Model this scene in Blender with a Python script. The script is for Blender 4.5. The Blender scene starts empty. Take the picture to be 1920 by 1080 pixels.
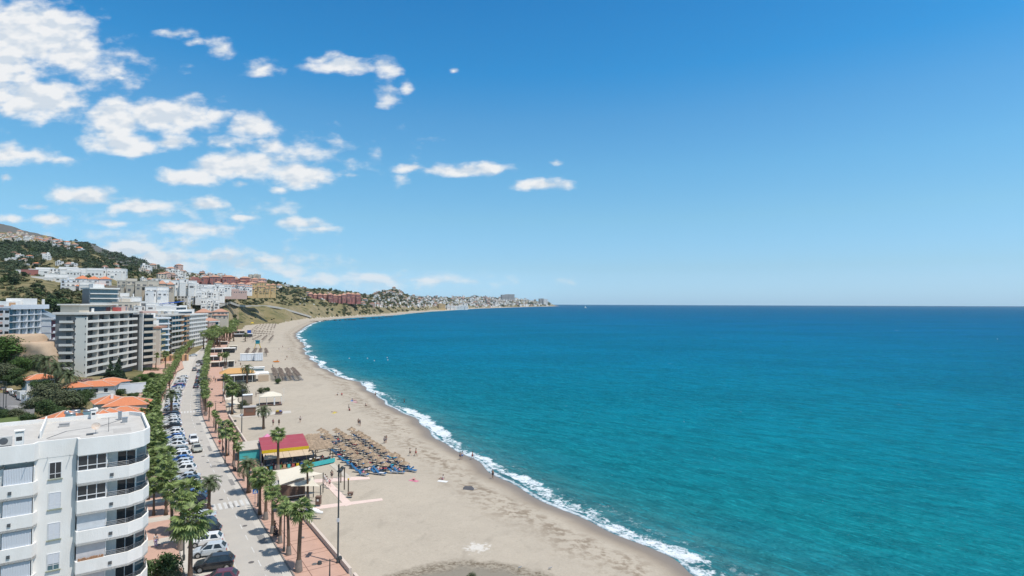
import bpy, bmesh, math, random
import numpy as np
from mathutils import Vector, Matrix, Euler
R = math.radians
SC = bpy.context.scene
COL = SC.collection
# ------------------------------------------------------------------ camera
F = 1080.0
EYE = Vector((0, 0, 34.0))
CR = Euler((R(90) + math.atan(28 / F), 0, 0)).to_matrix() @ Euler((0, 0, R(0.2))).to_matrix()
cam = bpy.data.cameras.new("camera"); cam.lens = 36 * F / 1920; cam.sensor_width = 36
cam.clip_start = 0.5; cam.clip_end = 60000
camo = bpy.data.objects.new("camera", cam); COL.objects.link(camo)
camo.matrix_world = Matrix.Translation(EYE) @ CR.to_4x4()
SC.camera = camo
SC.view_settings.view_transform = 'Standard'; SC.view_settings.look = 'None'
SC.view_settings.exposure = 0.0; SC.view_settings.gamma = 1
SC.render.resolution_x = 1024; SC.render.resolution_y = 576
SC.cycles.max_bounces = 5; SC.cycles.diffuse_bounces = 3; SC.cycles.glossy_bounces = 2; SC.cycles.transparent_max_bounces = 6
# ------------------------------------------------------------------ world
SUN_EL, SUN_AZ = R(66), math.atan2(0.90, -0.43)
def nd(nt, t, **k):
    n = nt.nodes.new(t)
    for a, b in k.items():
        if a == 'i':
            for q, v in b.items(): n.inputs[q].default_value = v
        else: setattr(n, a, b)
    return n
def mth(nt, op, a, b=None, c=None, clamp=False):
    n = nt.nodes.new('ShaderNodeMath'); n.operation = op; n.use_clamp = clamp
    for i, v in enumerate((a, b, c)):
        if v is None: continue
        if isinstance(v, (int, float)): n.inputs[i].default_value = v
        else: nt.links.new(v, n.inputs[i])
    return n.outputs[0]
def vmt(nt, op, a, b=None, out=0):
    n = nt.nodes.new('ShaderNodeVectorMath'); n.operation = op
    for i, v in enumerate((a, b)):
        if v is None: continue
        if isinstance(v, (tuple, list)): n.inputs[i].default_value = v
        else: nt.links.new(v, n.inputs[i])
    return n.outputs[out]
def mixc(nt, fac, a, b, mode='MIX'):
    n = nt.nodes.new('ShaderNodeMix'); n.data_type = 'RGBA'; n.blend_type = mode
    for s, v in ((0, fac), (6, a), (7, b)):
        if isinstance(v, (int, float)): n.inputs[s].default_value = v
        elif isinstance(v, (tuple, list)): n.inputs[s].default_value = (*v[:3], 1)
        else: nt.links.new(v, n.inputs[s])
    return n.outputs[2]
def mrange(nt, v, a, b, c=0.0, d=1.0, smooth=False):
    n = nt.nodes.new('ShaderNodeMapRange'); n.interpolation_type = 'SMOOTHSTEP' if smooth else 'LINEAR'
    nt.links.new(v, n.inputs[0])
    for i, q in enumerate((a, b, c, d)): n.inputs[i + 1].default_value = q
    return n.outputs[0]
def ramp(nt, v, stops):
    n = nt.nodes.new('ShaderNodeValToRGB'); nt.links.new(v, n.inputs[0])
    e = n.color_ramp.elements
    while len(e) < len(stops): e.new(0.5)
    for k, (p, c) in zip(e, stops): k.position = p; k.color = (*c[:3], 1)
    return n.outputs[0]
def lin(r, g, b):
    return tuple(((c / 255 / 12.92) if c / 255 <= .04045 else ((c / 255 + .055) / 1.055) ** 2.4) for c in (r, g, b))
# cloud puffs: direction of the middle (photo degrees from the view axis, given as px), half sizes, weight
CLOUDS = [(40,60,160,80,1.6),(-60,90,160,140,1.6),(120,100,85,48,1.25),(60,190,110,46,1.5),(-20,175,90,60,1.1),(25,290,105,24,.95),(100,300,50,12,.7),
 (215,225,65,56,1.4),(300,215,135,40,1.35),(235,268,100,28,1.25),(320,262,60,20,.95),(470,232,64,28,1.2),(410,265,30,14,.7),(390,215,40,24,.95),
 (350,328,70,22,1),(450,312,125,34,1.35),(560,325,82,30,1.3),(500,275,50,18,.8),(345,335,70,18,.95),(445,347,22,8,.8),(520,354,18,8,.7),
 (150,367,80,22,1.05),(260,388,90,15,1),(380,385,62,18,.95),(95,416,48,15,1),(60,392,30,9,.75),(450,407,32,9,.85),(220,418,60,12,.7),(350,430,105,18,1),
 (575,420,75,16,.9),(600,432,60,14,.85),(240,468,90,22,1.1),(300,485,80,20,1),(400,482,80,20,.9),(450,495,70,16,.85),(500,488,50,12,.7),
 (640,122,88,20,1.2),(720,122,40,22,1),(722,175,28,28,.9),(757,158,16,20,.75),(600,112,40,16,.8),(490,124,45,22,.95),(400,88,38,20,.9),(320,60,50,14,.85),(360,80,30,10,.6),(215,145,30,8,.6),
 (860,315,100,14,1),(770,313,50,9,.8),(910,310,50,14,.95),(1020,343,72,17,1.1),(850,130,10,8,.7),(1040,304,14,8,.7),(5,335,22,10,.8),(20,415,40,12,.7),
 (700,520,80,14,.7),(800,524,90,11,.7),(880,530,60,9,.6),(600,525,90,20,.7),(540,510,70,14,.6),(660,325,22,7,.6),(420,500,260,34,.52),(760,528,240,18,.45),(250,455,160,30,.45),(180,120,110,60,.5),(560,290,160,40,.35),(330,400,200,26,.35)]
w = bpy.data.worlds.new("World"); SC.world = w; w.use_nodes = True
nt = w.node_tree; nt.nodes.clear()
tc = nd(nt, 'ShaderNodeTexCoord'); dr = tc.outputs['Generated']
sep = nd(nt, 'ShaderNodeSeparateXYZ'); nt.links.new(dr, sep.inputs[0])
zc = mth(nt, 'MAXIMUM', sep.outputs[2], 0.004)
cmb = nd(nt, 'ShaderNodeCombineXYZ')
nt.links.new(sep.outputs[0], cmb.inputs[0]); nt.links.new(sep.outputs[1], cmb.inputs[1]); nt.links.new(zc, cmb.inputs[2])
sky = nd(nt, 'ShaderNodeTexSky', sky_type='NISHITA', sun_disc=False, sun_elevation=SUN_EL, sun_rotation=SUN_AZ, altitude=0, air_density=1.0, dust_density=0.4, ozone_density=2.0)
nt.links.new(vmt(nt, 'NORMALIZE', cmb.outputs[0]), sky.inputs[0])
skyc = sky.outputs[0]
SKYTINT = [(0.0, (.34, .58, 1.0)), (.06, (.33, .51, .68)), (.142, (.35, .57, .63)), (.222, (.30, .60, .67)), (.3, (.23, .575, .69)), (.372, (.10, .535, .72)), (.47, (.07, .49, .70)), (.62, (.62, .62, .55)), (1, (.74, .66, .56))]
tint = ramp(nt, mrange(nt, zc, 0, 1), SKYTINT)
skyc = mixc(nt, 1.0, mixc(nt, 1.0, skyc, tint, 'MULTIPLY'), (1.50, 1.48, 1.50), 'MULTIPLY')
# cloud field in direction space (x/y, z/y) of the half-sky ahead
yy = mth(nt, 'MAXIMUM', sep.outputs[1], 0.05)
cx = mth(nt, 'DIVIDE', sep.outputs[0], yy); cz = mth(nt, 'DIVIDE', sep.outputs[2], yy)
cv = nd(nt, 'ShaderNodeCombineXYZ'); nt.links.new(cx, cv.inputs[0]); nt.links.new(cz, cv.inputs[1])
wn = nd(nt, 'ShaderNodeTexNoise', i={'Scale': 7.0, 'Detail': 5.0, 'Roughness': .6})
sc_ = nd(nt, 'ShaderNodeMapping'); sc_.inputs['Scale'].default_value = (1, 1.9, 1); nt.links.new(cv.outputs[0], sc_.inputs[0])
nt.links.new(sc_.outputs[0], wn.inputs['Vector'])
warp = vmt(nt, 'MULTIPLY', vmt(nt, 'SUBTRACT', wn.outputs['Color'], (.5, .5, .5)), (.05, .03, 0))
cvw = vmt(nt, 'ADD', cv.outputs[0], warp)
acc = None; accs = None
for (px, py, rx, ry, wt) in CLOUDS:
    d = vmt(nt, 'MULTIPLY', vmt(nt, 'SUBTRACT', cvw, ((px - 960) / F, (568 - py) / F, 0)), (F / rx, F / ry, 0))
    q = mth(nt, 'MULTIPLY_ADD', vmt(nt, 'LENGTH', d, out=1), -wt, wt)
    acc = q if acc is None else mth(nt, 'MAXIMUM', acc, q)
def fbm(off, s=22.0, det=8.0):
    m = nd(nt, 'ShaderNodeMapping'); m.inputs['Scale'].default_value = (1, 1.8, 1); m.inputs['Location'].default_value = off
    nt.links.new(cv.outputs[0], m.inputs[0])
    n = nd(nt, 'ShaderNodeTexNoise', i={'Scale': s, 'Detail': det, 'Roughness': .53}); nt.links.new(m.outputs[0], n.inputs['Vector'])
    return n.outputs[0]
n1 = fbm((0, 0, 0)); s1 = fbm((0, 0, 0), 22.0, 2.5); s2 = fbm((.006, .022, 0), 22.0, 2.5); n3 = fbm((0, 0, 3), 9)
dens = mth(nt, 'ADD', mth(nt, 'MULTIPLY_ADD', mth(nt, 'SUBTRACT', n1, .5), 1.9, acc), mth(nt, 'MULTIPLY', mth(nt, 'SUBTRACT', n3, .5), 1.0))
alpha = mrange(nt, dens, -.04, .80, 0, 1, True)
lit = mth(nt, 'MULTIPLY_ADD', mth(nt, 'SUBTRACT', s1, s2), 1.5, .93)
lit = mth(nt, 'ADD', lit, mth(nt, 'MULTIPLY', mrange(nt, dens, .6, 1.8), -.07))
lit = mth(nt, 'MINIMUM', mth(nt, 'MAXIMUM', lit, .74), 1.0)
lowf = mrange(nt, cz, 0, .2, .80, 1.0)
CLD = 6.2
cc = mixc(nt, 1.0, mixc(nt, mrange(nt, lit, .70, 1), (.70, .78, .87), (1.0, 1.0, 1.0)), (CLD, CLD, CLD), 'MULTIPLY')
ahead = mrange(nt, sep.outputs[1], .02, .1)
a2 = mth(nt, 'MULTIPLY', mth(nt, 'MULTIPLY', alpha, mth(nt, 'MULTIPLY', lowf, .95)), ahead)
final = mixc(nt, a2, skyc, cc)
bg = nd(nt, 'ShaderNodeBackground', i={'Strength': 0.15}); nt.links.new(final, bg.inputs[0])
ow = nd(nt, 'ShaderNodeOutputWorld'); nt.links.new(bg.outputs[0], ow.inputs[0])
# ------------------------------------------------------------------ sun
sl = bpy.data.lights.new("sun", 'SUN'); sl.energy = 4.5; sl.angle = R(.55); sl.color = (1, .955, .89)
so = bpy.data.objects.new("sun", sl); COL.objects.link(so)
sd = Vector((math.sin(SUN_AZ) * math.cos(SUN_EL), math.cos(SUN_AZ) * math.cos(SUN_EL), math.sin(SUN_EL)))
so.rotation_euler = sd.to_track_quat('Z', 'Y').to_euler(); so.location = (60, -40, 120)
# ------------------------------------------------------------------ geometry helpers
def ray(px, py): return CR @ Vector(((px - 960) / F, -(py - 540) / F, -1))
def G(px, py, z=2.0):
    d = ray(px, py); t = (z - EYE.z) / d.z; return EYE + d * t
def W(px, py, Y):
    d = ray(px, py); return EYE + d * (Y / d.y)
def PXof(p):
    v = CR.transposed() @ (Vector(p) - EYE); return 960 - v.x / v.z * F, 540 + v.y / v.z * F
ONES = "first second third fourth fifth sixth seventh eighth ninth tenth eleventh twelfth thirteenth fourteenth fifteenth sixteenth seventeenth eighteenth nineteenth".split()
TENS = {2: "twent", 3: "thirt", 4: "fort", 5: "fift", 6: "sixt", 7: "sevent", 8: "eight", 9: "ninet"}
def nth(i):
    i += 1
    if i < 20: return ONES[i - 1]
    h = ''
    if i >= 100: h = 'hundred-' if i < 200 else 'two-hundred-'; i %= 100
    if i == 0: return h + 'th'
    if i < 20: return h + ONES[i - 1]
    return h + (TENS[i // 10] + 'ieth' if i % 10 == 0 else TENS[i // 10] + 'y-' + ONES[i % 10 - 1])
def tag(o, label=None, cat=None, group=None, kind=None, category=None):
    cat = cat or category
    if label: o['label'] = label
    if cat: o['category'] = cat
    if group: o['group'] = group
    if kind: o['kind'] = kind
    return o
def thing(name, loc, label, cat, group=None, rz=0.0, s=1.0):
    o = bpy.data.objects.new(name, None); COL.objects.link(o); o.location = loc; o.rotation_euler = (0, 0, rz)
    o.scale = (s, s, s) if isinstance(s, (int, float)) else s
    o.empty_display_size = .3
    return tag(o, label, cat, group)
def copy_tree(o, parent=None):
    c = o.copy(); COL.objects.link(c); c.parent = parent
    if parent is not None: c.matrix_parent_inverse = o.matrix_parent_inverse
    for ch in list(o.children): copy_tree(ch, c)
    return c
def dup(o, loc, rz=0.0, label=None, s=1.0, group=None):
    c = copy_tree(o); c.location = loc; c.rotation_euler = (0, 0, rz); c.scale = (s, s, s) if isinstance(s, (int, float)) else s
    if label: c['label'] = label
    if group: c['group'] = group
    return c
def kill(o):
    for ch in list(o.children): kill(ch)
    bpy.data.objects.remove(o)
class MB:
    def __init__(s): s.v = []; s.f = []; s.m = []
    def add(s, vs, fs, mi=0):
        b = len(s.v); s.v.extend([tuple(p) for p in vs]); s.f.extend([tuple(b + i for i in f) for f in fs]); s.m.extend([mi] * len(fs)); return s
    def quad(s, a, b, c, d, mi=0): return s.add([a, b, c, d], [(0, 1, 2, 3)], mi)
    def box(s, x0, x1, y0, y1, z0, z1, mi=0):
        return s.add([(x0, y0, z0), (x1, y0, z0), (x1, y1, z0), (x0, y1, z0), (x0, y0, z1), (x1, y0, z1), (x1, y1, z1), (x0, y1, z1)],
                     [(0, 3, 2, 1), (4, 5, 6, 7), (0, 1, 5, 4), (1, 2, 6, 5), (2, 3, 7, 6), (3, 0, 4, 7)], mi)
    def obox(s, c, sz, rz=0.0, mi=0):
        ca, sa = math.cos(rz), math.sin(rz); hx, hy, h = sz[0] / 2, sz[1] / 2, sz[2]; vs = []
        for z in (0, h):
            for (x, y) in ((-hx, -hy), (hx, -hy), (hx, hy), (-hx, hy)):
                vs.append((c[0] + x * ca - y * sa, c[1] + x * sa + y * ca, c[2] + z))
        return s.add(vs, [(0, 3, 2, 1), (4, 5, 6, 7), (0, 1, 5, 4), (1, 2, 6, 5), (2, 3, 7, 6), (3, 0, 4, 7)], mi)
    def prism(s, poly, z0, z1, mi=0):
        n = len(poly); z0 = [z0] * n if isinstance(z0, (int, float)) else z0; z1 = [z1] * n if isinstance(z1, (int, float)) else z1
        ar = sum(poly[i][0] * poly[(i + 1) % n][1] - poly[(i + 1) % n][0] * poly[i][1] for i in range(n))
        if ar < 0: poly = poly[::-1]; z0 = z0[::-1]; z1 = z1[::-1]
        vs = [(p[0], p[1], a) for p, a in zip(poly, z0)] + [(p[0], p[1], a) for p, a in zip(poly, z1)]
        return s.add(vs, [tuple(range(n - 1, -1, -1)), tuple(range(n, 2 * n))] + [(i, (i + 1) % n, n + (i + 1) % n, n + i) for i in range(n)], mi)
    def tube(s, pts, rad, n=6, mi=0, cap=True):
        pts = [Vector(p) for p in pts]; rad = [rad] * len(pts) if isinstance(rad, (int, float)) else rad
        vs = []; fs = []
        for i, p in enumerate(pts):
            d = (pts[min(i + 1, len(pts) - 1)] - pts[max(i - 1, 0)]).normalized()
            a = d.cross(Vector((0, 0, 1))) if abs(d.z) < .95 else d.cross(Vector((1, 0, 0))); a.normalize(); b = d.cross(a)
            for k in range(n):
                t = 2 * math.pi * k / n; vs.append(p + (a * math.cos(t) + b * math.sin(t)) * rad[i])
        for i in range(len(pts) - 1):
            for k in range(n): fs.append((i * n + k, (i + 1) * n + k, (i + 1) * n + (k + 1) % n, i * n + (k + 1) % n))
        if cap: fs.append(tuple(range(n))); fs.append(tuple(range((len(pts) - 1) * n + n - 1, (len(pts) - 1) * n - 1, -1)))
        return s.add(vs, fs, mi)
    def lathe(s, c, prof, n=16, mi=0):
        vs = []; fs = []
        for (r, z) in prof:
            for k in range(n): t = 2 * math.pi * k / n; vs.append((c[0] + r * math.cos(t), c[1] + r * math.sin(t), c[2] + z))
        for i in range(len(prof) - 1):
            for k in range(n): fs.append((i * n + k, i * n + (k + 1) % n, (i + 1) * n + (k + 1) % n, (i + 1) * n + k))
        return s.add(vs, fs, mi)
    def mesh(s, name, mats, smooth=False):
        me = bpy.data.meshes.new(name); me.from_pydata(s.v, [], s.f)
        for m in (mats if isinstance(mats, (list, tuple)) else [mats]): me.materials.append(m)
        if any(s.m): me.polygons.foreach_set('material_index', s.m)
        if smooth: me.polygons.foreach_set('use_smooth', [True] * len(me.polygons))
        me.update(); return me
    def build(s, name, mats, parent=None, smooth=False, **kw):
        o = bpy.data.objects.new(name, s.mesh(name, mats, smooth)); COL.objects.link(o)
        if parent is not None: o.parent = parent
        if kw: tag(o, **kw)
        return o
def from_np(name, V, Fc, mats, smooth=False, mi=None):
    me = bpy.data.meshes.new(name); me.vertices.add(len(V)); me.vertices.foreach_set('co', np.asarray(V, np.float32).ravel())
    k = Fc.shape[1]; me.loops.add(Fc.size); me.loops.foreach_set('vertex_index', Fc.astype(np.int32).ravel())
    me.polygons.add(len(Fc)); me.polygons.foreach_set('loop_start', np.arange(0, Fc.size, k, dtype=np.int32))
    for m in (mats if isinstance(mats, (list, tuple)) else [mats]): me.materials.append(m)
    if mi is not None: me.polygons.foreach_set('material_index', np.asarray(mi, np.int32))
    me.update(calc_edges=True); me.validate()
    if smooth: me.polygons.foreach_set('use_smooth', np.ones(len(Fc), bool))
    return me
def link(name, me, parent=None, **kw):
    o = bpy.data.objects.new(name, me); COL.objects.link(o); o.parent = parent
    if kw: tag(o, **kw)
    return o
# ------------------------------------------------------------------ materials
MC = {}
def mat(name, col, rough=.8, col2=None, scale=3.0, amt=.5, bump=0.0, bscale=None, spec=.3, metal=0.0, world=False, island=0.0, trans=0.0, detail=4.0, stretch=None, objrand=0.0):
    if name in MC: return MC[name]
    m = bpy.data.materials.new(name); m.use_nodes = True; t = m.node_tree; t.nodes.clear()
    bs = nd(t, 'ShaderNodeBsdfPrincipled', i={'Roughness': rough, 'Specular IOR Level': spec, 'Metallic': metal})
    out = nd(t, 'ShaderNodeOutputMaterial')
    if world: vec = nd(t, 'ShaderNodeNewGeometry').outputs['Position']
    else: vec = nd(t, 'ShaderNodeTexCoord').outputs['Object']
    if stretch: vec = vmt(t, 'MULTIPLY', vec, stretch)
    nz = nd(t, 'ShaderNodeTexNoise', i={'Scale': scale, 'Detail': detail, 'Roughness': .6}); t.links.new(vec, nz.inputs['Vector'])
    if col2 is None: col2 = tuple(c * .82 for c in col)
    c = mixc(t, mrange(t, nz.outputs[0], .5 - amt * .5, .5 + amt * .5), col, col2)
    if island or objrand:
        g = nd(t, 'ShaderNodeNewGeometry').outputs['Random Per Island'] if island else nd(t, 'ShaderNodeObjectInfo').outputs['Random']
        k = island or objrand
        f = mrange(t, g, 0, 1, 1 - k, 1 + k)
        n = nd(t, 'ShaderNodeCombineXYZ')
        for i in range(3): t.links.new(f, n.inputs[i])
        c = mixc(t, 1.0, c, n.outputs[0], 'MULTIPLY')
    t.links.new(c, bs.inputs['Base Color'])
    if bump:
        b = nd(t, 'ShaderNodeBump', i={'Strength': min(1, bump), 'Distance': .05 * max(1, bump)})
        nb = nd(t, 'ShaderNodeTexNoise', i={'Scale': bscale or scale * 6, 'Detail': 4.0}); t.links.new(vec, nb.inputs['Vector'])
        t.links.new(nb.outputs[0], b.inputs['Height']); t.links.new(b.outputs[0], bs.inputs['Normal'])
    if trans:
        tr = nd(t, 'ShaderNodeBsdfTranslucent'); t.links.new(c, tr.inputs[0]); mx = nd(t, 'ShaderNodeMixShader', i={0: trans})
        t.links.new(bs.outputs[0], mx.inputs[1]); t.links.new(tr.outputs[0], mx.inputs[2]); t.links.new(mx.outputs[0], out.inputs[0])
    else: t.links.new(bs.outputs[0], out.inputs[0])
    MC[name] = m; return m
# ================================================================== THE LIE OF THE LAND
YS = np.array([940, 1012, 1090], float)
# shoreline (water edge) as photographed, on the sea plane z = 0
SH_PX = [(1500,1170),(1395,1110),(1305,1079),(1262,1050),(1205,1022),(1150,1000),(1100,978),(1050,957),(1005,930),(965,909),(930,890),(900,872),(870,853),(840,837),(815,815),(790,797),(765,778),
         (735,762),(712,750),(699,738),(690,728),(668,716),(640,707),(615,696),(598,685),(584,674),(574,664),(570,655),(572,647),(563,639),(556,632),(556,625),(566,618),(574,612),(585,606.5),(600,602),(625,598.5),(660,596),(700,593.5),(740,591),
         (765,588),(785,586),(810,584),(830,583),(865,580.5),(900,578.5),(930,577.5),(960,576.5),(1000,575.2),(1030,574.6),(1044,574.2),(1050,573.8)]
SH = np.array([tuple(G(x, y, 0))[:2] for x, y in SH_PX]); SH = np.vstack([[SH[0,0]+60, -250.], [SH[0,0]+22, -20.], SH])
SH = SH[np.argsort(SH[:, 1])]
def shoreX(Y):
    return np.interp(Y, SH[:, 1], SH[:, 0]) + .9*np.sin(Y*.16)*np.clip(Y/200,0,1)*(np.asarray(Y)<900) + .5*np.sin(Y*.41+1)*(np.asarray(Y)<900)
def seg_dist(P, L):  # unsigned distance of points to polyline
    best = np.full(len(P), 1e9)
    for a, b in zip(L[:-1], L[1:]):
        d = b - a; t = np.clip(((P - a) @ d) / max(1e-9, d @ d), 0, 1); q = a + t[:, None] * d
        best = np.minimum(best, np.hypot(*(P - q).T))
    return best
# centre line of the seafront road
RLR = [(1075,444,548),(1020,423,514),(974.6,405,486),(917,384.6,453),(860,358,420),(803,343,388),(772,341,374),(738,347,372),(715,356,376),(693,361,380),(670,368,385),(650,382,396),(630,402,413),(616,424,433)]
RC0 = [tuple(((G(l, y, 2) + G(r, y, 2)) / 2))[:2] for y, l, r in RLR]
RC0 = [tuple(Vector(RC0[0]) * 2.0 - Vector(RC0[2]) * 1.0 + (Vector(RC0[0]) - Vector(RC0[1])) * .6), tuple(Vector(RC0[0]) * 2 - Vector(RC0[1]))] + RC0 + [(-420, 880)]
def spline(P, step):
    P = [Vector(p) for p in P]; out = []
    for i in range(len(P) - 1):
        p0 = P[max(i - 1, 0)]; p1 = P[i]; p2 = P[i + 1]; p3 = P[min(i + 2, len(P) - 1)]; n = max(2, int((p2 - p1).length / step))
        for k in range(n):
            t = k / n; out.append(.5 * (2 * p1 + (p2 - p0) * t + (2 * p0 - 5 * p1 + 4 * p2 - p3) * t * t + (3 * p1 - p0 - 3 * p2 + p3) * t ** 3))
    out.append(P[-1]); return out
_rc = spline(RC0, 1.5); RC = np.array([tuple(p) for p in _rc])
_ds = np.hypot(*(RC[1:] - RC[:-1]).T); RS = np.concatenate([[0], np.cumsum(_ds)])
S0 = np.interp(68.8, RC[:, 1], RS)  # s=0 where the road enters the photograph
RS = RS - S0
def rpt(s, off=0.0, z=2.0):
    """point beside the road: s metres along, off metres seaward of its centre"""
    x = np.interp(s, RS, RC[:, 0]); y = np.interp(s, RS, RC[:, 1]); x2 = np.interp(s + 2, RS, RC[:, 0]); y2 = np.interp(s + 2, RS, RC[:, 1])
    x1 = np.interp(s - 2, RS, RC[:, 0]); y1 = np.interp(s - 2, RS, RC[:, 1])
    d = Vector((x2 - x1, y2 - y1)).normalized(); return Vector((x + d.y * off, y - d.x * off, z))
def rdir(s):
    a = rpt(s + 1.5); b = rpt(s - 1.5); return math.atan2(a.y - b.y, a.x - b.x)
def s_of(px, py, z=2.0):
    p = G(px, py, z); d = np.hypot(RC[:, 0] - p.x, RC[:, 1] - p.y); i = int(np.argmin(d)); s = float(RS[i]); q = rpt(s)
    for _ in range(3): a = rdir(s); s += (p.x - q.x) * math.cos(a) + (p.y - q.y) * math.sin(a); q = rpt(s)
    a = rdir(s); off = (p.x - q.x) * math.sin(a) - (p.y - q.y) * math.cos(a); return s, off
RH = 2.65
def wall_off(s): return np.interp(s, [-40, 0, 22, 42, 80, 107, 132, 217, 400, 700], [8.7, 8.5, 8.3, 8.2, 8.9, 9.2, 10.0, 10.6, 13, 16])
# heights: columns of the picture -> ground height by distance
PROF = {
 -500: [(0,1.7),(90,2),(150,6),(220,20),(300,34),(400,60),(600,95),(900,150),(1200,240),(2500,560),(4000,560)],
 -200: [(0,1.7),(90,2),(150,4),(200,12),(250,22),(340,34),(400,52),(600,76),(900,128),(1200,210),(2500,450),(4000,450)],
 0:   [(0,1.7),(110,2),(150,3.2),(185,4),(215,12),(250,18.5),(320,29),(350,36),(385,48.5),(500,59),(600,64),(800,97),(1100,156),(1200,181),(1400,190),(2500,372),(4000,372)],
 60:  [(0,1.7),(110,2),(150,3),(190,4.5),(215,12),(250,17),(330,28),(355,36),(390,48.5),(480,52),(600,62),(800,95),(1100,150),(1200,170),(1400,175),(2500,330),(4000,330)],
 90:  [(0,1.7),(110,2),(150,3),(200,5),(240,10),(330,27),(390,41),(480,47),(600,61),(800,95),(1100,146),(1200,161),(1400,165),(2500,314),(4000,314)],
 125: [(0,1.7),(110,2),(150,2.5),(222,6.5),(300,13),(360,30),(400,36),(480,43),(600,60),(800,94),(1100,142),(1200,149),(1400,150),(2500,290),(4000,290)],
 160: [(0,1.7),(110,2),(150,2.0),(225,5.5),(300,13),(380,27),(480,43),(600,60),(800,92),(1050,133),(1200,136),(1400,138),(2500,290),(4000,290)],
 200: [(0,1.7),(110,1.8),(150,2.0),(250,4),(320,13),(400,28),(480,43),(600,58),(800,82),(1000,108),(1100,110),(1400,112),(2500,254),(4000,254)],
 250: [(0,1.7),(160,1.7),(280,3),(350,8),(430,30),(480,42),(600,53),(800,72),(1000,96),(1300,105),(2500,222),(4000,222)],
 300: [(0,1.7),(200,1.7),(360,2.2),(430,12),(520,36),(600,47),(750,60),(1000,82),(1300,103),(2000,125),(2500,190),(4000,190)],
 350: [(0,1.7),(200,1.7),(430,2.2),(540,14),(600,34),(700,43),(850,56),(1100,76),(1500,101),(2500,160),(4000,160)],
 400: [(0,1.7),(560,2.0),(650,6),(720,24),(760,32),(850,44),(1000,56),(1200,70),(1600,102),(2500,150),(4000,150)],
 375: [(0,1.7),(500,2.1),(590,9),(660,30),(730,39),(850,50),(1050,66),(1300,86),(1600,102),(2500,155),(4000,155)],
 425: [(0,1.7),(690,2.1),(760,8),(815,29),(870,36),(960,46),(1060,58),(1250,68),(1700,102),(2500,142),(4000,142)],
 475: [(0,1.7),(870,2.2),(922,15),(950,26),(985,27.5),(1040,40),(1090,52),(1300,63),(1900,104),(2600,136),(4000,136)],
 450: [(0,1.7),(800,2.2),(855,5),(910,27),(960,28),(1000,40),(1060,54),(1300,66),(1800,102),(2500,133),(4000,133)],
 500: [(0,1.7),(930,2.2),(985,25),(1040,27),(1090,42),(1130,52),(1300,60),(2000,107),(3000,140),(4500,140)],
 550: [(0,1.7),(1010,2.2),(1060,22),(1120,26),(1190,30),(1300,52),(1600,62),(2500,100),(4500,100)],
 600: [(0,1.7),(1160,2.0),(1215,24),(1280,30),(1400,38),(1600,58),(2500,90),(5000,90)],
 650: [(0,1.7),(1330,2.0),(1385,19),(1450,36),(1600,46),(2000,56),(2600,80),(5000,80)],
 690: [(0,1.7),(1420,2.0),(1480,16),(1540,24),(1800,38),(2400,58),(2800,70),(5000,70)],
 740: [(0,1.7),(1590,2.0),(1650,14),(1800,24),(2200,62),(2600,98),(2800,96),(3600,90),(6000,90)],
 780: [(0,1.7),(2050,2.0),(2150,18),(2500,34),(3000,58),(3500,64),(6000,80)],
 830: [(0,1.7),(2480,2.0),(2560,10),(3000,30),(3600,64),(6500,84)],
 900: [(0,1.7),(3600,2.0),(3750,14),(4200,36),(5200,88),(7000,90)],
 960: [(0,1.7),(4750,2.0),(4900,18),(5600,60),(6300,84),(8000,80)],
 1000:[(0,1.7),(5400,2.0),(5500,14),(6200,56),(8000,56)],
 1030:[(0,1.7),(5900,2.0),(6100,14),(6600,30),(8000,30)],
 1044:[(0,1.7),(6000,0.5),(6600,3),(8000,-4)],
 1060:[(0,1.7),(5000,1.7),(6000,0),(6600,-3),(8000,-4)]}
PK = sorted(PROF); PU = [(k - 960) / F for k in PK]
YG = np.concatenate([np.arange(-60, 420, 3.0), np.geomspace(420, 7600, 260)])
TAB = np.array([np.interp(YG, [a for a, b in PROF[k]], [b for a, b in PROF[k]]) for k in PK])  # cols x Y
rngn = np.random.default_rng(5)
def vnoise(x, y, seed=0):
    xi = np.floor(x).astype(int); yi = np.floor(y).astype(int); fx = x - xi; fy = y - yi; fx = fx*fx*(3-2*fx); fy = fy*fy*(3-2*fy)
    def h(a, b):
        n = (a * 374761393 + b * 668265263 + seed * 974711) & 0x7fffffff; n = ((n ^ (n >> 13)) * 1274126177) & 0x7fffffff; return (n ^ (n >> 16)) % 10007 / 10007.
    return (h(xi, yi)*(1-fx)+h(xi+1, yi)*fx)*(1-fy)+(h(xi, yi+1)*(1-fx)+h(xi+1, yi+1)*fx)*fy
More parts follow.
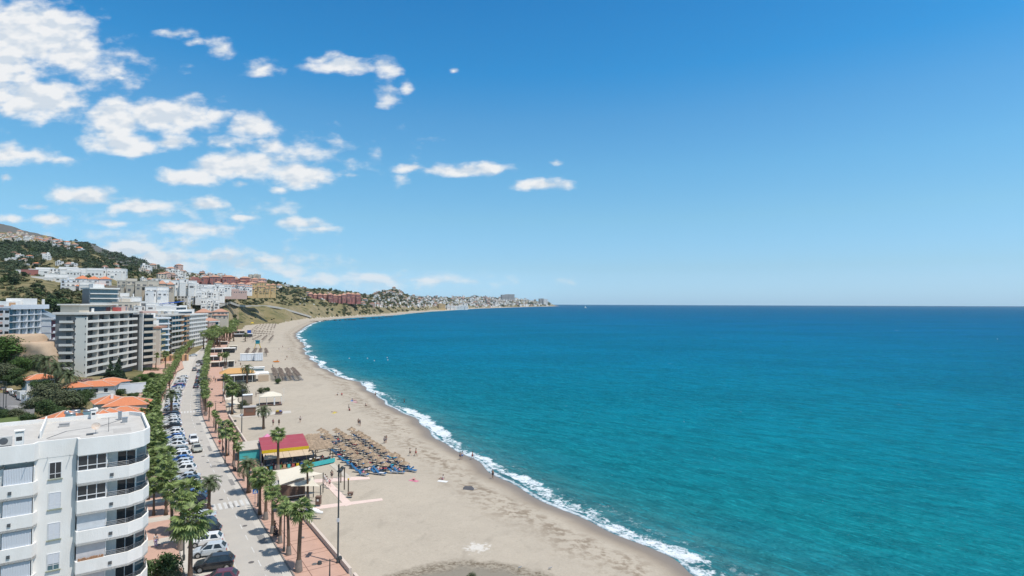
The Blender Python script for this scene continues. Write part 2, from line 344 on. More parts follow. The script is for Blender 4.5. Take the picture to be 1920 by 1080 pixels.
def T(X, Y):
    X = np.atleast_1d(np.asarray(X, float)); Y = np.atleast_1d(np.asarray(Y, float))
    Yc = np.clip(Y, 1, None); u = X / np.maximum(Yc, 30)
    yi = np.clip(np.interp(Y, YG, np.arange(len(YG))), 0, len(YG) - 1.001); y0 = yi.astype(int); fy = yi - y0
    ui = np.clip(np.interp(u, PU, np.arange(len(PU))), 0, len(PU) - 1.001); u0 = ui.astype(int); fu = ui - u0; fu = fu*fu*(3-2*fu)*.5+fu*.5
    z = (TAB[u0, y0]*(1-fu)+TAB[u0+1, y0]*fu)*(1-fy)+(TAB[u0, y0+1]*(1-fu)+TAB[u0+1, y0+1]*fu)*fy
    s = shoreX(Y) - X
    amp = np.clip((z - 8) / 30, 0, 1)
    rr = np.clip(Y / 900, .35, 1.3)
    z = z + amp * rr * (7 * (vnoise(X/(55*rr), Y/(55*rr), 1) - .5) + 3.2 * (vnoise(X/(17*rr), Y/(17*rr), 2) - .5))
    b = np.where(s < 0, s * .09, np.where(s < 12, s*.085, 1.02 + np.clip((s-12)/50, 0, 1)*.6))
    b = b + np.where((s > 45) & (Y > 850), (s - 45) * .9, 0) + np.where((s > 150), 600, 0)*(Y>300) + np.where((Y <= 850) & (s > 62) , 600, 0)
    return np.minimum(z, b)
def T1(x, y): return float(T(x, y)[0])
def hit(px, py, y0=60, y1=7500):
    d = ray(px, py); Y = np.geomspace(y0, y1, 900); P = np.array(EYE)[None] + np.array(d)[None] * (Y / d.y)[:, None]
    g = P[:, 2] - T(P[:, 0], P[:, 1]); k = np.where(g < 0)[0]
    if not len(k): return None
    return Vector(P[k[0]])
# ---- fan grid of the land
uu = np.concatenate([np.linspace(-2.6, (0-960)/F, 40, endpoint=False), np.linspace((0-960)/F, (1062-960)/F, 380), np.linspace(.098, .75, 70)])
rows = np.concatenate([np.arange(-60, 60, 12.), np.geomspace(60, 7500, 430)])
def land_grid():
    U, Y = np.meshgrid(uu, rows); X = U * np.maximum(Y, 60)
    SX = shoreX(Y) + 14
    # columns run from far inland to just under water
    t = np.linspace(0, 1, len(uu)); X0 = -2.6 * np.maximum(Y, 60); X = np.minimum(X, SX) ; far = X >= SX
    Z = T(X.ravel(), Y.ravel()).reshape(X.shape)
    V = np.stack([X.ravel(), Y.ravel(), Z.ravel()], 1); nr, nc = X.shape
    i = np.arange(nr - 1)[:, None] * nc + np.arange(nc - 1)[None]; i = i.ravel()
    Q = np.stack([i, i + 1, i + nc + 1, i + nc], 1)
    keep = ~(far.ravel()[Q].all(1)); return V, Q[keep]
LV, LQ = land_grid()
cen = LV[LQ].mean(1)
SHp = np.stack([shoreX(np.linspace(-50, 3000, 1500)), np.linspace(-50, 3000, 1500)], 1)
sdx = shoreX(cen[:, 1]) - cen[:, 0]
pts_wall = np.array([tuple(rpt(s, wall_off(s)))[:2] for s in np.arange(-70, 800, 4)])
wx = np.interp(cen[:, 1], pts_wall[:, 1], pts_wall[:, 0])
sand = ((cen[:, 0] > wx - .3) & (cen[:, 1] < 850)) | ((sdx < 45) & (cen[:, 1] >= 850))
mount = (cen[:, 1] > 1450) & (cen[:, 0] / cen[:, 1] < (330 - 960) / F)
# sand material: dry pale sand, tracks, damp band by the water
def sand_mat():
    m = bpy.data.materials.new("beach_sand"); m.use_nodes = True; t = m.node_tree; bs = t.nodes['Principled BSDF']; bs.inputs['Roughness'].default_value = .95; bs.inputs['Specular IOR Level'].default_value = .1
    pos = nd(t, 'ShaderNodeNewGeometry').outputs['Position']; at = nd(t, 'ShaderNodeAttribute', attribute_name='shore').outputs['Fac']
    def nz(s, d=5, st=None):
        v = pos if st is None else vmt(t, 'MULTIPLY', pos, st); n = nd(t, 'ShaderNodeTexNoise', i={'Scale': s, 'Detail': d, 'Roughness': .62}); t.links.new(v, n.inputs['Vector']); return n.outputs[0]
    big = nz(.045); mid = nz(.35); fine = nz(3.5, 6)
    c = mixc(t, mrange(t, big, .3, .7), (.465, .405, .322), (.40, .35, .283))
    c = mixc(t, mrange(t, mid, .38, .72, 0, .55), c, (.50, .437, .35))
    c = mixc(t, mrange(t, fine, .3, .8, 0, .5), c, (.30, .262, .215))
    c = mixc(t, mrange(t, nz(9, 3), .55, .75, 0, .35), c, (.26, .225, .18)); c = mixc(t, mrange(t, nz(1.1, 8), .56, .68, 0, .28), c, (.28, .24, .19))
    tr = nd(t, 'ShaderNodeTexNoise', i={'Scale': .12, 'Detail': 8.0, 'Distortion': 1.2}); t.links.new(vmt(t, 'MULTIPLY', pos, (1.6, .7, 1)), tr.inputs['Vector'])
    c = mixc(t, mrange(t, tr.outputs[0], .57, .66, 0, .30), c, (.27, .235, .19))
    # wet and shelly band
    sj = mth(t, 'ADD', at, mth(t, 'MULTIPLY', mth(t, 'SUBTRACT', nz(.16, 6), .5), 9))
    pat = mth(t, 'MULTIPLY', mrange(t, sj, 4, 7, 0, 1), mrange(t, sj, 8, 14, 1, 0))
    c = mixc(t, mth(t, 'MULTIPLY', pat, mrange(t, nz(.7, 9), .46, .58, 0, .8)), c, (.20, .155, .11))
    wet = mrange(t, mth(t, 'ADD', at, mth(t, 'MULTIPLY', mth(t, 'SUBTRACT', nz(.09, 4), .5), 4)), 1.6, 5.0, 1, 0)
    c = mixc(t, mth(t, 'MULTIPLY', wet, .85), c, (.225, .18, .135))
    soak = mrange(t, at, .2, 3.2, 1, 0); c = mixc(t, mth(t, 'MULTIPLY', soak, .5), c, (.14, .15, .17))
    # the damp hollow with dark weed at the near end
    def spot(x, y, rx, ry, n, amp):
        d = vmt(t, 'LENGTH', vmt(t, 'MULTIPLY', vmt(t, 'SUBTRACT', pos, (x, y, 0)), (1 / rx, 1 / ry, 0)), out=1)
        return mth(t, 'ADD', d, mth(t, 'MULTIPLY', mth(t, 'SUBTRACT', n, .5), amp))
    q = G(880, 1105, 1.5); d = spot(q.x, q.y, 10, 7.2, nz(.35, 6), .55)
    c = mixc(t, mrange(t, d, .80, 1.04, .85, 0), c, (.20, .18, .145)); c = mixc(t, mth(t, 'MULTIPLY', mrange(t, d, .70, .95), mrange(t, d, .98, 1.16, 1, 0)), c, mixc(t, mrange(t, nz(2.2, 9), .40, .60), (.32, .28, .22), (.15, .12, .085)))
    q = G(895, 1022, 1.5); d = spot(q.x, q.y, 2.2, 2.0, nz(1.6, 9), 3.2); c = mixc(t, mrange(t, d, .35, .8, .75, 0), c, (.62, .59, .54))
    t.links.new(c, bs.inputs['Base Color'])
    bp = nd(t, 'ShaderNodeBump', i={'Strength': .5, 'Distance': .12}); t.links.new(nz(1.6, 7), bp.inputs['Height']); t.links.new(bp.outputs[0], bs.inputs['Normal'])
    return m
def hill_mat():
    m = bpy.data.materials.new("hill_scrub"); m.use_nodes = True; t = m.node_tree; bs = t.nodes['Principled BSDF']; bs.inputs['Roughness'].default_value = .95; bs.inputs['Specular IOR Level'].default_value = .1
    g = nd(t, 'ShaderNodeNewGeometry'); pos = g.outputs['Position']; nrm = nd(t, 'ShaderNodeSeparateXYZ'); t.links.new(g.outputs['True Normal'], nrm.inputs[0])
    def nz(s, d=6, ds=0.0):
        n = nd(t, 'ShaderNodeTexNoise', i={'Scale': s, 'Detail': d, 'Roughness': .65, 'Distortion': ds}); t.links.new(pos, n.inputs['Vector']); return n.outputs[0]
    grass = mixc(t, mrange(t, nz(.03), .35, .65), (.165, .150, .070), (.255, .205, .115))
    bush = mixc(t, mrange(t, nz(.3), .3, .7), (.045, .062, .028), (.085, .095, .042))
    c = mixc(t, mrange(t, nz(.055, 8, .6), .50, .60, 0, .8), grass, bush)
    earth = mixc(t, mrange(t, nz(.2), .3, .7), (.29, .215, .14), (.36, .29, .20))
    steep = mrange(t, mth(t, 'ADD', nrm.outputs[2], mth(t, 'MULTIPLY', mth(t, 'SUBTRACT', nz(.08, 7), .5), .5)), .62, .84, 1, 0)
    c = mixc(t, mth(t, 'MULTIPLY', steep, .65), c, earth)
    c = mixc(t, mrange(t, nz(.9, 7), .55, .7, 0, .5), c, (.06, .065, .03))
    t.links.new(c, bs.inputs['Base Color'])
    bp = nd(t, 'ShaderNodeBump', i={'Strength': .8, 'Distance': 1.2}); t.links.new(nz(.35, 8), bp.inputs['Height']); t.links.new(bp.outputs[0], bs.inputs['Normal'])
    return m
def subset(name, mask, m, smooth=True):
    Q = LQ[mask]; used, inv = np.unique(Q, return_inverse=True); me = from_np(name, LV[used], inv.reshape(Q.shape), m, smooth)
    return link(name, me, kind='structure'), used
bo, used = subset('beach', sand, sand_mat())
P2 = LV[used][:, :2]; dd = seg_dist(P2[:, :2], SHp[::2]); sg = np.where(shoreX(P2[:, 1]) - P2[:, 0] > 0, 1, -1)
a = bo.data.attributes.new('shore', 'FLOAT', 'POINT'); a.data.foreach_set('value', (dd * sg).astype(np.float32))
HM = hill_mat()
subset('hillside', (~sand) & (~mount), HM)
MM = mat('mountain_rock', (.135, .13, .12), .95, (.085, .085, .07), .012, .5, bump=1, bscale=.05, world=True, detail=8)
subset('mountain', mount, MM)
# ---- the sea
def sea_mat():
    m = bpy.data.materials.new("sea_water"); m.use_nodes = True; t = m.node_tree; bs = t.nodes['Principled BSDF']
    bs.inputs['Roughness'].default_value = .3; bs.inputs['Specular IOR Level'].default_value = .035; bs.inputs['IOR'].default_value = 1.33
    pos = nd(t, 'ShaderNodeNewGeometry').outputs['Position']; at = nd(t, 'ShaderNodeAttribute', attribute_name='shore').outputs['Fac']
    def nz(s, d=4, st=None, ds=0.0, rot=None, rg=.6):
        v = pos
        if rot is not None:
            r = nd(t, 'ShaderNodeVectorRotate', i={'Angle': rot}); r.rotation_type = 'Z_AXIS'; t.links.new(v, r.inputs['Vector']); v = r.outputs[0]
        if st is not None: v = vmt(t, 'MULTIPLY', v, st)
        n = nd(t, 'ShaderNodeTexNoise', i={'Scale': s, 'Detail': d, 'Roughness': rg, 'Distortion': ds}); t.links.new(v, n.inputs['Vector']); return n.outputs[0]
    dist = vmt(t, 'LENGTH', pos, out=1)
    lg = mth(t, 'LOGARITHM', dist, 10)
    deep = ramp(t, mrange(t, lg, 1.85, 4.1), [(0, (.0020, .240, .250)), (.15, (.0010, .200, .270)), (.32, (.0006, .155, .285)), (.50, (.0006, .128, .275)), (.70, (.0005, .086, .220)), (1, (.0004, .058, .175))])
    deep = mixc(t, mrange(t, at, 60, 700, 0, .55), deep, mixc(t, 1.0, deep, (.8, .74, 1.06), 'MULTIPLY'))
    shal = mrange(t, mth(t, 'ADD', at, mth(t, 'MULTIPLY', mth(t, 'SUBTRACT', nz(.05), .5), 10)), 0, 26, 1, 0, True)
    c = mixc(t, mth(t, 'MULTIPLY', shal, .55), deep, (.085, .235, .235)); c = mixc(t, mrange(t, at, 2, 13, .55, 0, True), c, (.15, .225, .225)); c = mixc(t, mrange(t, at, -.3, 2.2, .85, 0), c, (.20, .255, .32))
    c = mixc(t, mrange(t, at, -1, 70, .32, 0), c, (.02, .19, .20))
    pt = nz(.006, 6, (1, 2.2, 1), .5); c = mixc(t, mrange(t, pt, .40, .62, 0, .30), c, (.001, .045, .085))
    rp = nz(.10, 7, (1, 3.2, 1), .6, R(35)); c = mixc(t, mrange(t, rp, .42, .62, 0, .48), c, (.001, .075, .10))
    rp2 = nz(.30, 7, (1, 4.2, 1), .5, R(52)); c = mixc(t, mrange(t, rp2, .52, .68, 0, .55), c, (.012, .31, .36))
    rp4 = nz(.95, 5, (1, 4.0, 1), .4, R(30)); c = mixc(t, mrange(t, rp4, .56, .70, 0, .55), c, (.03, .36, .42)); rp5 = nz(.45, 5, (1, 3.6, 1), .3, R(62)); c = mixc(t, mrange(t, rp5, .56, .68, 0, .40), c, (.001, .085, .12))
    rp3 = nz(.022, 6, (1, 3.6, 1), .3, R(40)); c = mixc(t, mrange(t, rp3, .46, .72, 0, .30), c, (.006, .17, .25))
    # foam: the breaking line and the wash behind it
    n1 = nz(.05, 3); n2 = nz(.55, 8, None, .6, rg=.7); n3 = nz(1.7, 6, rg=.75)
    sj = mth(t, 'ADD', at, mth(t, 'MULTIPLY', mth(t, 'SUBTRACT', n1, .5), 9))
    def band(lo, a, b, hi): return mth(t, 'MULTIPLY', mrange(t, sj, lo, a, 0, 1, True), mrange(t, sj, b, hi, 1, 0, True))
    lace = mth(t, 'ADD', mth(t, 'MULTIPLY', n2, .6), mth(t, 'MULTIPLY', n3, .4))
    al = nz(.034, 5, None, .8); b1 = mth(t, 'MULTIPLY', band(.3, 1.3, 2.8, 6.0), mrange(t, al, .36, .58, .42, 1.1)); f1 = mrange(t, mth(t, 'MULTIPLY_ADD', b1, .27, lace), .655, .75)
    b2 = mth(t, 'MULTIPLY', band(3, 5, 5.5, 10), mrange(t, al, .45, .62, 1, .2)); f2 = mrange(t, mth(t, 'MULTIPLY_ADD', b2, .14, lace), .66, .78, 0, .4)
    b3 = mrange(t, at, -.8, .5, 0, 1); b3 = mth(t, 'MULTIPLY', b3, mrange(t, at, .5, 1.6, 1, 0)); f3 = mrange(t, mth(t, 'MULTIPLY_ADD', b3, .25, lace), .62, .74, 0, .8)
    # white horses further out
    wh = nz(.11, 2, (1, 3.5, 1), 0, .25); wh2 = nz(.012, 3); wf = mth(t, 'MULTIPLY', mrange(t, wh, .745, .80), mrange(t, wh2, .45, .6, 0, .6))
    wb = nz(.022, 2, (1, 3.5, 1), 0, .25); wf2 = mth(t, 'MULTIPLY', mrange(t, wb, .75, .79), mrange(t, dist, 500, 1200, 0, .7))
    far = mrange(t, at, 25, 60)
    f = mth(t, 'MAXIMUM', mth(t, 'MAXIMUM', f1, f2), mth(t, 'MAXIMUM', f3, mth(t, 'MULTIPLY', mth(t, 'MAXIMUM', wf, wf2), far)))
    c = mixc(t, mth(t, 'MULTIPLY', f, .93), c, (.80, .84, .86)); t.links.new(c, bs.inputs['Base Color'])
    wv = mth(t, 'ADD', mth(t, 'MULTIPLY', nz(.22, 6, (1, 2.2, 1), .3, .45), 1.0), mth(t, 'MULTIPLY', nz(.9, 4, (1, 1.8, 1), 0, .3), .28))
    bp = nd(t, 'ShaderNodeBump', i={'Strength': 1.0, 'Distance': 1.8}); t.links.new(wv, bp.inputs['Height']); df = nd(t, 'ShaderNodeBsdfDiffuse'); t.links.new(c, df.inputs[0]); t.links.new(bp.outputs[0], df.inputs['Normal'])
    gz = nd(t, 'ShaderNodeBsdfGlossy', i={'Roughness': .22}); gz.inputs[0].default_value = (.8, .9, 1, 1); t.links.new(bp.outputs[0], gz.inputs['Normal'])
    lw = nd(t, 'ShaderNodeFresnel', i={'IOR': 1.33}); t.links.new(bp.outputs[0], lw.inputs['Normal']); fr = mth(t, 'MINIMUM', mth(t, 'MULTIPLY', lw.outputs[0], .2), .032)
    mx = nd(t, 'ShaderNodeMixShader'); t.links.new(fr, mx.inputs[0]); t.links.new(df.outputs[0], mx.inputs[1]); t.links.new(gz.outputs[0], mx.inputs[2]); t.links.new(mx.outputs[0], t.nodes['Material Output'].inputs[0])
    return m
def sea():
    Y = np.concatenate([np.arange(-250, 60, 8.), np.geomspace(60, 1200, 420), np.geomspace(1215, 12500, 60)])
    tt = np.concatenate([np.linspace(0, .999, 50, endpoint=False) ** 1.0 * 22 / 22 * 1.0, []])
    near = np.linspace(-14, 40, 55)
    V = []
    for y in Y:
        sx = float(shoreX(y)); ex = max(1.6 * abs(y), 300) + 60
        ex = max(ex, sx + 300); fx = near[-1] + (ex - sx - near[-1]) * np.linspace(0, 1, 25)[1:] ** 2
        xs = sx + np.concatenate([near * (1 if y < 1200 else 1), fx]); V.append(np.stack([xs, np.full_like(xs, y), np.zeros_like(xs)], 1))
    V = np.array(V); nr, nc, _ = V.shape; V = V.reshape(-1, 3)
    i = (np.arange(nr - 1)[:, None] * nc + np.arange(nc - 1)[None]).ravel(); Q = np.stack([i, i + 1, i + nc + 1, i + nc], 1)
    d = seg_dist(V[:, :2], SHp[::2]) * np.where(V[:, 0] - shoreX(V[:, 1]) > 0, 1, -1)
    me = from_np('sea', V, Q, sea_mat(), True); a = me.attributes.new('shore', 'FLOAT', 'POINT'); a.data.foreach_set('value', d.astype(np.float32))
    return link('sea', me, kind='structure')
sea()
# ================================================================== SEAFRONT STRIPS
ASPH = mat('asphalt', (.46, .425, .375), .9, (.38, .355, .32), .35, .6, bump=.3, bscale=6, world=True, detail=8)
ASPH2 = mat('side_asphalt', (.20, .195, .19), .9, (.16, .155, .15), .35, .6, world=True, detail=8)
CONC = mat('pale_concrete', (.55, .51, .45), .9, (.43, .40, .355), .6, .5, bump=.2, bscale=5, world=True, detail=7)
TERR = mat('terracotta_paving', (.52, .33, .25), .9, (.44, .28, .215), .8, .5, bump=.2, bscale=8, world=True, detail=7)
CREAM = mat('cream_paving', (.52, .47, .40), .9, (.44, .40, .34), .8, .5, world=True)
PINK = mat('pink_walkway', (.70, .56, .49), .9, (.62, .48, .42), .8, .5, world=True)
KERB = mat('kerb_stone', (.24, .215, .20), .9, (.17, .155, .145), 1.5, .5, world=True)
WPAINT = mat('white_road_paint', (.62, .61, .58), .8, (.46, .45, .43), 1.4, .6, world=True)
YPAINT = mat('yellow_road_paint', (.50, .38, .16), .8, (.42, .35, .24), .9, .6, world=True)
LAWN = mat('lawn', (.085, .13, .035), .95, (.12, .15, .05), .4, .5, bump=.6, bscale=8, world=True)
SOIL = mat('garden_soil', (.16, .135, .095), .95, (.09, .10, .05), .25, .5, bump=.6, world=True, detail=8)
def strip(name, s0, s1, o0, o1, z, m, th=0.0, step=1.5, **kw):
    f0 = o0 if callable(o0) else (lambda s: o0); f1 = o1 if callable(o1) else (lambda s: o1)
    n = max(1, int((s1 - s0) / step)); ss = [s0 + (s1 - s0) * i / n for i in range(n + 1)]; mb = MB(); V = []; 
    for s in ss:
        a = rpt(s, f0(s)); b = rpt(s, f1(s)); V += [(a.x, a.y, z), (b.x, b.y, z), (a.x, a.y, z - th - .02), (b.x, b.y, z - th - .02)]
    Fc = []
    for i in range(n):
        k = i * 4; Fc += [(k, k + 1, k + 5, k + 4)]
        if th: Fc += [(k + 1, k + 3, k + 7, k + 5), (k + 2, k, k + 4, k + 6)]
    if th: Fc += [(0, 2, 3, 1), (4 * n + 1, 4 * n + 3, 4 * n + 2, 4 * n)]
    mb.add(V, Fc); kw = kw or dict(kind='structure'); return mb.build(name, m, **kw)
SE = 760
strip('road', -60, SE, -RH, RH, 2.0, ASPH)
strip('gutter', -60, SE, RH - .95, RH - .03, 2.004, CONC)
strip('parking_bay', -60, SE, -RH - 5.2, -RH, 2.004, CONC)
strip('kerb', -60, SE, RH, RH + .16, 2.13, KERB, .13)
strip('seafront_promenade', -60, SE, RH + .16, lambda s: wall_off(s) - .35, 2.12, TERR, .10)
strip('inland_kerb', -60, 300, -RH - 5.36, -RH - 5.2, 2.13, KERB, .13)
strip('inland_pavement', -60, 300, -RH - 13.5, -RH - 5.36, 2.12, TERR, .10)
# pale bands across the inland pavement, dark joints across the promenade
sb = -30.0; k = 0
while sb < 240:
    strip('pavement_band', sb, sb + 2.1, -RH - 13.5, -RH - 5.38, 2.126, CREAM, kind='structure'); sb += 9.2; k += 1
joint = mat('paving_joint', (.22, .13, .10), .9, world=True)
def joint_sheet():
    mb = MB(); s = -20.0; q = 0
    while s < 200:
        for ds in (0, 1.1):
            a = rpt(s + ds, RH + .2); b = rpt(s + ds, float(wall_off(s)) - .4); c = rpt(s + ds + .09, float(wall_off(s)) - .4); d = rpt(s + ds + .09, RH + .2)
            mb.quad(*[(p.x, p.y, 2.1245) for p in (a, b, c, d)])
        s += 4.4; q += 1
    for s0 in np.arange(-20, 240, 3.0):
        a = rpt(s0, RH + 1.75); b = rpt(s0, RH + 1.83); c = rpt(s0 + 3, RH + 1.83); d = rpt(s0 + 3, RH + 1.75); mb.quad(*[(p.x, p.y, 2.1285) for p in (a, b, c, d)])
    mb.build('promenade_joints', joint, kind='structure')
joint_sheet()
# lane dashes, yellow and white edge line, zebra crossings
def dashes():
    mb = MB()
    for s in np.arange(-30, 260, 4.6):
        p = [rpt(s, -.05), rpt(s, .07), rpt(s + 2.0, .07), rpt(s + 2.0, -.05)]; mb.quad(*[(q.x, q.y, 2.0085) for q in p])
    for s in np.arange(-30, 200, 3.0):
        p = [rpt(s, -RH + .02), rpt(s, -RH + .12), rpt(s + 2.2, -RH + .12), rpt(s + 2.2, -RH + .02)]; mb.quad(*[(q.x, q.y, 2.0085) for q in p])
    mb.build('lane_marking', WPAINT, kind='structure')
    mb = MB()
    for s in np.arange(-30, 110, 4.1):
        p = [rpt(s, -RH - .20), rpt(s, -RH - .08), rpt(s + 3.6, -RH - .08), rpt(s + 3.6, -RH - .20)]; mb.quad(*[(q.x, q.y, 2.0095) for q in p])
    mb.build('parking_line', YPAINT, kind='structure')
dashes()
ZS = [s_of(440, 945)[0], s_of(358, 772)[0]]
for zs in ZS:
    mb = MB()
    for k in range(7):
        o = -RH + .12 + k * .78
        p = [rpt(zs - 1.6, o), rpt(zs - 1.6, o + .46), rpt(zs + 1.6, o + .46), rpt(zs + 1.6, o)]; mb.quad(*[(q.x, q.y, 2.0125) for q in p])
    mb.build('zebra_crossing', WPAINT, kind='structure')
    p = [rpt(zs - 2.2, -RH - 5.1), rpt(zs - 2.2, -RH), rpt(zs + 2.2, -RH), rpt(zs + 2.2, -RH - 5.1)]
    mb = MB().prism([(q.x, q.y) for q in p], 2.0, 2.125); mb.build('crossing_island', TERR, kind='structure')
def sheet(name, pxs, z, m, th=0.0, drape=False, **kw):
    P = []; Z = []
    for x, y in pxs:
        q = G(x, y, z)
        if drape:
            for _ in range(3): q = G(x, y, T1(q.x, q.y) + .05)
        P.append((q.x, q.y)); Z.append(q.z)
    return MB().prism(P, [v - max(th, .015) for v in Z], Z).build(name, m, **(kw or dict(kind='structure')))

TAR = mat('tar_patch', (.25, .24, .225), .9, (.20, .19, .18), 1.5, .6, world=True); IRON = mat('iron_cover', (.14, .13, .125), .7, world=True)
for (s_, o_, l_, w_) in ((9, 1.2, 3.2, .9), (26, -.9, 2.0, 1.4), (38, 1.4, 4.0, .7), (52, -.2, 1.6, 1.0), (66, .9, 5, .6), (80, -1.4, 2.4, .9), (97, .6, 3, 1.1)):
    p = [rpt(s_, o_), rpt(s_, o_ + w_), rpt(s_ + l_, o_ + w_), rpt(s_ + l_, o_)]; MB().quad(*[(q.x, q.y, 2.006) for q in p]).build('road_patch', TAR, kind='structure')
for (s_, o_) in ((4, -.8), (17, .5), (31, -1.0), (45, .7), (62, -.6), (78, .3), (12, -4.0), (-1, 5.5), (8, 6.2), (22, 5.4), (6, -9.5), (16, -10.2)):
    q = rpt(s_, o_); z_ = 2.0125 if abs(o_) < 3 or o_ == -4.0 else 2.132; MB().lathe((q.x, q.y, z_), [(.34, 0), (0, .003)], 14).build('manhole_cover', IRON, kind='structure')
# ================================================================== PLANTS
rng = random.Random(11)
TRUNK = mat('palm_trunk', (.19, .125, .085), .95, (.105, .07, .05), 3, .6, bump=.8, bscale=14, stretch=(1, 1, 4))
TRUNKG = mat('palm_trunk_base', (.26, .22, .19), .95, (.16, .13, .11), 3, .6, bump=.8, bscale=14)
BARK = mat('bark', (.13, .10, .075), .95, (.07, .055, .04), 4, .6, bump=.8)
FAN = mat('fan_palm_leaf', (.235, .295, .095), .5, (.105, .155, .045), 1.2, .6, island=.55, trans=.22, spec=.35)
FAND = mat('dry_palm_leaf', (.21, .155, .085), .9, (.13, .095, .05), 2, .6, island=.3)
DATE = mat('date_palm_leaf', (.115, .145, .065), .6, (.065, .09, .04), 1.2, .6, island=.4, trans=.15)
LEAF = mat('broad_leaf', (.080, .125, .040), .7, (.036, .066, .022), .35, .7, island=.5, trans=.15)
LEAFB = mat('bright_leaf', (.085, .150, .030), .7, (.045, .090, .020), .35, .7, island=.5, trans=.15)
LEAFO = mat('olive_leaf', (.120, .135, .070), .8, (.075, .088, .045), .35, .7, island=.45, trans=.1)
LEAFD = mat('pine_needles', (.032, .060, .026), .85, (.020, .038, .018), .3, .7, island=.5)
FLOW = mat('pink_blossom', (.36, .20, .20), .9, (.17, .12, .09), .8, .8, island=.4)
def frame(d, up=Vector((0, 0, 1))):
    d = d.normalized(); s = d.cross(up)
    if s.length < 1e-3: s = Vector((1, 0, 0))
    s.normalize(); return d, s, s.cross(d).normalized()
def fan_crown(rg, nleaf, plen, R_, lo=-40, hi=82, mi=0, nsp=12):
    mb = MB()
    for i in range(nleaf):
        f = (i + .5) / nleaf; el = hi + (lo - hi) * f ** .8 + rg.uniform(-8, 8); az = i * 2.39996 + rg.uniform(-.3, .3)
        pl = plen * rg.uniform(.8, 1.15); r = R_ * rg.uniform(.82, 1.1)
        e = R(el); d0 = Vector((math.cos(az) * math.cos(e), math.sin(az) * math.cos(e), math.sin(e)))
        p0 = Vector((0, 0, rg.uniform(-.25, .1))); p1 = p0 + d0 * pl * .6
        e2 = R(el - 18); d1 = Vector((math.cos(az) * math.cos(e2), math.sin(az) * math.cos(e2), math.sin(e2))); p2 = p1 + d1 * pl * .4
        _, s, u = frame(d1); w = .03
        mb.quad(p0 - s * w, p0 + s * w, p2 + s * w * .6, p2 - s * w * .6, mi)
        e3 = R(el - 8 - rg.uniform(0, 26)); d2 = Vector((math.cos(az) * math.cos(e3), math.sin(az) * math.cos(e3), math.sin(e3)))
        d2, s, u = frame(d2); tw = rg.uniform(-.5, .5); s = (s * math.cos(tw) + u * math.sin(tw)).normalized(); u = s.cross(d2)
        for k in range(nsp):
            a = R(-118 + 236 * k / (nsp - 1)); q = (d2 * math.cos(a) + s * math.sin(a)); wl = r * (.86 + .14 * math.cos(a)) * rg.uniform(.92, 1.05)
            m_ = p2 + q * wl * .58 + u * (.06 * r); tip = p2 + q * wl + Vector((0, 0, -r * rg.uniform(.04, .26)))
            side = (q.cross(u)).normalized() * r * .105
            mb.add([p2, m_ - side, m_ + side, tip - side * .25, tip + side * .25], [(0, 1, 2), (1, 3, 4, 2)], mi)
    return mb
def dead_skirt(rg, n, r, L):
    mb = MB()
    for i in range(n):
        az = rg.uniform(0, 6.28); e = R(rg.uniform(-80, -48)); d = Vector((math.cos(az) * math.cos(e), math.sin(az) * math.cos(e), math.sin(e)))
        p0 = Vector((math.cos(az) * .12, math.sin(az) * .12, rg.uniform(-.5, .0))); _, s, u = frame(d); l = L * rg.uniform(.7, 1.2)
        for k in range(4):
            a = R(-40 + 27 * k); q = d * math.cos(a) + s * math.sin(a); t = p0 + q * l; m_ = p0 + q * l * .6; sd_ = q.cross(u).normalized() * l * .09
            mb.add([p0, m_ - sd_, m_ + sd_, t], [(0, 1, 3, 2)], 0)
    return mb
def palm_trunk(h, r0, r1, bend=(0, 0), n=10, flare=1.55):
    mb = MB(); pts = []; rad = []
    for i in range(9):
        t = i / 8; pts.append((bend[0] * t * t, bend[1] * t * t, h * t)); rad.append(r0 * flare * (1 - t * 6) + r0 * t * 6 if t < .16 else r0 + (r1 - r0) * t)
    rad[0] = r0 * flare; mb.tube(pts, rad, n); mb.add([], []); return mb
def add_ring(mb, c, r, z0, z1, mi=1): mb.lathe(c, [(r, z0), (r * .82, z1)], 10, mi)
def date_crown(rg, n, L, mi=0, droop=1.0, leaf=.34):
    mb = MB()
    for i in range(n):
        f = (i + .5) / n; el = 80 - 92 * f ** .9 + rg.uniform(-6, 6); az = i * 2.39996 + rg.uniform(-.2, .2); l = L * rg.uniform(.85, 1.1); p = Vector((0, 0, 0)); e = el; N = 9; pr = []
        for k in range(N + 1):
            pr.append(p.copy()); er = R(e); d = Vector((math.cos(az) * math.cos(er), math.sin(az) * math.cos(er), math.sin(er))); p = p + d * l / N; e -= (10 + 2.0 * k) * droop * .8
        for k in range(N):
            a, b = pr[k], pr[k + 1]; d, s, u = frame(b - a); mb.quad(a - s * .03, a + s * .03, b + s * .02, b - s * .02, mi)
            if k < 1: continue
            for j in range(2):
                q = a.lerp(b, j / 2); ll = L * leaf * (1 - ((k + j / 2) / N - .45) ** 2 * 1.7) * .5 * 2
                for sg in (-1, 1):
                    dd = (s * sg * .85 + d * .55 + u * .25 + Vector((0, 0, -.25))).normalized(); t = q + dd * ll * .62; wv = d * L * .024
                    mb.add([q - wv, q + wv, t + wv * .2, t - wv * .2], [(0, 1, 2, 3)], mi)
    return mb
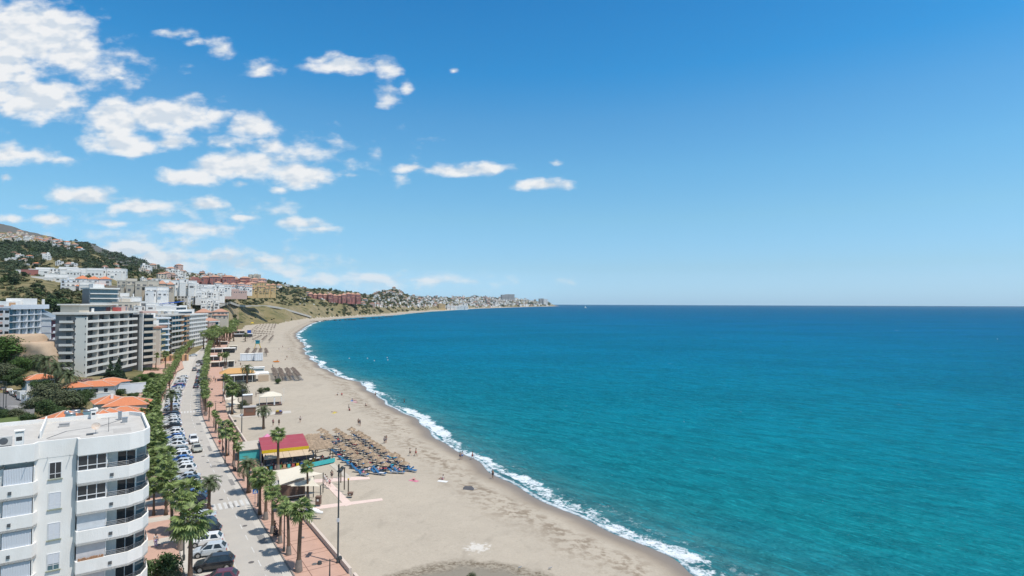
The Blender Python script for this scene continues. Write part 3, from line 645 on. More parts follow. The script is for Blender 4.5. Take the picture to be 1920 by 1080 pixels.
def make_palm(kind, seed, name='fan_palm'):
    rg = random.Random(seed); root = thing(name, (0, -9999, 0), 'prototype palm kept out of view', 'palm')
    h = 1.0
    if kind == 'fan':
        c = fan_crown(rg, 26, .78, .74); palm_trunk(5.6, .21, .15, (rg.uniform(-.25, .25), rg.uniform(-.2, .2)))
        b = (rg.uniform(-.25, .25), rg.uniform(-.2, .2)); t = palm_trunk(5.6, .21, .15, b).build('trunk', TRUNK, root, True)
        MB().lathe((0, 0, 0), [(.36, 0), (.34, .15), (.27, .9), (.235, 1.1)], 10).build('whitewashed_base', TRUNKG, t, True)
        co = c.build('crown', FAN, root); co.location = (b[0], b[1], 5.7)
        sk = dead_skirt(rg, 16, .2, .65).build('dead_fronds', FAND, root); sk.location = (b[0], b[1], 5.6)
    elif kind == 'fanbig':
        c = fan_crown(rg, 34, 1.25, 1.1, -48, 84, nsp=14); t = palm_trunk(6.4, .24, .17, (0, 0)).build('trunk', TRUNK, root, True)
        co = c.build('crown', FAN, root); co.location = (0, 0, 6.5)
        sk = dead_skirt(rg, 22, .2, 1.1).build('dead_fronds', FAND, root); sk.location = (0, 0, 6.35)
    elif kind == 'fanfar':
        c = fan_crown(rg, 22, .95, 1.05, nsp=8); t = palm_trunk(5.6, .24, .17, (0, 0), 6).build('trunk', TRUNK, root, True)
        co = c.build('crown', FAN, root); co.location = (0, 0, 5.7)
    elif kind == 'date':
        c = date_crown(rg, 38, 2.3); t = palm_trunk(4.0, .26, .23, (.1, 0), flare=1.3).build('trunk', TRUNK, root, True)
        co = c.build('crown', DATE, root); co.location = (.1, 0, 4.05)
    elif kind == 'datebig':
        c = date_crown(rg, 46, 4.8, leaf=.22); t = palm_trunk(6.5, .45, .42, (0, 0), flare=1.2).build('trunk', TRUNK, root, True)
        co = c.build('crown', DATE, root); co.location = (0, 0, 6.6)
    return root
def leaf_cloud(rg, cents, nleaf, size):
    """small leaf faces spread through clumps: cents = (x,y,z,r) rows"""
    rn = np.random.default_rng(rg.randrange(1 << 30)); C = np.array(cents, float); w_ = C[:, 3] ** 2; k = rn.choice(len(C), nleaf, p=w_ / w_.sum())
    d = rn.normal(size=(nleaf, 3)); d /= np.linalg.norm(d, axis=1)[:, None]; rad = C[k, 3] * (rn.random(nleaf) ** .35) * rn.uniform(.8, 1.15, nleaf)
    P = C[k, :3] + d * rad[:, None] * np.array([1, 1, .8]); n = d + rn.normal(size=(nleaf, 3)) * .55 + np.array([0, 0, .35]); n /= np.linalg.norm(n, axis=1)[:, None]
    a = np.cross(n, rn.normal(size=(nleaf, 3))); a /= np.linalg.norm(a, axis=1)[:, None]; b = np.cross(n, a); s = size * rn.uniform(.6, 1.3, nleaf)[:, None]
    V = np.stack([P - a * s, P - b * s * .6, P + a * s, P + b * s * .6], 1).reshape(-1, 3); Q = np.arange(nleaf * 4).reshape(-1, 4); return V, Q
def tree_mesh(rg, h, cw, ch, ncl, nleaf, size, shape='round'):
    cents = []
    for i in range(ncl):
        a = rg.uniform(0, 6.28); q = rg.random() ** .5
        if shape == 'round': zz = rg.uniform(-1, 1); rr = math.sqrt(max(0, 1 - zz * zz * .8)) * q; z = h - ch / 2 + zz * ch * .42
        elif shape == 'flat': zz = rg.uniform(-.5, .5); rr = q; z = h - ch / 2 + zz * ch
        else: t = (i + .5) / ncl; rr = (1 - t) * .9 * rg.uniform(.5, 1); z = h - ch + ch * t
        cl = cw * (.20 if shape != 'cone' else .17) * rg.uniform(.7, 1.4); cents.append((math.cos(a) * rr * cw * .5 * .8, math.sin(a) * rr * cw * .5 * .8, z, cl * (1 if shape != 'cone' else (1.25 - i / ncl))))
    return cents, leaf_cloud(rg, cents, nleaf, size)
def make_tree(seed, h, cw, ch, m, nleaf=2600, size=.22, ncl=20, shape='round', name='broadleaf_tree'):
    rg = random.Random(seed); root = thing(name, (0, -9999, 0), 'prototype tree kept out of view', 'tree')
    cents, (V, Q) = tree_mesh(rg, h, cw, ch, ncl, nleaf, size, shape); link('crown', from_np('crown', V, Q, m), root)
    t = MB(); th = h - ch * (.55 if shape != 'cone' else .1); r = .05 + h * .022; t.tube([(0, 0, -.5), (rg.uniform(-.1, .1), rg.uniform(-.1, .1), th * .5), (0, 0, th)], [r * 1.3, r, r * .6], 8)
    if shape != 'cone':
        for c in cents[:9]: t.tube([(0, 0, th * .62), ((c[0]) * .5, c[1] * .5, (th * .62 + c[2]) * .5 + .2), c[:3]], [r * .5, r * .3, r * .1], 5)
    t.build('trunk', BARK, root, True); return root
P_FAN = [make_palm('fan', 20 + i) for i in range(4)]
P_BIG = [make_palm('fanbig', 40 + i) for i in range(2)]
P_FAR = [make_palm('fanfar', 50 + i) for i in range(2)]
P_DATE = [make_palm('date', 60 + i, 'date_palm') for i in range(2)]
P_DBIG = [make_palm('datebig', 70, 'date_palm')]
PROTOS = P_FAN + P_BIG + P_FAR + P_DATE + P_DBIG
def plant(protos, x, y, z, s, label, group, rz=None):
    return dup(rng.choice(protos), (x, y, z), rng.uniform(0, 6.28) if rz is None else rz, label, s, group)
# -- seaward row on the promenade edge (photo feet and tops, near to far)
rowR = [(560,1071,935,'f'),(541,1040,938,'f'),(525,1018,930,'f'),(511,1000,906,'f'),(498,974,880,'f'),(487,965,880,'F'),(466,924,856,'d'),(457,902,862,'f'),(447,885,826,'f'),(438,874,808,'f'),(424,855,790,'F'),(417,846,812,'f'),(410,822,784,'f'),(405,812,770,'f'),(401,802,768,'f'),(392,790,752,'f')]
for i, (px, fy, ty, k) in enumerate(rowR):
    p = G(px, fy, 2.12); h = (fy - ty) / F * p.y; pr = {'f': P_FAN, 'F': P_BIG, 'd': P_DATE}[k]; full = {'f': 7.0, 'F': 8.2, 'd': 5.6}[k]
    if k == 'f': lb = f"fan palm on the promenade kerb, {nth(i)} in the seaward row"
    elif k == 'F': lb = f"thick crowned fan palm on the promenade kerb, {nth(i)} palm in the seaward row"
    else: lb = "grey green date palm with drooping fronds on the promenade kerb near the zebra crossing"
    plant(pr, p.x, p.y, 2.12, h / full * 1.02, lb, 'palms along the promenade kerb')
s, i = s_of(388, 780)[0], len(rowR)
ends = s_of(430, 640)[0]
while s < ends - 40:
    p = rpt(s, RH + .9 + rng.uniform(-.2, .4), 2.12); far = s > 160
    if abs(s - s_of(374, 742)[0]) < 2: plant(P_DATE, p.x, p.y, 2.1, 1.25, 'grey green date palm among the fan palms beyond the second zebra crossing', 'palms along the promenade kerb')
    else: plant(P_FAR if far else P_FAN, p.x, p.y, 2.12, rng.uniform(.82, 1.08), f"fan palm on the promenade kerb, {nth(i)} in the seaward row", 'palms along the promenade kerb')
    s += 3.4 if s < 150 else 4.2 + s * .006; i += 1
# -- inland row beside the parked cars
rowL = [(356,1100,948,'F'),(338,1030,918,'f'),(352,1002,900,'F'),(322,1000,905,'f')]
i = 0
for (px, fy, ty, k) in rowL:
    p = G(px, fy, 2.12); h = (fy - ty) / F * p.y; plant(P_BIG if k == 'F' else P_FAN, p.x, p.y, 2.12, h / (8.2 if k == 'F' else 7.0), f"large fan palm beside parked cars, {nth(i)} in the inland row", 'palms along the inland pavement'); i += 1
p = G(391.5, 955, 2.12); plant(P_DATE, p.x, p.y, 2.12, .98, 'slender date palm on the crossing island by the first zebra crossing', 'palms along the inland pavement')
s = s_of(345, 960)[0]
while s < ends - 60:
    for o in ((-RH - 6.0, -RH - 8.0) if int(s * 7) % 3 == 0 else (-RH - 6.0,)):
        p = rpt(s + rng.uniform(-.8, .8), o + rng.uniform(-.4, .4), 2.12)
        plant(P_FAR if s > 160 else P_BIG, p.x, p.y, 2.12, rng.uniform(.66, .88), f"fan palm over the inland pavement, {nth(i)} in the inland row", 'palms along the inland pavement'); i += 1
    s += 4.5 if s < 160 else 4.6 + s * .006
for zs, a in ((ZS[1], 0),):
    p = rpt(zs + .5, -RH - 2.2, 2.12); plant(P_DATE, p.x, p.y, 2.12, 1.3, 'bushy date palm on the island by the second zebra crossing', 'palms along the inland pavement')
# -- palms on the sand and by the beach restaurants
bp = [(521,884,798,'f','lone fan palm standing in front of the red roofed beach restaurant'),(577,936,862,'f','fan palm growing beside the cream shade sails'),
      (494,803,757,'d','small wind-bent date palm on the sand by the kiosk'),(421,746,700,'f','nearer fan palm of the pair on the sand edge by the orange roof'),(427,744,702,'f','farther fan palm of the pair on the sand edge by the orange roof'),
      (435,776,714,'F','fan palm in front of the cream awnings near the gazebo'),(463,718,680,'d','tall thin date palm beside the orange roofed beach bar'),(460,640,622,'d','small palm behind the blue roofed beach bar'),(424,690,658,'f','tall fan palm by the white awnings, last of four in a line'),
      (421,690,662,'f','tall fan palm by the white awnings, third of four in a line'),(417,686,660,'f','tall fan palm by the white awnings, second of four in a line'),(411,684,660,'f','tall fan palm by the white awnings, first of four in a line')]
for (px, fy, ty, k, lb) in bp:
    p = G(px, fy, 1.65); h = (fy - ty) / F * p.y; plant({'f': P_FAN, 'F': P_BIG, 'd': P_DATE}[k], p.x, p.y, 1.6, h / {'f': 7.0, 'F': 8.2, 'd': 5.6}[k], lb, 'palms on the beach')
# far palms where the seafront ends
for j in range(64):
    px = rng.uniform(380, 446); py = 655 - (px - 372) * .42 + rng.uniform(-14, 12)
    p = G(px, py, 2.2); plant(P_FAR, p.x, p.y, 2.0, rng.uniform(1.3, 2.0), f"distant fan palm where the seafront road ends, {nth(j)} from the road side", 'far palms where the seafront ends')
# -- gardens and streets behind the seafront
gp = [(107,735,672,'D'),(85,720,660,'D'),(128,742,690,'D'),(292,693,660,'f'),(310,694,656,'f'),(137,775,735,'d'),(298,735,700,'f'),(272,752,728,'f'),(318,735,700,'f')]
gl = ['nearest of the big date palms in front of the beige hotel', 'farther of the big date palms left of the beige hotel', 'right hand one of the big date palms by the beige hotel', 'fan palm on the terracotta forecourt beside the beige hotel', 'second fan palm on the terracotta forecourt beside the beige hotel',
      'yellowing date palm behind the solar water heaters', 'fan palm on the lawn corner', 'low fan palm beside the hedge of the garden', 'fan palm between the garden lawn and the pavement']
for (px, fy, ty, k), lb in zip(gp, gl):
    q = hit(px, fy) or G(px, fy, 3); h = (fy - ty) / F * q.y; plant({'f': P_FAN, 'd': P_DATE, 'D': P_DBIG}[k], q.x, q.y, q.z - .1, h / {'f': 7.0, 'd': 5.6, 'D': 9.6}[k], lb, 'garden palms')
T_R = [make_tree(100 + i, 6.5, 6.5, 4.8, LEAF, 5200, .19, 26) for i in range(3)]
T_B = [make_tree(110 + i, 6.0, 7.0, 4.8, LEAFB, 5200, .19, 26) for i in range(2)]
T_O = [make_tree(120 + i, 5.0, 6.0, 3.8, LEAFO, 5200, .17, 26) for i in range(2)]
T_P = [make_tree(130 + i, 8.0, 6.0, 7.2, LEAFD, 3400, .22, 22, 'cone', 'pine_tree') for i in range(2)]
T_S = [make_tree(140, 2.2, 3.2, 2.0, LEAFO, 3200, .10, 20, 'round', 'shrub'), make_tree(141, 2.0, 3.2, 1.9, LEAF, 3200, .11, 20, 'round', 'shrub')]
T_F = [make_tree(142, 2.4, 3.6, 2.0, FLOW, 3000, .12, 18, 'round', 'shrub')]
PROTOS += T_R + T_B + T_O + T_P + T_S + T_F
def tree_at(protos, px, py, hpx, base_h, lb, grp='trees of the gardens', z=None, wide=1.0):
    q = (hit(px, py) if z is None else G(px, py, z)) or G(px, py, 3); sc = hpx / F * q.y / base_h
    return dup(rng.choice(protos), (q.x, q.y, q.z - .2), rng.uniform(0, 6.28), lb, (sc * wide, sc * wide, sc), grp)
tree_at(T_B, 10, 682, 48, 6, 'big bright green rounded tree below the sand coloured rock', wide=1.5)
tree_at(T_B, 40, 700, 30, 6, 'bright green tree beside the curved street lamp', wide=1.2)
GT = [(60,690,T_O,24,1.6),(85,672,T_O,22,1.6),(115,672,T_B,22,1.2),(5,716,T_O,34,1.3),(28,722,T_R,30,1.3),(52,735,T_R,34,1.3),(75,740,T_R,30,1.3),(95,760,T_O,42,1.4),(120,772,T_O,40,1.2),
      (66,772,T_O,28,1.3),(88,785,T_R,34,1.3),(112,792,T_R,30,1.2),(30,790,T_O,24,1.3),(8,792,T_R,24,1.3),(50,796,T_R,22,1.5),(150,768,T_R,30,1.2),(165,752,T_R,24,1.2),(142,748,T_R,18,1.2),
      (232,730,T_P,32,1.3),(206,728,T_P,54,1.0),(176,738,T_R,18,1.2),(222,715,T_P,46,.8),(190,726,T_F,16,1.9),(160,722,T_F,14,1.9),(252,722,T_R,16,1.3),(244,735,T_S,12,1.4),(268,715,T_B,14,1.3),(285,710,T_R,12,1.6),
      (262,735,T_R,14,1.2),(300,712,T_B,12,1.4),(278,728,T_B,16,1.2),(225,742,T_R,14,1.6),(250,748,T_R,14,1.4),(118,690,T_P,20,.8),(108,700,T_R,20,1.3),(270,755,T_R,14,1.3),(288,748,T_B,16,1.3),(290,765,T_R,16,1.2)]
for j, (px, py, pr, hp, wd) in enumerate(GT):
    kd = 'feathery dark pine' if pr is T_P else 'pink flowering shrub' if pr is T_F else 'bright green tree' if pr is T_B else 'grey olive green tree' if pr is T_O else 'low rounded shrub' if pr is T_S else 'dark green leafy tree'
    zone = 'near the side street' if px < 60 else 'between the side street and the villas' if px < 130 else 'in the villa gardens before the beige hotel' if px < 240 else 'in the garden by the lawn'
    hp = hp * (1 if pr is not T_F else .8); b = {id(T_R): 6.5, id(T_B): 6., id(T_O): 5., id(T_P): 8., id(T_S): 2., id(T_F): 2.4}[id(pr)]
    tree_at(pr, px, py, hp, b, f"{kd} {zone}, {nth(j)} garden tree", wide=wd)
tree_at(T_S, 300, 1085, 46, 2.1, 'rounded olive green shrub at the foot of the white apartment block', z=2.1)
tree_at(T_S, 318, 1100, 30, 2.1, 'small pale shrub on the pavement edge below the white apartment block', z=2.1)
tree_at(T_S, 885, 1088, 14, 2.1, 'small bright green shrub on the damp hollow of the sand', z=1.5)
for j, (px, py, hp) in enumerate([(450,742,22),(441,742,20),(490,736,9),(500,733,8),(521,718,9),(454,765,14)]):
    tree_at(T_S, px, py, hp, 2.1, ['round green shrub beside the orange roofed beach bar, nearer the palm', 'round green shrub beside the orange roofed beach bar, nearer the wall', 'low grey shrub on the sand next to the beach bar terrace', 'second low grey shrub on the sand next to the beach bar terrace', 'lone potted shrub on the open sand', 'round shrub behind the brown kiosk'][j], 'shrubs on the beach', z=1.65)
def hedge(name, pts, w, h, z, m, lb):
    rg = random.Random(len(pts) * 7 + int(w * 10)); cents = []
    for a, b in zip(pts[:-1], pts[1:]):
        a = Vector(a); b = Vector(b); n = max(1, int((b - a).length / (w * .5)))
        for i in range(n): p = a.lerp(b, i / n); cents.append((p.x, p.y, z + h * .5, w * .55))
    V, Q = leaf_cloud(rg, cents, min(9000, len(cents) * 220), .14); me = from_np(name, V, Q, m); return link(name, me, label=lb, category='hedge')
def hp(px, py): q = hit(px, py) or G(px, py, 2.2); return (q.x, q.y)
hedge('hedge', [hp(225,690), hp(262,694), hp(300,697)], 2.2, 1.6, 2.3, LEAF, 'dark clipped hedge between the terracotta forecourt and the garden')
hedge('hedge', [hp(205,722), hp(240,722), hp(262,718)], 2.0, 1.8, 3.0, FLOW, 'greyish flowering hedge on top of the white garden wall')
sheet('garden_lawn', [(252,748),(292,742),(296,756),(275,775),(262,770),(250,762)], 2.3, LAWN)
sheet('garden_lawn', [(236,702),(300,700),(300,712),(280,722),(240,716)], 2.5, LAWN)
sheet('forecourt', [(268,702),(262,690),(300,672),(338,668),(345,690),(322,702)], 2.4, TERR)
# distant trees on the slopes: light copies without parts
def far_tree(seed, m, shape='round'):
    rg = random.Random(seed); _, (V, Q) = tree_mesh(rg, 8, 8, 6.5, 12, 420, .75, shape); n = len(V)
    tv = [(.3, 0, -2), (-.3, .3, -2), (-.3, -.3, -2), (0, 0, 5)]; V = np.vstack([V, tv]); Q = np.vstack([Q, [[n, n + 1, n + 3, n + 3], [n + 1, n + 2, n + 3, n + 3]]])
    mi = [0] * (len(Q) - 2) + [1, 1]
    me = bpy.data.meshes.new('far_tree'); me.from_pydata([tuple(v) for v in V], [], [tuple(dict.fromkeys(q)) for q in Q.tolist()]); me.materials.append(m); me.materials.append(BARK); me.polygons.foreach_set('material_index', mi); return me
FT = [far_tree(200 + i, m) for i, m in enumerate([LEAF, LEAFD, LEAFD, LEAF, LEAFO])]
FT2 = [far_tree(210, LEAFD, 'cone'), far_tree(211, LEAFD, 'flat')]
TREE_ZONES = [  # px range, py range, count, height px range, where
 ((0,45),(518,534),18,(8,15),'on the scrubby bluff'),((40,100),(540,560),14,(8,13),'on the side of the bluff gully'),((88,130),(566,594),12,(14,24),'below the eroded bluff'),((120,240),(548,566),24,(6,11),'below the terraced white apartments'),
 ((0,90),(488,505),26,(5,9),'among the upper villas'),((0,160),(452,478),70,(5,9),'in the dark wood below the ridge houses'),((155,235),(475,512),50,(5,9),'in the dark wood by the mountain foot'),((225,282),(502,522),26,(5,9),'behind the terraced estate'),
 ((285,400),(505,520),22,(3,6),'on the skyline of the old town'),((330,500),(512,528),30,(3,5),'behind the red hotels'),((505,640),(525,552),60,(4,7),'in the wood right of the yellow hotel'),((500,600),(553,568),22,(4,7),'above the coast road'),
 ((385,520),(552,576),44,(3,6),'on the slope under the red hotels'),((230,285),(538,548),12,(4,8),'by the stone retaining wall'),((300,330),(588,602),6,(12,20),'behind the pale apartment blocks'),((560,640),(575,594),18,(3,6),'on the far bluff'),
 ((640,790),(545,574),80,(2.5,4.5),'on the far green hill'),((780,960),(556,575),60,(2,3.5),'between the far town houses'),((470,620),(596,604),18,(3,5),'along the foot of the bluff'),((400,440),(592,612),12,(5,9),'behind the far palms')]
nt_ = 0
for (x0, x1), (y0, y1), n, (h0, h1), where in TREE_ZONES:
    c_ = []
    for k in range(int(n * .5)): c_.append((rng.uniform(x0, x1), rng.uniform(y0, y1)))
    c_.sort()
    for k, (px, py) in enumerate(c_):
        q = hit(px, py)
        if q is None or q.z < 2: continue
        sc = rng.uniform(h0, h1) / F * q.y / 8; o = bpy.data.objects.new('tree', rng.choice(FT if rng.random() < .85 else FT2)); COL.objects.link(o)
        o.location = (q.x, q.y, q.z - .3 * sc); o.rotation_euler = (0, 0, rng.uniform(0, 6.28)); o.scale = (sc * rng.uniform(1, 1.5),) * 2 + (sc,)
        tag(o, f"{nth(k)} tree from the inland end {where}", 'tree', 'trees ' + where); nt_ += 1
# scrub that nobody could count
def scrub():
    rg = np.random.default_rng(8); VV = []; QQ = []; n = 0; base = []
    for k in range(3):
        V, Q = leaf_cloud(random.Random(300 + k), [(0, 0, .5, 1.0), (.8, .3, .3, .7), (-.6, .5, .4, .8)], 46, .42); base.append((V, Q))
    zones = [((0,130),(520,600),260),((0,300),(455,520),1100),((100,300),(545,600),700),((230,420),(505,560),500),((300,480),(560,600),600),((400,700),(525,600),1500),((640,800),(545,595),600),((0,160),(600,700),260)]
    for (x0, x1), (y0, y1), c in zones:
        for _ in range(c):
            px, py = rg.uniform(x0, x1), rg.uniform(y0, y1); 
            if vnoise(np.array([px / 9.]), np.array([py / 5.]), 9)[0] < .38: continue
            if 405 < px < 640 and py > 574: continue
            q = hit(px, py)
            if q is None or q.z < 3.5: continue
            V, Q = base[rg.integers(3)]; s_ = rg.uniform(.9, 2.1) * (.8 + q.y / 900); a = rg.uniform(0, 6.28); ca, sa = math.cos(a), math.sin(a)
            W_ = np.stack([V[:, 0] * ca - V[:, 1] * sa, V[:, 0] * sa + V[:, 1] * ca, V[:, 2] * .8], 1) * s_ + np.array(q); VV.append(W_); QQ.append(Q + n); n += len(V)
    link('scrub', from_np('scrub', np.vstack(VV), np.vstack(QQ), mat('scrub_leaf', (.105, .110, .052), .9, (.050, .068, .028), .05, .6, island=.5, world=True)), kind='stuff', label='low green and olive scrub covering the slopes', category='scrub')
scrub()

WOODL = mat('wood_leaf', (.070, .100, .052), .85, (.040, .062, .032), .3, .7, island=.5)
def wood(name, lb, zones, m, seed, sz, zmin=3.5, thr=.3):
    rg = np.random.default_rng(seed); VV = []; QQ = []; n = 0; base = [leaf_cloud(random.Random(seed + k), [(0, 0, .6, 1.0), (.9, .3, .4, .8), (-.7, .5, .5, .8), (0, -.8, .3, .7)], 70, .34) for k in range(4)]
    for (x0, x1), (y0, y1), c in zones:
        for _ in range(c):
            px, py = rg.uniform(x0, x1), rg.uniform(y0, y1)
            if vnoise(np.array([px / 14.]), np.array([py / 6.]), seed)[0] < thr: continue
            q = hit(px, py)
            if q is None or q.z < zmin: continue
            V, Q = base[rg.integers(4)]; s_ = rg.uniform(.7, 1.5) * sz * q.y / 1000; a = rg.uniform(0, 6.28); ca, sa = math.cos(a), math.sin(a)
            VV.append(np.stack([V[:, 0] * ca - V[:, 1] * sa, V[:, 0] * sa + V[:, 1] * ca, V[:, 2]], 1) * s_ + np.array(q)); QQ.append(Q + n); n += len(V)
    link(name, from_np(name, np.vstack(VV), np.vstack(QQ), m), kind='stuff', label=lb, category='wood')
wood('hillside_wood', 'dark green wood covering the hillside below the ridge houses', [((0, 165), (456, 484), 900), ((150, 300), (470, 515), 500), ((0, 60), (484, 512), 150)], WOODL, 21, 3.0)
wood('shore_wood', 'green trees mixed among the far town houses', [((500, 640), (525, 560), 350), ((640, 800), (545, 574), 330), ((780, 1030), (555, 575), 300)], WOODL, 22, 1.9, thr=.25)
# ================================================================== BUILDINGS
def render_mat(n, c, c2=None): return mat(n, c, .85, c2 or tuple(v * .86 for v in c), .5, .7, bump=.25, bscale=9, detail=7)
WH = mat('white_render', (.86, .84, .80), .85, (.70, .67, .62), .8, .75, bump=.25, bscale=9, detail=9, stretch=(1, 1, .3)); WH2 = render_mat('bluish_white_render', (.76, .79, .82)); BEI = render_mat('beige_render', (.56, .50, .41)); CRM = render_mat('cream_render', (.68, .59, .48))
YEL = render_mat('ochre_render', (.62, .44, .22)); REDR = render_mat('red_render', (.45, .10, .09)); PNK = render_mat('pink_render', (.60, .42, .36)); ORR = render_mat('orange_render', (.60, .36, .20)); GRYR = render_mat('grey_render', (.42, .41, .40)); BRN = render_mat('brown_panel', (.19, .12, .09))
TILE = mat('terracotta_roof_tile', (.62, .225, .105), .85, (.48, .17, .085), 1.2, .6, bump=.8, bscale=3, stretch=(5, 1, 1)); TILE2 = mat('pale_roof_tile', (.50, .27, .18), .85, (.38, .22, .16), 1.2, .6)
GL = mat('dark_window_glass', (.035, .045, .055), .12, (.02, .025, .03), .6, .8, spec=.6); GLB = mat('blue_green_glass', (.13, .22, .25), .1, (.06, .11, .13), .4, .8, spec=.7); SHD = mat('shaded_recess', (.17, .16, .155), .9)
SHUT = mat('grey_shutter', (.68, .70, .73), .6, (.56, .59, .63), 8, .5, stretch=(1, 1, 6)); METAL = mat('rail_metal', (.16, .17, .18), .45, metal=.6); ALU = mat('white_frame', (.72, .72, .72), .5); STEEL = mat('galvanised_steel', (.42, .44, .46), .4, metal=.7)
ROOFC = mat('roof_screed', (.56, .54, .50), .9, (.42, .40, .37), .8, .6, detail=8); GRN = mat('green_awning', (.13, .33, .12), .8); BLU = mat('blue_tarpaulin', (.02, .10, .42), .7); CANV = mat('cream_canvas', (.74, .68, .56), .85, (.68, .62, .51), .4, .5, trans=.15)
ROCK = mat('sandy_rock', (.50, .375, .265), .95, (.40, .29, .20), .25, .6, bump=1, bscale=1.2, world=True, detail=9)
# ---------------------------------------------------------------- the white block in front
A = R(36); O = Vector((-42.7, 57.0, 0)); blk = thing('apartment_block', (O.x, O.y, 0), 'white apartment block with curved balconies nearest the camera beside the parked cars', 'apartment block', rz=A)
ZT = 20.6; FL = 2.9; FR = [(-14.0, -3.2), (-3.2, 0), (0, 6.05)]; D = 13.5
def plan(off=0.0): return [(-14, 0), (6.1, 0), (6.1, D - 2.0), (5.4, D - .9), (4.9, D), (-14, D)]
core = MB(); core.prism([(-14, 1.15), (-3.2, 1.15), (-3.2, 0), (0, 0), (0, 1.5), (5.0, 1.5), (6.0, 3.4), (6.0, D - 2), (5.4, D - .9), (4.9, D), (-14, D)], 1.9, ZT - 1.0)
core.build('wall', WH, blk)
# fascia band right round the roof, then the parapet
fa = MB(); outl = [(-14, -.75), (-3.2, -.75), (-2.9, -.02), (-.02, -.02), (.1, -.85), (4.3, -.85), (5.6, .1), (6.2, 1.6), (6.2, D - 2), (5.5, D - .8), (4.9, D + .02), (-14, D + .02)]
def inset(P, d):
    n = len(P); out = []
    for i in range(n):
        a, b, c = Vector(P[i - 1]), Vector(P[i]), Vector(P[(i + 1) % n]); e = (b - a).normalized(); f = (c - b).normalized(); n1 = Vector((-e.y, e.x)); n2 = Vector((-f.y, f.x)); m_ = (n1 + n2).normalized(); out.append(tuple(b + m_ * d / max(.4, m_.dot(n1))))
    return out
def ring(mb, P, d, z0, z1, mi=0):
    Q = inset(P, d); n = len(P)
    for i in range(n):
        j = (i + 1) % n; mb.add([(*P[i], z0), (*P[j], z0), (*Q[j], z0), (*Q[i], z0), (*P[i], z1), (*P[j], z1), (*Q[j], z1), (*Q[i], z1)], [(0, 1, 5, 4), (4, 5, 6, 7), (2, 3, 7, 6), (0, 3, 2, 1)], mi)
ring(fa, outl, .22, ZT - 1.62, ZT); fa.prism(inset(outl, .2), ZT - 1.62, ZT - 1.35); fa.build('roof_parapet', WH, blk)
rt = MB().prism(inset(outl, .23), ZT - 1.345, ZT - .42); rt.build('roof_terrace', ROOFC, blk)
MB().box(-3.1, -2.96, 4.0, D - .3, ZT - .42, ZT + .30).build('dividing_wall', WH, blk)
bal_s = [(-.05, -.02), (.1, -.85), (4.3, -.85), (5.6, .1), (6.2, 1.6), (6.2, 3.5), (5.98, 3.5), (5.0, 1.5), (0.0, 1.5)]
bal_l = [(-14, -.75), (-3.2, -.75), (-2.9, -.02), (-3.15, 1.15), (-14, 1.15)]
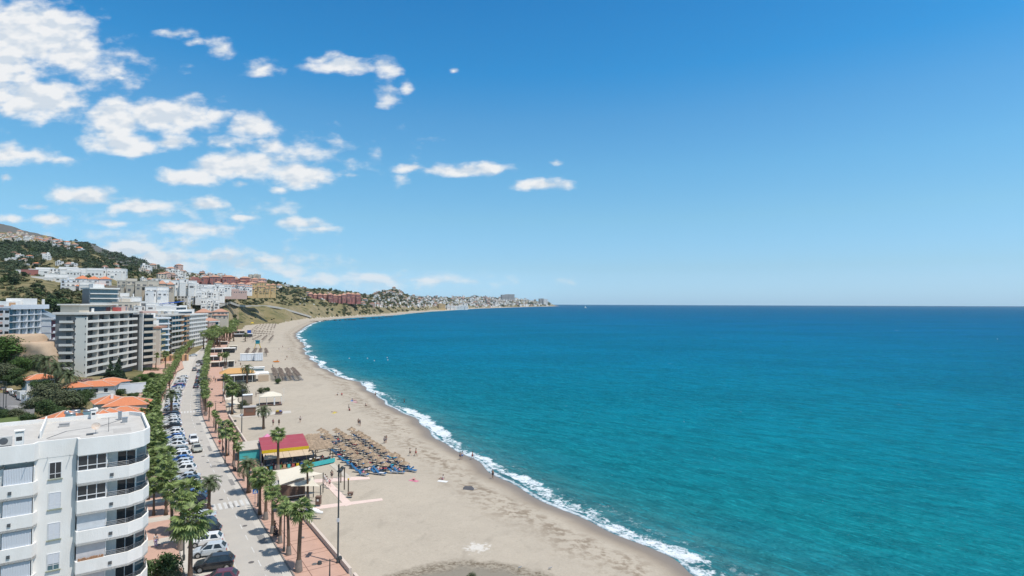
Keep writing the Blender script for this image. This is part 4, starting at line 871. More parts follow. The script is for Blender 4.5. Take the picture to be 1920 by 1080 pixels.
for k in range(6):
    zt = 17.45 - FL * k - (0)   # top of the solid parapet
    b = MB(); n = len(bal_s)
    b.prism(bal_s, zt - 1.38, zt - 1.16)
    P = bal_s[:6]
    for i in range(5):
        e = (Vector(P[i + 1]) - Vector(P[i])).normalized(); nn = Vector((-e.y, e.x)) * .16
        b.prism([P[i], P[i + 1], (P[i + 1][0] + nn.x, P[i + 1][1] + nn.y), (P[i][0] + nn.x, P[i][1] + nn.y)], zt - 1.3801 + .001 * i, zt - .003 * i)
    bo_ = b.build('balcony', WH, blk)
    r = MB(); RP = [(2.5, -.72), (4.25, -.72), (5.48, .18), (6.05, 1.6), (6.05, 3.3)]
    for h in (.14, .28, .44): r.tube([(x, y, zt + h) for x, y in RP], .022 if h < .4 else .032, 5)
    for (x, y) in RP + [(3.4, -.72), (4.9, -.25)]: r.tube([(x, y, zt - .05), (x, y, zt + .45)], .025, 5)
    r.build('railing', METAL, bo_)
    MB().box(2.7, 3.0, -.93, -.85, zt - .86, zt - .56).build('drain_spout', METAL, bo_)
    # what stands in the opening
    if k in (0, 1):
        g = MB().quad((.12, -.62, zt - 1.1), (2.42, -.62, zt - 1.1), (2.42, -.62, zt + 1.45), (.12, -.62, zt + 1.45)); go = g.build('glazing', GL, blk)
        f = MB()
        for x in (.12, .88, 1.63, 2.38): f.box(x - .035, x + .035, -.67, -.60, zt - 1.1, zt + 1.5)
        for z in (zt + .48, zt + 1.46, zt + .02): f.box(.1, 2.44, -.675, -.61, z - .035, z + .035)
        f.build('frame', ALU, go)
    else:
        MB().box(.12, 2.42, -.52, -.46, zt - 1.1, zt + 1.5).build('roller_blind', mat('blind', (.66, .67, .68), .8) if k == 2 else mat('blind_pink', (.64, .60, .585), .8), blk)
    MB().box(2.42, 2.5, -.55, 1.4, zt - 1.1, zt + 1.5).build('screen_wall', WH, blk)
    dd_ = MB().quad((3.4, 1.49, zt - 1.1), (4.9, 1.49, zt - 1.1), (4.9, 1.49, zt + .95), (3.4, 1.49, zt + .95)).build('balcony_door', GL, blk)
    MB().box(4.12, 4.18, 1.44, 1.485, zt - 1.1, zt + .95).build('frame', ALU, dd_)
    MB().quad((5.05, 1.58, zt - 1.1), (5.97, 3.32, zt - 1.1), (5.97, 3.32, zt + 1.0), (5.05, 1.58, zt + 1.0)).build('side_window', GLB, blk)
    if k == 0:
        t = thing('patio_table', tuple(O + Matrix.Rotation(A, 3, 'Z') @ Vector((4.9, .75, zt - 1.16))), 'small round white table on the uppermost balcony of the white block', 'table')
        MB().lathe((0, 0, 0), [(0, .74), (.42, .74), (.42, .70), (0, .70)], 14).build('table_top', ALU, t); MB().lathe((0, 0, 0), [(.24, 0), (.04, .05), (.04, .7)], 8).build('pedestal', METAL, t)
    # left bay
    zl = zt - .45
    b = MB(); b.prism(bal_l, zl - 1.38, zl - 1.16); P = bal_l[:3]
    for i in range(2):
        e = (Vector(P[i + 1]) - Vector(P[i])).normalized(); nn = Vector((-e.y, e.x)) * .16
        b.prism([P[i], P[i + 1], (P[i + 1][0] + nn.x, P[i + 1][1] + nn.y), (P[i][0] + nn.x, P[i][1] + nn.y)], zl - 1.38 + .001 * i, zl - .003 * i)
    lb_ = b.build('balcony', WH, blk)
    MB().box(-5.0, -4.75, -.83, -.75, zl - .86, zl - .56).build('drain_spout', METAL, lb_)
    sh = MB(); x = -5.35
    while x < -3.3: sh.box(x, x + .10, -.62 if int(x * 8) % 2 else -.60, -.55, zl - 1.1, zl + 1.45); x += .115
    sh.build('slatted_shutter', SHUT, blk)
    MB().box(-3.22, -3.14, -.6, 1.1, zl - 1.1, zl + 1.45).build('screen_wall', WH, blk); MB().box(-5.9, -5.4, -.3, 1.1, zl - 1.1, zl + 1.45).build('pier', WH, blk)
    MB().quad((-8.5, 1.14, zl - 1.1), (-6.1, 1.14, zl - 1.1), (-6.1, 1.14, zl + 1.0), (-8.5, 1.14, zl + 1.0)).build('balcony_door', GL, blk)
    r = MB()
    for h in (.14, .28, .42): r.tube([(-9, -.62, zl + h), (-5.55, -.62, zl + h)], .02, 5)
    for x in (-5.6, -6.7, -7.8): r.tube([(x, -.62, zl - .05), (x, -.62, zl + .43)], .022, 5)
    r.build('railing', METAL, lb_)
    # bedroom window on the plain wall
    z0 = zt + .05 - .55; wn_ = MB().quad((-2.05, -.012, z0), (-1.2, -.012, z0), (-1.2, -.012, z0 + 1.5), (-2.05, -.012, z0 + 1.5)).build('window', GL if k == 0 else GLB, blk)
    f = MB()
    for (a_, b_, c_, d_) in ((-2.12, -2.05, z0 - .05, z0 + 1.55), (-1.2, -1.13, z0 - .05, z0 + 1.55)): f.box(a_, b_, -.05, 0, c_, d_)
    f.box(-2.05, -1.2, -.05, 0, z0 + 1.5, z0 + 1.55); f.box(-1.65, -1.6, -.04, -.013, z0, z0 + 1.5); f.box(-2.05, -1.2, -.04, -.013, z0 + .42, z0 + .47); f.build('frame', ALU, wn_)
    MB().box(-2.2, -1.05, -.14, 0, z0 - .13, z0 - .052).build('sill', mat('mossy_sill', (.30, .31, .22), .9), wn_)
    if k: sl_ = 0.0 if k < 3 else .55; MB().box(-2.04, -1.21, -.035, -.0125, z0 + sl_, z0 + 1.49).build('roller_shutter', mat('lilac_shutter', (.68, .69, .72), .7, stretch=(1, 1, 14)), wn_)
bf = MB()
for k in range(9):
    p = Vector((2.55 + .0 + k * .0, 0, 0)); 
plb = MB()
for i in range(60):
    x = random.Random(i).uniform(.3, 2.3); plb.obox((x, -.74, 17.45 - 3 * FL - .02), (.09, .09, random.Random(i * 3).uniform(.1, .3)), i)
plb.build('dried_planting', mat('dry_plants', (.42, .24, .14), .9), blk)
for (x, s_) in ((-9.2, .3), (-7.0, .1), (-5.3, 0), (-3.7, .2), (-2.2, 0), (-.5, 0), (3.6, -.85), (5.4, -.2)):
    yy_ = -.8 if x < -3.2 else (-.04 if x < 0 else s_ - .05); MB().tube([(x, yy_, ZT - 1.62), (x - .05, yy_ - .5, ZT - 1.5)], .025, 5).build('water_spout', METAL, blk)
def roof_pt(x, y, z=ZT - .42): v = Matrix.Rotation(A, 3, 'Z') @ Vector((x, y, 0)); return (O.x + v.x, O.y + v.y, z)
t = thing('air_conditioner', roof_pt(-5.5, 1.7), 'grey outdoor air conditioning unit on the roof of the white block', 'air conditioner', rz=A)
MB().box(-.5, .5, -.2, .2, .12, .95).build('casing', mat('unit_casing', (.58, .57, .54), .6), t); MB().lathe((0, 0, 0), [(.0, 0), (.33, 0)], 18).build('fan_grille', METAL, t).matrix_local = Matrix.Translation((-.1, -.205, .55)) @ Matrix.Rotation(R(90), 4, 'X')
MB().box(-.4, -.3, -.2, .2, 0, .12).box(.3, .4, -.2, .2, 0, .12).build('foot', METAL, t)
def chimney(x, y, h, w, lb, z=None):
    p = roof_pt(x, y) if z is None else (x, y, z); t = thing('chimney', p, lb, 'chimney', 'chimneys on the white block', rz=A)
    MB().box(-w / 2, w / 2, -w / 2, w / 2, 0, h).build('stack', WH, t); MB().box(-w * .62, w * .62, -w * .62, w * .62, h + .12, h + .2).build('cap', WH, t)
    MB().box(-w * .35, w * .35, -w * .51, -w * .45, h * .5, h * .75).build('vent', GL, t)
chimney(-4.35, .15, 1.5, .62, 'square white chimney standing at the front edge of the white block roof'); chimney(1.3, D - .6, 1.0, .5, 'short chimney on the back parapet of the white block roof')
t = thing('satellite_dish', roof_pt(1.5, 3.6), 'rust stained satellite dish standing on the white block roof', 'satellite dish', rz=A)
MB().tube([(0, 0, 0), (0, 0, .6)], .03, 6).build('mast', STEEL, t); MB().lathe((0, 0, 0), [(0, 0), (.2, .03), (.36, .1), (.40, .14)], 16).build('dish', mat('rusty_dish', (.50, .33, .22), .7, (.58, .55, .5), 4, .5), t).matrix_local = Matrix.Translation((0, -.05, .7)) @ Matrix.Rotation(R(55), 4, 'X')
t = thing('tv_antenna', roof_pt(2.6, 3.8), 'thin TV antenna on a mast on the white block roof', 'antenna', rz=A)
MB().tube([(0, 0, 0), (0, 0, 1.5)], .025, 6).build('mast', METAL, t); mb = MB().tube([(-.7, 0, 1.45), (.7, 0, 1.45)], .015, 5)
for k in range(9): mb.tube([(-.6 + k * .15, -.22, 1.45), (-.6 + k * .15, .22, 1.45)], .008, 4)
mb.build('aerial', METAL, t)
t = thing('roof_box', roof_pt(1.0, 3.0), 'small dark box lying on the white block roof beside the dish', 'box', rz=A); MB().box(-.3, .3, -.15, .15, 0, .16).build('lid', METAL, t)
for (x, y, w_, d_, h_, nm, m_, lb) in ((4.2, 8.5, .5, .5, .5, 'roof_vent', STEEL, 'small steel vent box near the back of the white block roof'), (-9.0, 5, 1.4, 1.0, 1.1, 'water_tank_box', WH, 'low white tank box on the far roof part behind the air conditioner'), (3.8, 10.6, .35, .35, .9, 'vent_pipe', STEEL, 'upright vent pipe at the back corner of the white block roof'), (-1.3, 9.5, .9, .5, .35, 'cable_box', GRYR, 'grey cable box in the middle of the white block roof')):
    t = thing(nm, roof_pt(x, y), lb, 'roof box', rz=A); MB().box(-w_ / 2, w_ / 2, -d_ / 2, d_ / 2, 0, h_).build('body', m_, t); MB().box(-w_ / 2 - .04, w_ / 2 + .04, -d_ / 2 - .04, d_ / 2 + .04, h_, h_ + .06).build('lid', m_, t)
mb = MB().tube([(-2.5, 3.5, ZT - .40), (-1, 6.5, ZT - .40), (2.0, 7.5, ZT - .40), (4.0, 10.5, ZT - .40)], .03, 5); mb.build('roof_cable', METAL, blk)
mb = MB()
for (x, y, w_, d_) in ((-2.4, 2.0, 2.6, 1.6), (1.2, 6.8, 3.0, 1.8), (3.0, 2.6, 1.6, 2.4)): mb.box(x, x + w_, y, y + d_, ZT - .43, ZT - .414)
mb.build('roof_repair', mat('roof_patch', (.46, .44, .41), .9, (.38, .36, .33), 2, .6), blk)
# ---------------------------------------------------------------- balcony blocks of the middle distance
def frame_from(pl, pr, Yl, Yr, py, zb=None):
    """front face between two photo columns at two distances; returns origin, angle, length, ground"""
    a = W(pl, py, Yl); b = W(pr, py, Yr); return Vector((a.x, a.y, 0)), math.atan2(b.y - a.y, b.x - a.x), math.hypot(b.x - a.x, b.y - a.y)
def window_quad(mb, x0, x1, z0, z1, y=-.02, mi=0): mb.quad((x0, y, z0), (x1, y, z0), (x1, y, z1), (x0, y, z1), mi)
def balcony_block(name, lb, org, ang, L, zb, ztop, nf, depth, wall, band, bays, solid=(), outs=1.3, glass=GL, bandh=.85, fins=True, bay=4.6, endwin=None, roof='flat', parts=True, group=None, side=None):
    """bays: list of (x0,x1) open balcony runs; solid: list of plain wall runs (x0,x1,nwin)"""
    t = thing(name, (org.x, org.y, zb), lb, 'apartment block', group, ang); H = ztop - zb; fh = H / nf
    m = MB().box(0, L, outs if bays else 0, depth, -3, H); 
    for (x0, x1, nw) in solid: m.box(x0, x1, .0, outs - .003, -3, H)
    m.build('wall', wall, t)
    for (x0, x1, nw) in solid:
        for f in range(nf):
            for j in range(nw):
                wx = x0 + (j + .5) * (x1 - x0) / nw; MB().box(wx - .5, wx + .5, -.03, .02, f * fh + 1.0, f * fh + 2.0).build('window', GL, t)
    for f in range(nf):
        for (x0, x1) in bays:
            z = f * fh; b = MB().box(x0, x1, -.1, outs - .002, z - .15, z).box(x0, x1, -.1, .03, z + .001, z + bandh)
            bo_ = b.build('balcony', band, t)
            n = max(1, int((x1 - x0) / bay)); wdt = (x1 - x0) / n; g = MB()
            for j in range(n):
                a0 = x0 + j * wdt + rng.uniform(.15, .5); a1 = x0 + (j + 1) * wdt - rng.uniform(.2, .9); window_quad(g, a0, a1, z + .02, z + fh - .45, outs - .03)
            g.build('glazing', glass, t)
            if f == 0 and endwin:
                for ff in range(nf):
                    for yy_ in endwin: MB().box(-.03, .02, yy_, yy_ + 1.5, ff * fh + .9, ff * fh + 2.0).build('window', GL, t)
            if fins and n > 1:
                for j in range(1, n): MB().box(x0 + j * wdt - .06, x0 + j * wdt + .06, -.14, outs - .002, z + .002, z + fh - .155).build('divider', band, bo_)
            if rng.random() < .75:
                c = MB()
                for j in range(n):
                    if rng.random() < .6: xx = x0 + j * wdt + rng.uniform(.6, wdt - .9); c.obox((xx, .35, z + .002), (.5, .45, bandh * rng.uniform(.9, 1.4)), 0)
                if c.v: c.build('balcony_furniture', rng.choice([SHD, BRN, WH]), bo_)
    MB().box(-.25, L + .25, -.35 if bays else -.15, depth + .2, H, H + .9).build('roof_parapet', band, t)
    MB().box(.1, L - .1, 0, depth - .1, H + .5, H + .906).build('roof_terrace', ROOFC, t)
    if side:
        for f in range(nf):
            g = MB(); y = 2.5
            while y < depth - 2: g.box(L - .01, L + .03, y, y + 1.3, f * fh + .9, f * fh + 2.1); y += 3.4
            g.build('side_windows' if False else 'side_window', GL, t)
    return t, H, fh
def clutter(t, L, depth, H, n, seed):
    rg = random.Random(seed)
    for k in range(n):
        x = rg.uniform(.5, L - 1); y = rg.uniform(1, depth - 1); h = rg.uniform(.8, 2.6); w_ = rg.uniform(.6, 2.4)
        MB().box(x, x + w_, y, y + rg.uniform(.6, 2), H + .9, H + .9 + h).build(rg.choice(['roof_hut', 'chimney', 'water_tank']), rg.choice([WH, BEI, GRYR, STEEL]), t)
# the beige hotel with eight rows of balconies
PALE = render_mat('pale_bands', (.76, .72, .65)); GREYIN = render_mat('recess_shade_grey', (.23, .225, .22))  # wall grey darkened so its colour carries the shade inside the balconies
org, an, L = frame_from(160, 256, 220, 262, 700)
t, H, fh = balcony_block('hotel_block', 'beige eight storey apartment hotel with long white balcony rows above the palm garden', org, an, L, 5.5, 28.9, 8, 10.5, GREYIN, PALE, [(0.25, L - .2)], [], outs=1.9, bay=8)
MB().box(-.55, .35, -.3, 3.6, -2, H - .8).build('stair_tower', render_mat('stone_grey', (.74, .70, .62), (.66, .63, .56)), t)
for f in range(8):
    MB().box(-1.3, -.003, 4.0, 8.6, f * fh - .15, f * fh + .003).box(-1.3, -1.18, 4.0, 8.6, f * fh + .004, f * fh + .75).build('end_balcony', PALE, t)
    MB().box(-.03, .02, 5.2, 6.8, f * fh + .1, f * fh + 2.2).build('end_door', GL, t)
    for y in (-.1, 3.3): MB().box(-.62, -.56, y, y + .25, f * fh + 1.2, f * fh + 1.8).build('stair_window', GL, t)
MB().box(-.9, L + .3, -.6, 11.2, H + .10, H + .95).build('roof_slab', PALE, t)
MB().box(2, L - 12, 3.5, 10, H + .95, H + 3.6).build('penthouse', BEI, t); MB().box(1.2, L * .72, 2.8, 10.8, H + 3.6, H + 4.1).build('penthouse_roof', PALE, t)
MB().box(L * .62, L * .70, 1.2, 3, H + .95, H + 2.6).build('red_awning', REDR, t); MB().box(9, L * .6, 3.4, 3.495, H + 1.1, H + 2.9).build('penthouse_window', GL, t); MB().box(L - 8, L - 3, 3, 8, H + .95, H + 3.0).build('roof_hut', PNK, t)
clutter(t, L, 6, H, 6, 3)
o2 = org + Matrix.Rotation(an, 3, 'Z') @ Vector((L + .6, -1.6, 0))
t2 = thing('balcony_tower', (o2.x, o2.y, 5.0), 'narrow grey tower of stacked angled balconies joined to the beige hotel end', 'tower', rz=an - .45)
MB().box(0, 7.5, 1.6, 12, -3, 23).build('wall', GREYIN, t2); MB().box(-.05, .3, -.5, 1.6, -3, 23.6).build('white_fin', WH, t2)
for f in range(8):
    b = MB().box(1.0, 7.5, -.2, 1.6, f * 2.85 + .3, f * 2.85 + .5).box(1.0, 7.5, -.2, -.05, f * 2.85 + .5, f * 2.85 + 1.35).build('balcony', BEI, t2); g = MB(); window_quad(g, 1.6, 7.0, f * 2.85 + .5, f * 2.85 + 2.7, 1.57); g.build('glazing', GL, t2)
MB().box(-.2, 7.8, -.5, 12.2, 23.7, 24.6).build('roof_parapet', PNK, t2)
# bluish white block on the rock
org, an, L = frame_from(22, 88, 246, 272, 640)
t, H, fh = balcony_block('apartment_block', 'bluish white apartment block with glazed balconies standing on the sandy rock', org, an, L, 19.2, 31.0, 4, 11, WH2, WH2, [(.1, L - .1)], [], outs=1.3, glass=GLB, bandh=.3, bay=5.2, endwin=(1.2, 3.4))
MB().box(-.3, L + .4, -.4, .5, H - .5, H + 1.5).build('roof_band', WH2, t); MB().box(1, L * .6, 3, 9, H + .9, H + 3.0).build('penthouse', WH, t)
MB().box(3.0, 7.5, 2.9, 2.995, H + 1.0, H + 2.4).build('orange_awning', ORR, t); MB().box(L * .45, L * .85, 2.4, 9, H + .91, H + 4.3).build('penthouse', WH, t); MB().box(L - 1.4, L - .6, 1, 1.8, H + 1, H + 4).build('chimney', WH, t); MB().box(8, L, .5, 1.2, -6, -.3).build('undercroft_wall', BRN, t)
org, an, L = frame_from(-60, 3, 224, 240, 640)
t, H, fh = balcony_block('apartment_block', 'white block with coloured balcony edges cut by the picture side', org, an, L, 18.0, 31.5, 4, 12, WH, PNK, [(1, L)], [], outs=1.2, bandh=.7)
org, an, L = frame_from(98, 123, 268, 278, 650)
t, H, fh = balcony_block('apartment_house', 'pale blue house with lilac floor lines and maroon shutters between rock and hotel', org, an, L, 10.0, 25.5, 5, 10, WH2, WH2, [(.2, L - .2)], [], outs=.9, glass=mat('maroon_shutter', (.20, .07, .09), .7), bandh=.9, fins=False)
for f in range(1, 5): MB().box(-.06, -.003, .2, 9.8, f * fh - .1, f * fh + .15).build('floor_line', mat('lilac_line', (.25, .28, .42), .8), t)
MB().add([(0, -.5, H + .4), (L * .7, -.5, H + .4), (L * .7, 7, H + 4), (0, 7, H + 4), (0, 7, H + .4), (L * .7, 7, H + .4)], [(0, 1, 2, 3), (0, 3, 4), (1, 5, 2), (3, 2, 5, 4)]).build('slate_roof', mat('slate', (.22, .27, .31), .6), t)
# the three blocks on the avenue
org, an, L = frame_from(296, 309, 287, 300, 690)
t, H, fh = balcony_block('apartment_house', 'cream house with a blank gable wall and small yellow balconies right beside the hotel', org, an, L, 2.0, 20.5, 6, 9, CRM, mat('yellow_band', (.62, .52, .30), .8), [(2.0, L)], [], outs=1.6, fins=False)
MB().box(.0, 2.0, -.6, 1.7, -2, H).build('gable_wall', CRM, t); MB().box(-.3, L + .2, -.9, 9.3, H + .2, H + 1.1).build('tiled_edge', TILE2, t)
org, an, L = frame_from(264, 318, 330, 342, 680)
t, H, fh = balcony_block('apartment_block', 'grey white block with recessed blue glass terraces behind the cream gable house', org, an, L, 2.0, 24.0, 7, 16, WH, WH2, [(9, L)], [(0, 9, 0)], outs=1.5, glass=GLB, bandh=.7); clutter(t, L, 16, H, 7, 5)
org, an, L = frame_from(321, 344, 350, 372, 680)
t, H, fh = balcony_block('apartment_block', 'cream six storey block with rounded white balconies at the avenue corner', org, an, L, 2.0, 25.5, 7, 14, CRM, render_mat('balcony_white', (.68, .63, .56)), [(.3, L)], [], outs=1.6, bandh=1.0, fins=False, endwin=(10,)); clutter(t, L, 14, H, 10, 6)
org2 = org + Matrix.Rotation(an, 3, 'Z') @ Vector((L + .3, -.6, 0))
t, H, fh = balcony_block('apartment_block', 'narrow orange framed balcony stack beside the cream corner block', org2, an, 8, 2.0, 24.5, 7, 13, ORR, ORR, [(.2, 7.8)], [], outs=1.4, bandh=.8, fins=False)
org, an, L = frame_from(354, 388, 398, 440, 660)
t, H, fh = balcony_block('apartment_block', 'large white stepped block with sawtooth balcony rows along the avenue', org, an, L, 2.0, 24.5, 8, 18, WH, WH, [(.3, L)], [], outs=1.6, bandh=.95, glass=GLB)
MB().box(-4, L * .7, 6, 24, H - 2, H + 3.2).build('upper_terrace', WH, t); MB().box(-3, L * .6, 5.93, 5.99, H + 1.0, H + 2.4).build('terrace_glazing', GL, t); MB().box(-2, L * .5, 8, 20, H + 3.2, H + 6.4).build('penthouse', WH, t); MB().box(-1, L * .45, 7.93, 7.99, H + 4.1, H + 5.5).build('penthouse_window', GL, t)
org, an, L = frame_from(391, 411, 452, 470, 650)
t, H, fh = balcony_block('apartment_house', 'pale pink five storey house with tiled top at the end of the avenue', org, an, L, 2.0, 18.0, 5, 12, PNK, WH, [(L * .62, L)], [(0, L * .6, 1)], outs=1.0, bandh=.8)
MB().add([(-.4, -.5, H + .9), (L + .4, -.5, H + .9), (L + .4, 12, H + .9), (-.4, 12, H + .9), (L * .3, 5, H + 3.4), (L * .7, 5, H + 3.4)], [(0, 1, 5, 4), (1, 2, 5), (2, 3, 4, 5), (3, 0, 4)]).build('tiled_roof', TILE2, t)
t = thing('shop_pavilion', tuple(hit(330, 678) or G(330, 678)), 'low terracotta pavilion with brick piers below the cream corner block', 'pavilion', rz=R(40)); MB().box(-6, 6, 0, 8, 0, 3.4).build('wall', ORR, t)
for k in range(5): MB().box(-5.4 + 2.4 * k, -4.6 + 2.4 * k, -.4, -.002, 0, 3.6).build('pier', BRN, t)
# villas with orange roofs, just behind the white block
def villa(name, lb, px, py, z, w, d, h, rise, ang, wall=WH, roof=TILE, hip=True, wins=True, base=None, group=None):
    p = G(px, py, z + h); b = z if base is None else base; t = thing(name, (p.x, p.y, b), lb, 'villa', group, ang); hh = z + h - b
    MB().box(-w / 2, w / 2, -d / 2, d / 2, -1, hh).build('wall', wall, t); o = .5; i = d / 2 + o if hip else 0
    V = [(-w / 2 - o, -d / 2 - o, hh), (w / 2 + o, -d / 2 - o, hh), (w / 2 + o, d / 2 + o, hh), (-w / 2 - o, d / 2 + o, hh), (-w / 2 - o + i, 0, hh + rise), (w / 2 + o - i, 0, hh + rise)]
    rf = MB().add(V, [(0, 1, 5, 4), (1, 2, 5), (2, 3, 4, 5), (3, 0, 4), (3, 2, 1, 0)]).build('roof', TILE if roof is None else roof, t)
    rd = MB().tube([V[4], V[5]], .14, 5)
    for a_, b_ in ((0, 4), (1, 5), (2, 5), (3, 4)): rd.tube([V[a_], V[b_]], .10, 5)
    rd.build('ridge_tiles', mat('pale_ridge', (.66, .50, .40), .9), rf)
    if wins:
        for sx in (-.3, .1, .32): MB().box(w * sx - .5, w * sx + .5, -d / 2 - .04, -d / 2 + .01, .9, 2.1).build('window', GL, t)
        for sy in (-.2, .22): MB().box(w / 2 - .01, w / 2 + .04, d * sy - .5, d * sy + .5, .9, 2.1).build('window', GL, t)
    return t, rf, hh
RA = rdir(40) - R(90)
VL = [('villa with the broad orange hipped roof nearest the road palms', 232, 774, 2.2, 8.5, 7, 5.2, 1.5), ('orange roofed villa wing with a steel flue facing the white block', 205, 778, 2.2, 6, 6, 6.2, 1.6), ('rear orange roofed villa wing beside the lawn', 240, 756, 2.2, 9, 7, 6.0, 1.6),
      ('villa wing with pale ridge lines behind the solar water heaters', 208, 752, 2.2, 7, 6.5, 5.8, 1.6)]
for (lb, px, py, z, w_, d_, h_, rs) in VL: tv, rf, hh = villa('villa', lb, px, py, z, w_, d_, h_, rs, RA + R(rng.choice([0, 8, -8])), CRM, group='orange roofed villas')
MB().box(-.3, .3, -1.8, -1.2, hh, hh + 2.0).build('chimney', WH, rf)
villa('villa', 'orange roofed villa with its roof slope starting at the white block parapet', 122, 790, 2.2, 9, 8, 6.5, 2.2, RA + R(20), WH, group='orange roofed villas')
villa('villa', 'sharp orange gable rising behind the solar water heaters', 192, 790, 2.2, 7, 7, 6.8, 2.4, RA + R(10), WH, group='orange roofed villas')
for k, (px, py, w_, d_, lb) in enumerate([(178, 722, 12, 8, 'long low tiled bungalow at the foot of the beige hotel'), (142, 724, 8, 7, 'tiled bungalow with a white gable below the pink blossom'), (75, 709, 8, 6, 'small tiled house between the big date palms'), (205, 716, 10, 7, 'pale tiled bungalow behind the feathery pine')]):
    q = hit(px, py + 8) or G(px, py, 3); villa('bungalow', lb, px, py, q.z, w_, d_, 2.8, 1.4, RA + R(-10 + 14 * k), WH, TILE, group='bungalows below the hotel')
q = G(215, 737, 3.0); t = thing('garden_wall', tuple(q), 'long white wall of the pool garden with small vents', 'wall', rz=RA + R(8)); MB().box(-7, 9, -.15, .15, -.5, 2.8).build('panel', WH2, t); MB().box(-7.05, 9.05, -.22, .22, 2.8, 2.95).build('coping', WH, t)
q = G(163, 750, 3.0); t = thing('garden_wall', tuple(q), 'short white garden wall under the leafy trees', 'wall', rz=RA - R(4)); MB().box(-5, 6, -.12, .12, -.5, 1.8).build('panel', WH2, t); MB().box(-5.05, 6.05, -.18, .18, 1.8, 1.9).build('coping', WH, t)
# solar water heaters on a flat roof between the villas
p = G(158, 784, 9.2); fr = thing('flat_roofed_house', (p.x, p.y, 2), 'flat roofed house carrying the solar water heaters', 'house', rz=RA); MB().box(-4, 4, -3.5, 3.5, 0, 7.0).build('wall', WH, fr); MB().box(-4.1, 4.1, -3.6, 3.6, 7.0, 7.3).build('roof_edge', ROOFC, fr)
for k, (dx, dy, lb) in enumerate([(-1.6, 1.5, 'solar water heater standing at the back of the flat roof'), (.6, .4, 'solar water heater with blue panel on the middle of the flat roof'), (-2.2, -1.9, 'solar water heater with upright tank near the front of the flat roof')]):
    v = Matrix.Rotation(RA, 3, 'Z') @ Vector((dx, dy, 0)); t = thing('solar_water_heater', (p.x + v.x, p.y + v.y, 9.3), lb, 'solar heater', 'solar water heaters', RA)
    MB().tube([(-.8, 0, 1.3), (.8, 0, 1.3)], .33, 12).build('tank', STEEL, t, True); MB().add([(-.9, -1.9, .25), (.9, -1.9, .25), (.9, -.2, 1.2), (-.9, -.2, 1.2), (-.9, -1.85, .17), (.9, -1.85, .17), (.9, -.15, 1.12), (-.9, -.15, 1.12)], [(0, 1, 2, 3), (7, 6, 5, 4), (0, 4, 5, 1), (2, 6, 7, 3), (1, 5, 6, 2), (3, 7, 4, 0)]).build('solar_panel', GLB, t)
    MB().tube([(-.6, 0, 0), (-.6, 0, 1.1)], .03, 5).tube([(.6, 0, 0), (.6, 0, 1.1)], .03, 5).build('stand', METAL, t)
for k, (dx, dy) in enumerate([(-3.0, .2), (1.9, 1.7)]):
    v = Matrix.Rotation(RA, 3, 'Z') @ Vector((dx, dy, 0)); t = thing('water_tank', (p.x + v.x, p.y + v.y, 9.3), ['tall upright cylinder tank on the flat roof', 'upright white tank beside the solar panel'][k], 'tank', rz=0); MB().lathe((0, 0, 0), [(0, 0), (.45, 0), (.45, 1.5), (.3, 1.7), (0, 1.72)], 14).build('tank', [STEEL, WH][k], t, True); MB().lathe((0, 0, 0), [(.12, 1.7), (.12, 1.85), (0, 1.86)], 8).build('lid', METAL, t)
v = Matrix.Rotation(RA, 3, 'Z') @ Vector((-.6, -2.6, 0)); t = thing('satellite_dish', (p.x + v.x, p.y + v.y, 9.3), 'rusty brown satellite dish in front of the solar panels', 'satellite dish', rz=RA)
MB().lathe((0, 0, 0), [(0, 0), (.3, .04), (.55, .15), (.6, .2)], 18).build('dish', mat('rust_dish', (.36, .17, .11), .8), t).matrix_local = Matrix.Translation((0, 0, .9)) @ Matrix.Rotation(R(60), 4, 'X'); MB().tube([(0, 0, 0), (0, 0, .9)], .04, 6).build('mast', STEEL, t)
# sand coloured rock under the bluish block
def rock(name, lb, px, py, z, sx, sy, sz, seed):
    bm = bmesh.new(); bmesh.ops.create_icosphere(bm, subdivisions=4, radius=1); rg = np.random.default_rng(seed)
    for v in bm.verts:
        c = v.co; n = vnoise(np.array([c.x * 2.2 + 9]), np.array([c.y * 2.2 + c.z * 1.3 + 5]), seed)[0] * .32 + vnoise(np.array([c.x * 6]), np.array([c.z * 6 + c.y * 4]), seed + 1)[0] * .12
        c *= .82 + n; c.z = min(c.z, .62 + .08 * n)
    me = bpy.data.meshes.new(name); bm.to_mesh(me); me.materials.append(ROCK); me.polygons.foreach_set('use_smooth', [True] * len(me.polygons)); p = G(px, py, z); o = link(name, me, label=lb, category='rock'); o.location = p; o.scale = (sx, sy, sz); return o
q = W(42, 655, 228); rock('rock_outcrop', 'taller sand coloured rock bluff under the bluish white block', 42, 655, 34 - 87 * 228 / F, 7.5, 8, 9, 4); rock('rock_outcrop', 'lower rounded sand coloured rock beside the pale blue house', 76, 668, 34 - 100 * 226 / F, 9, 8, 9, 7)
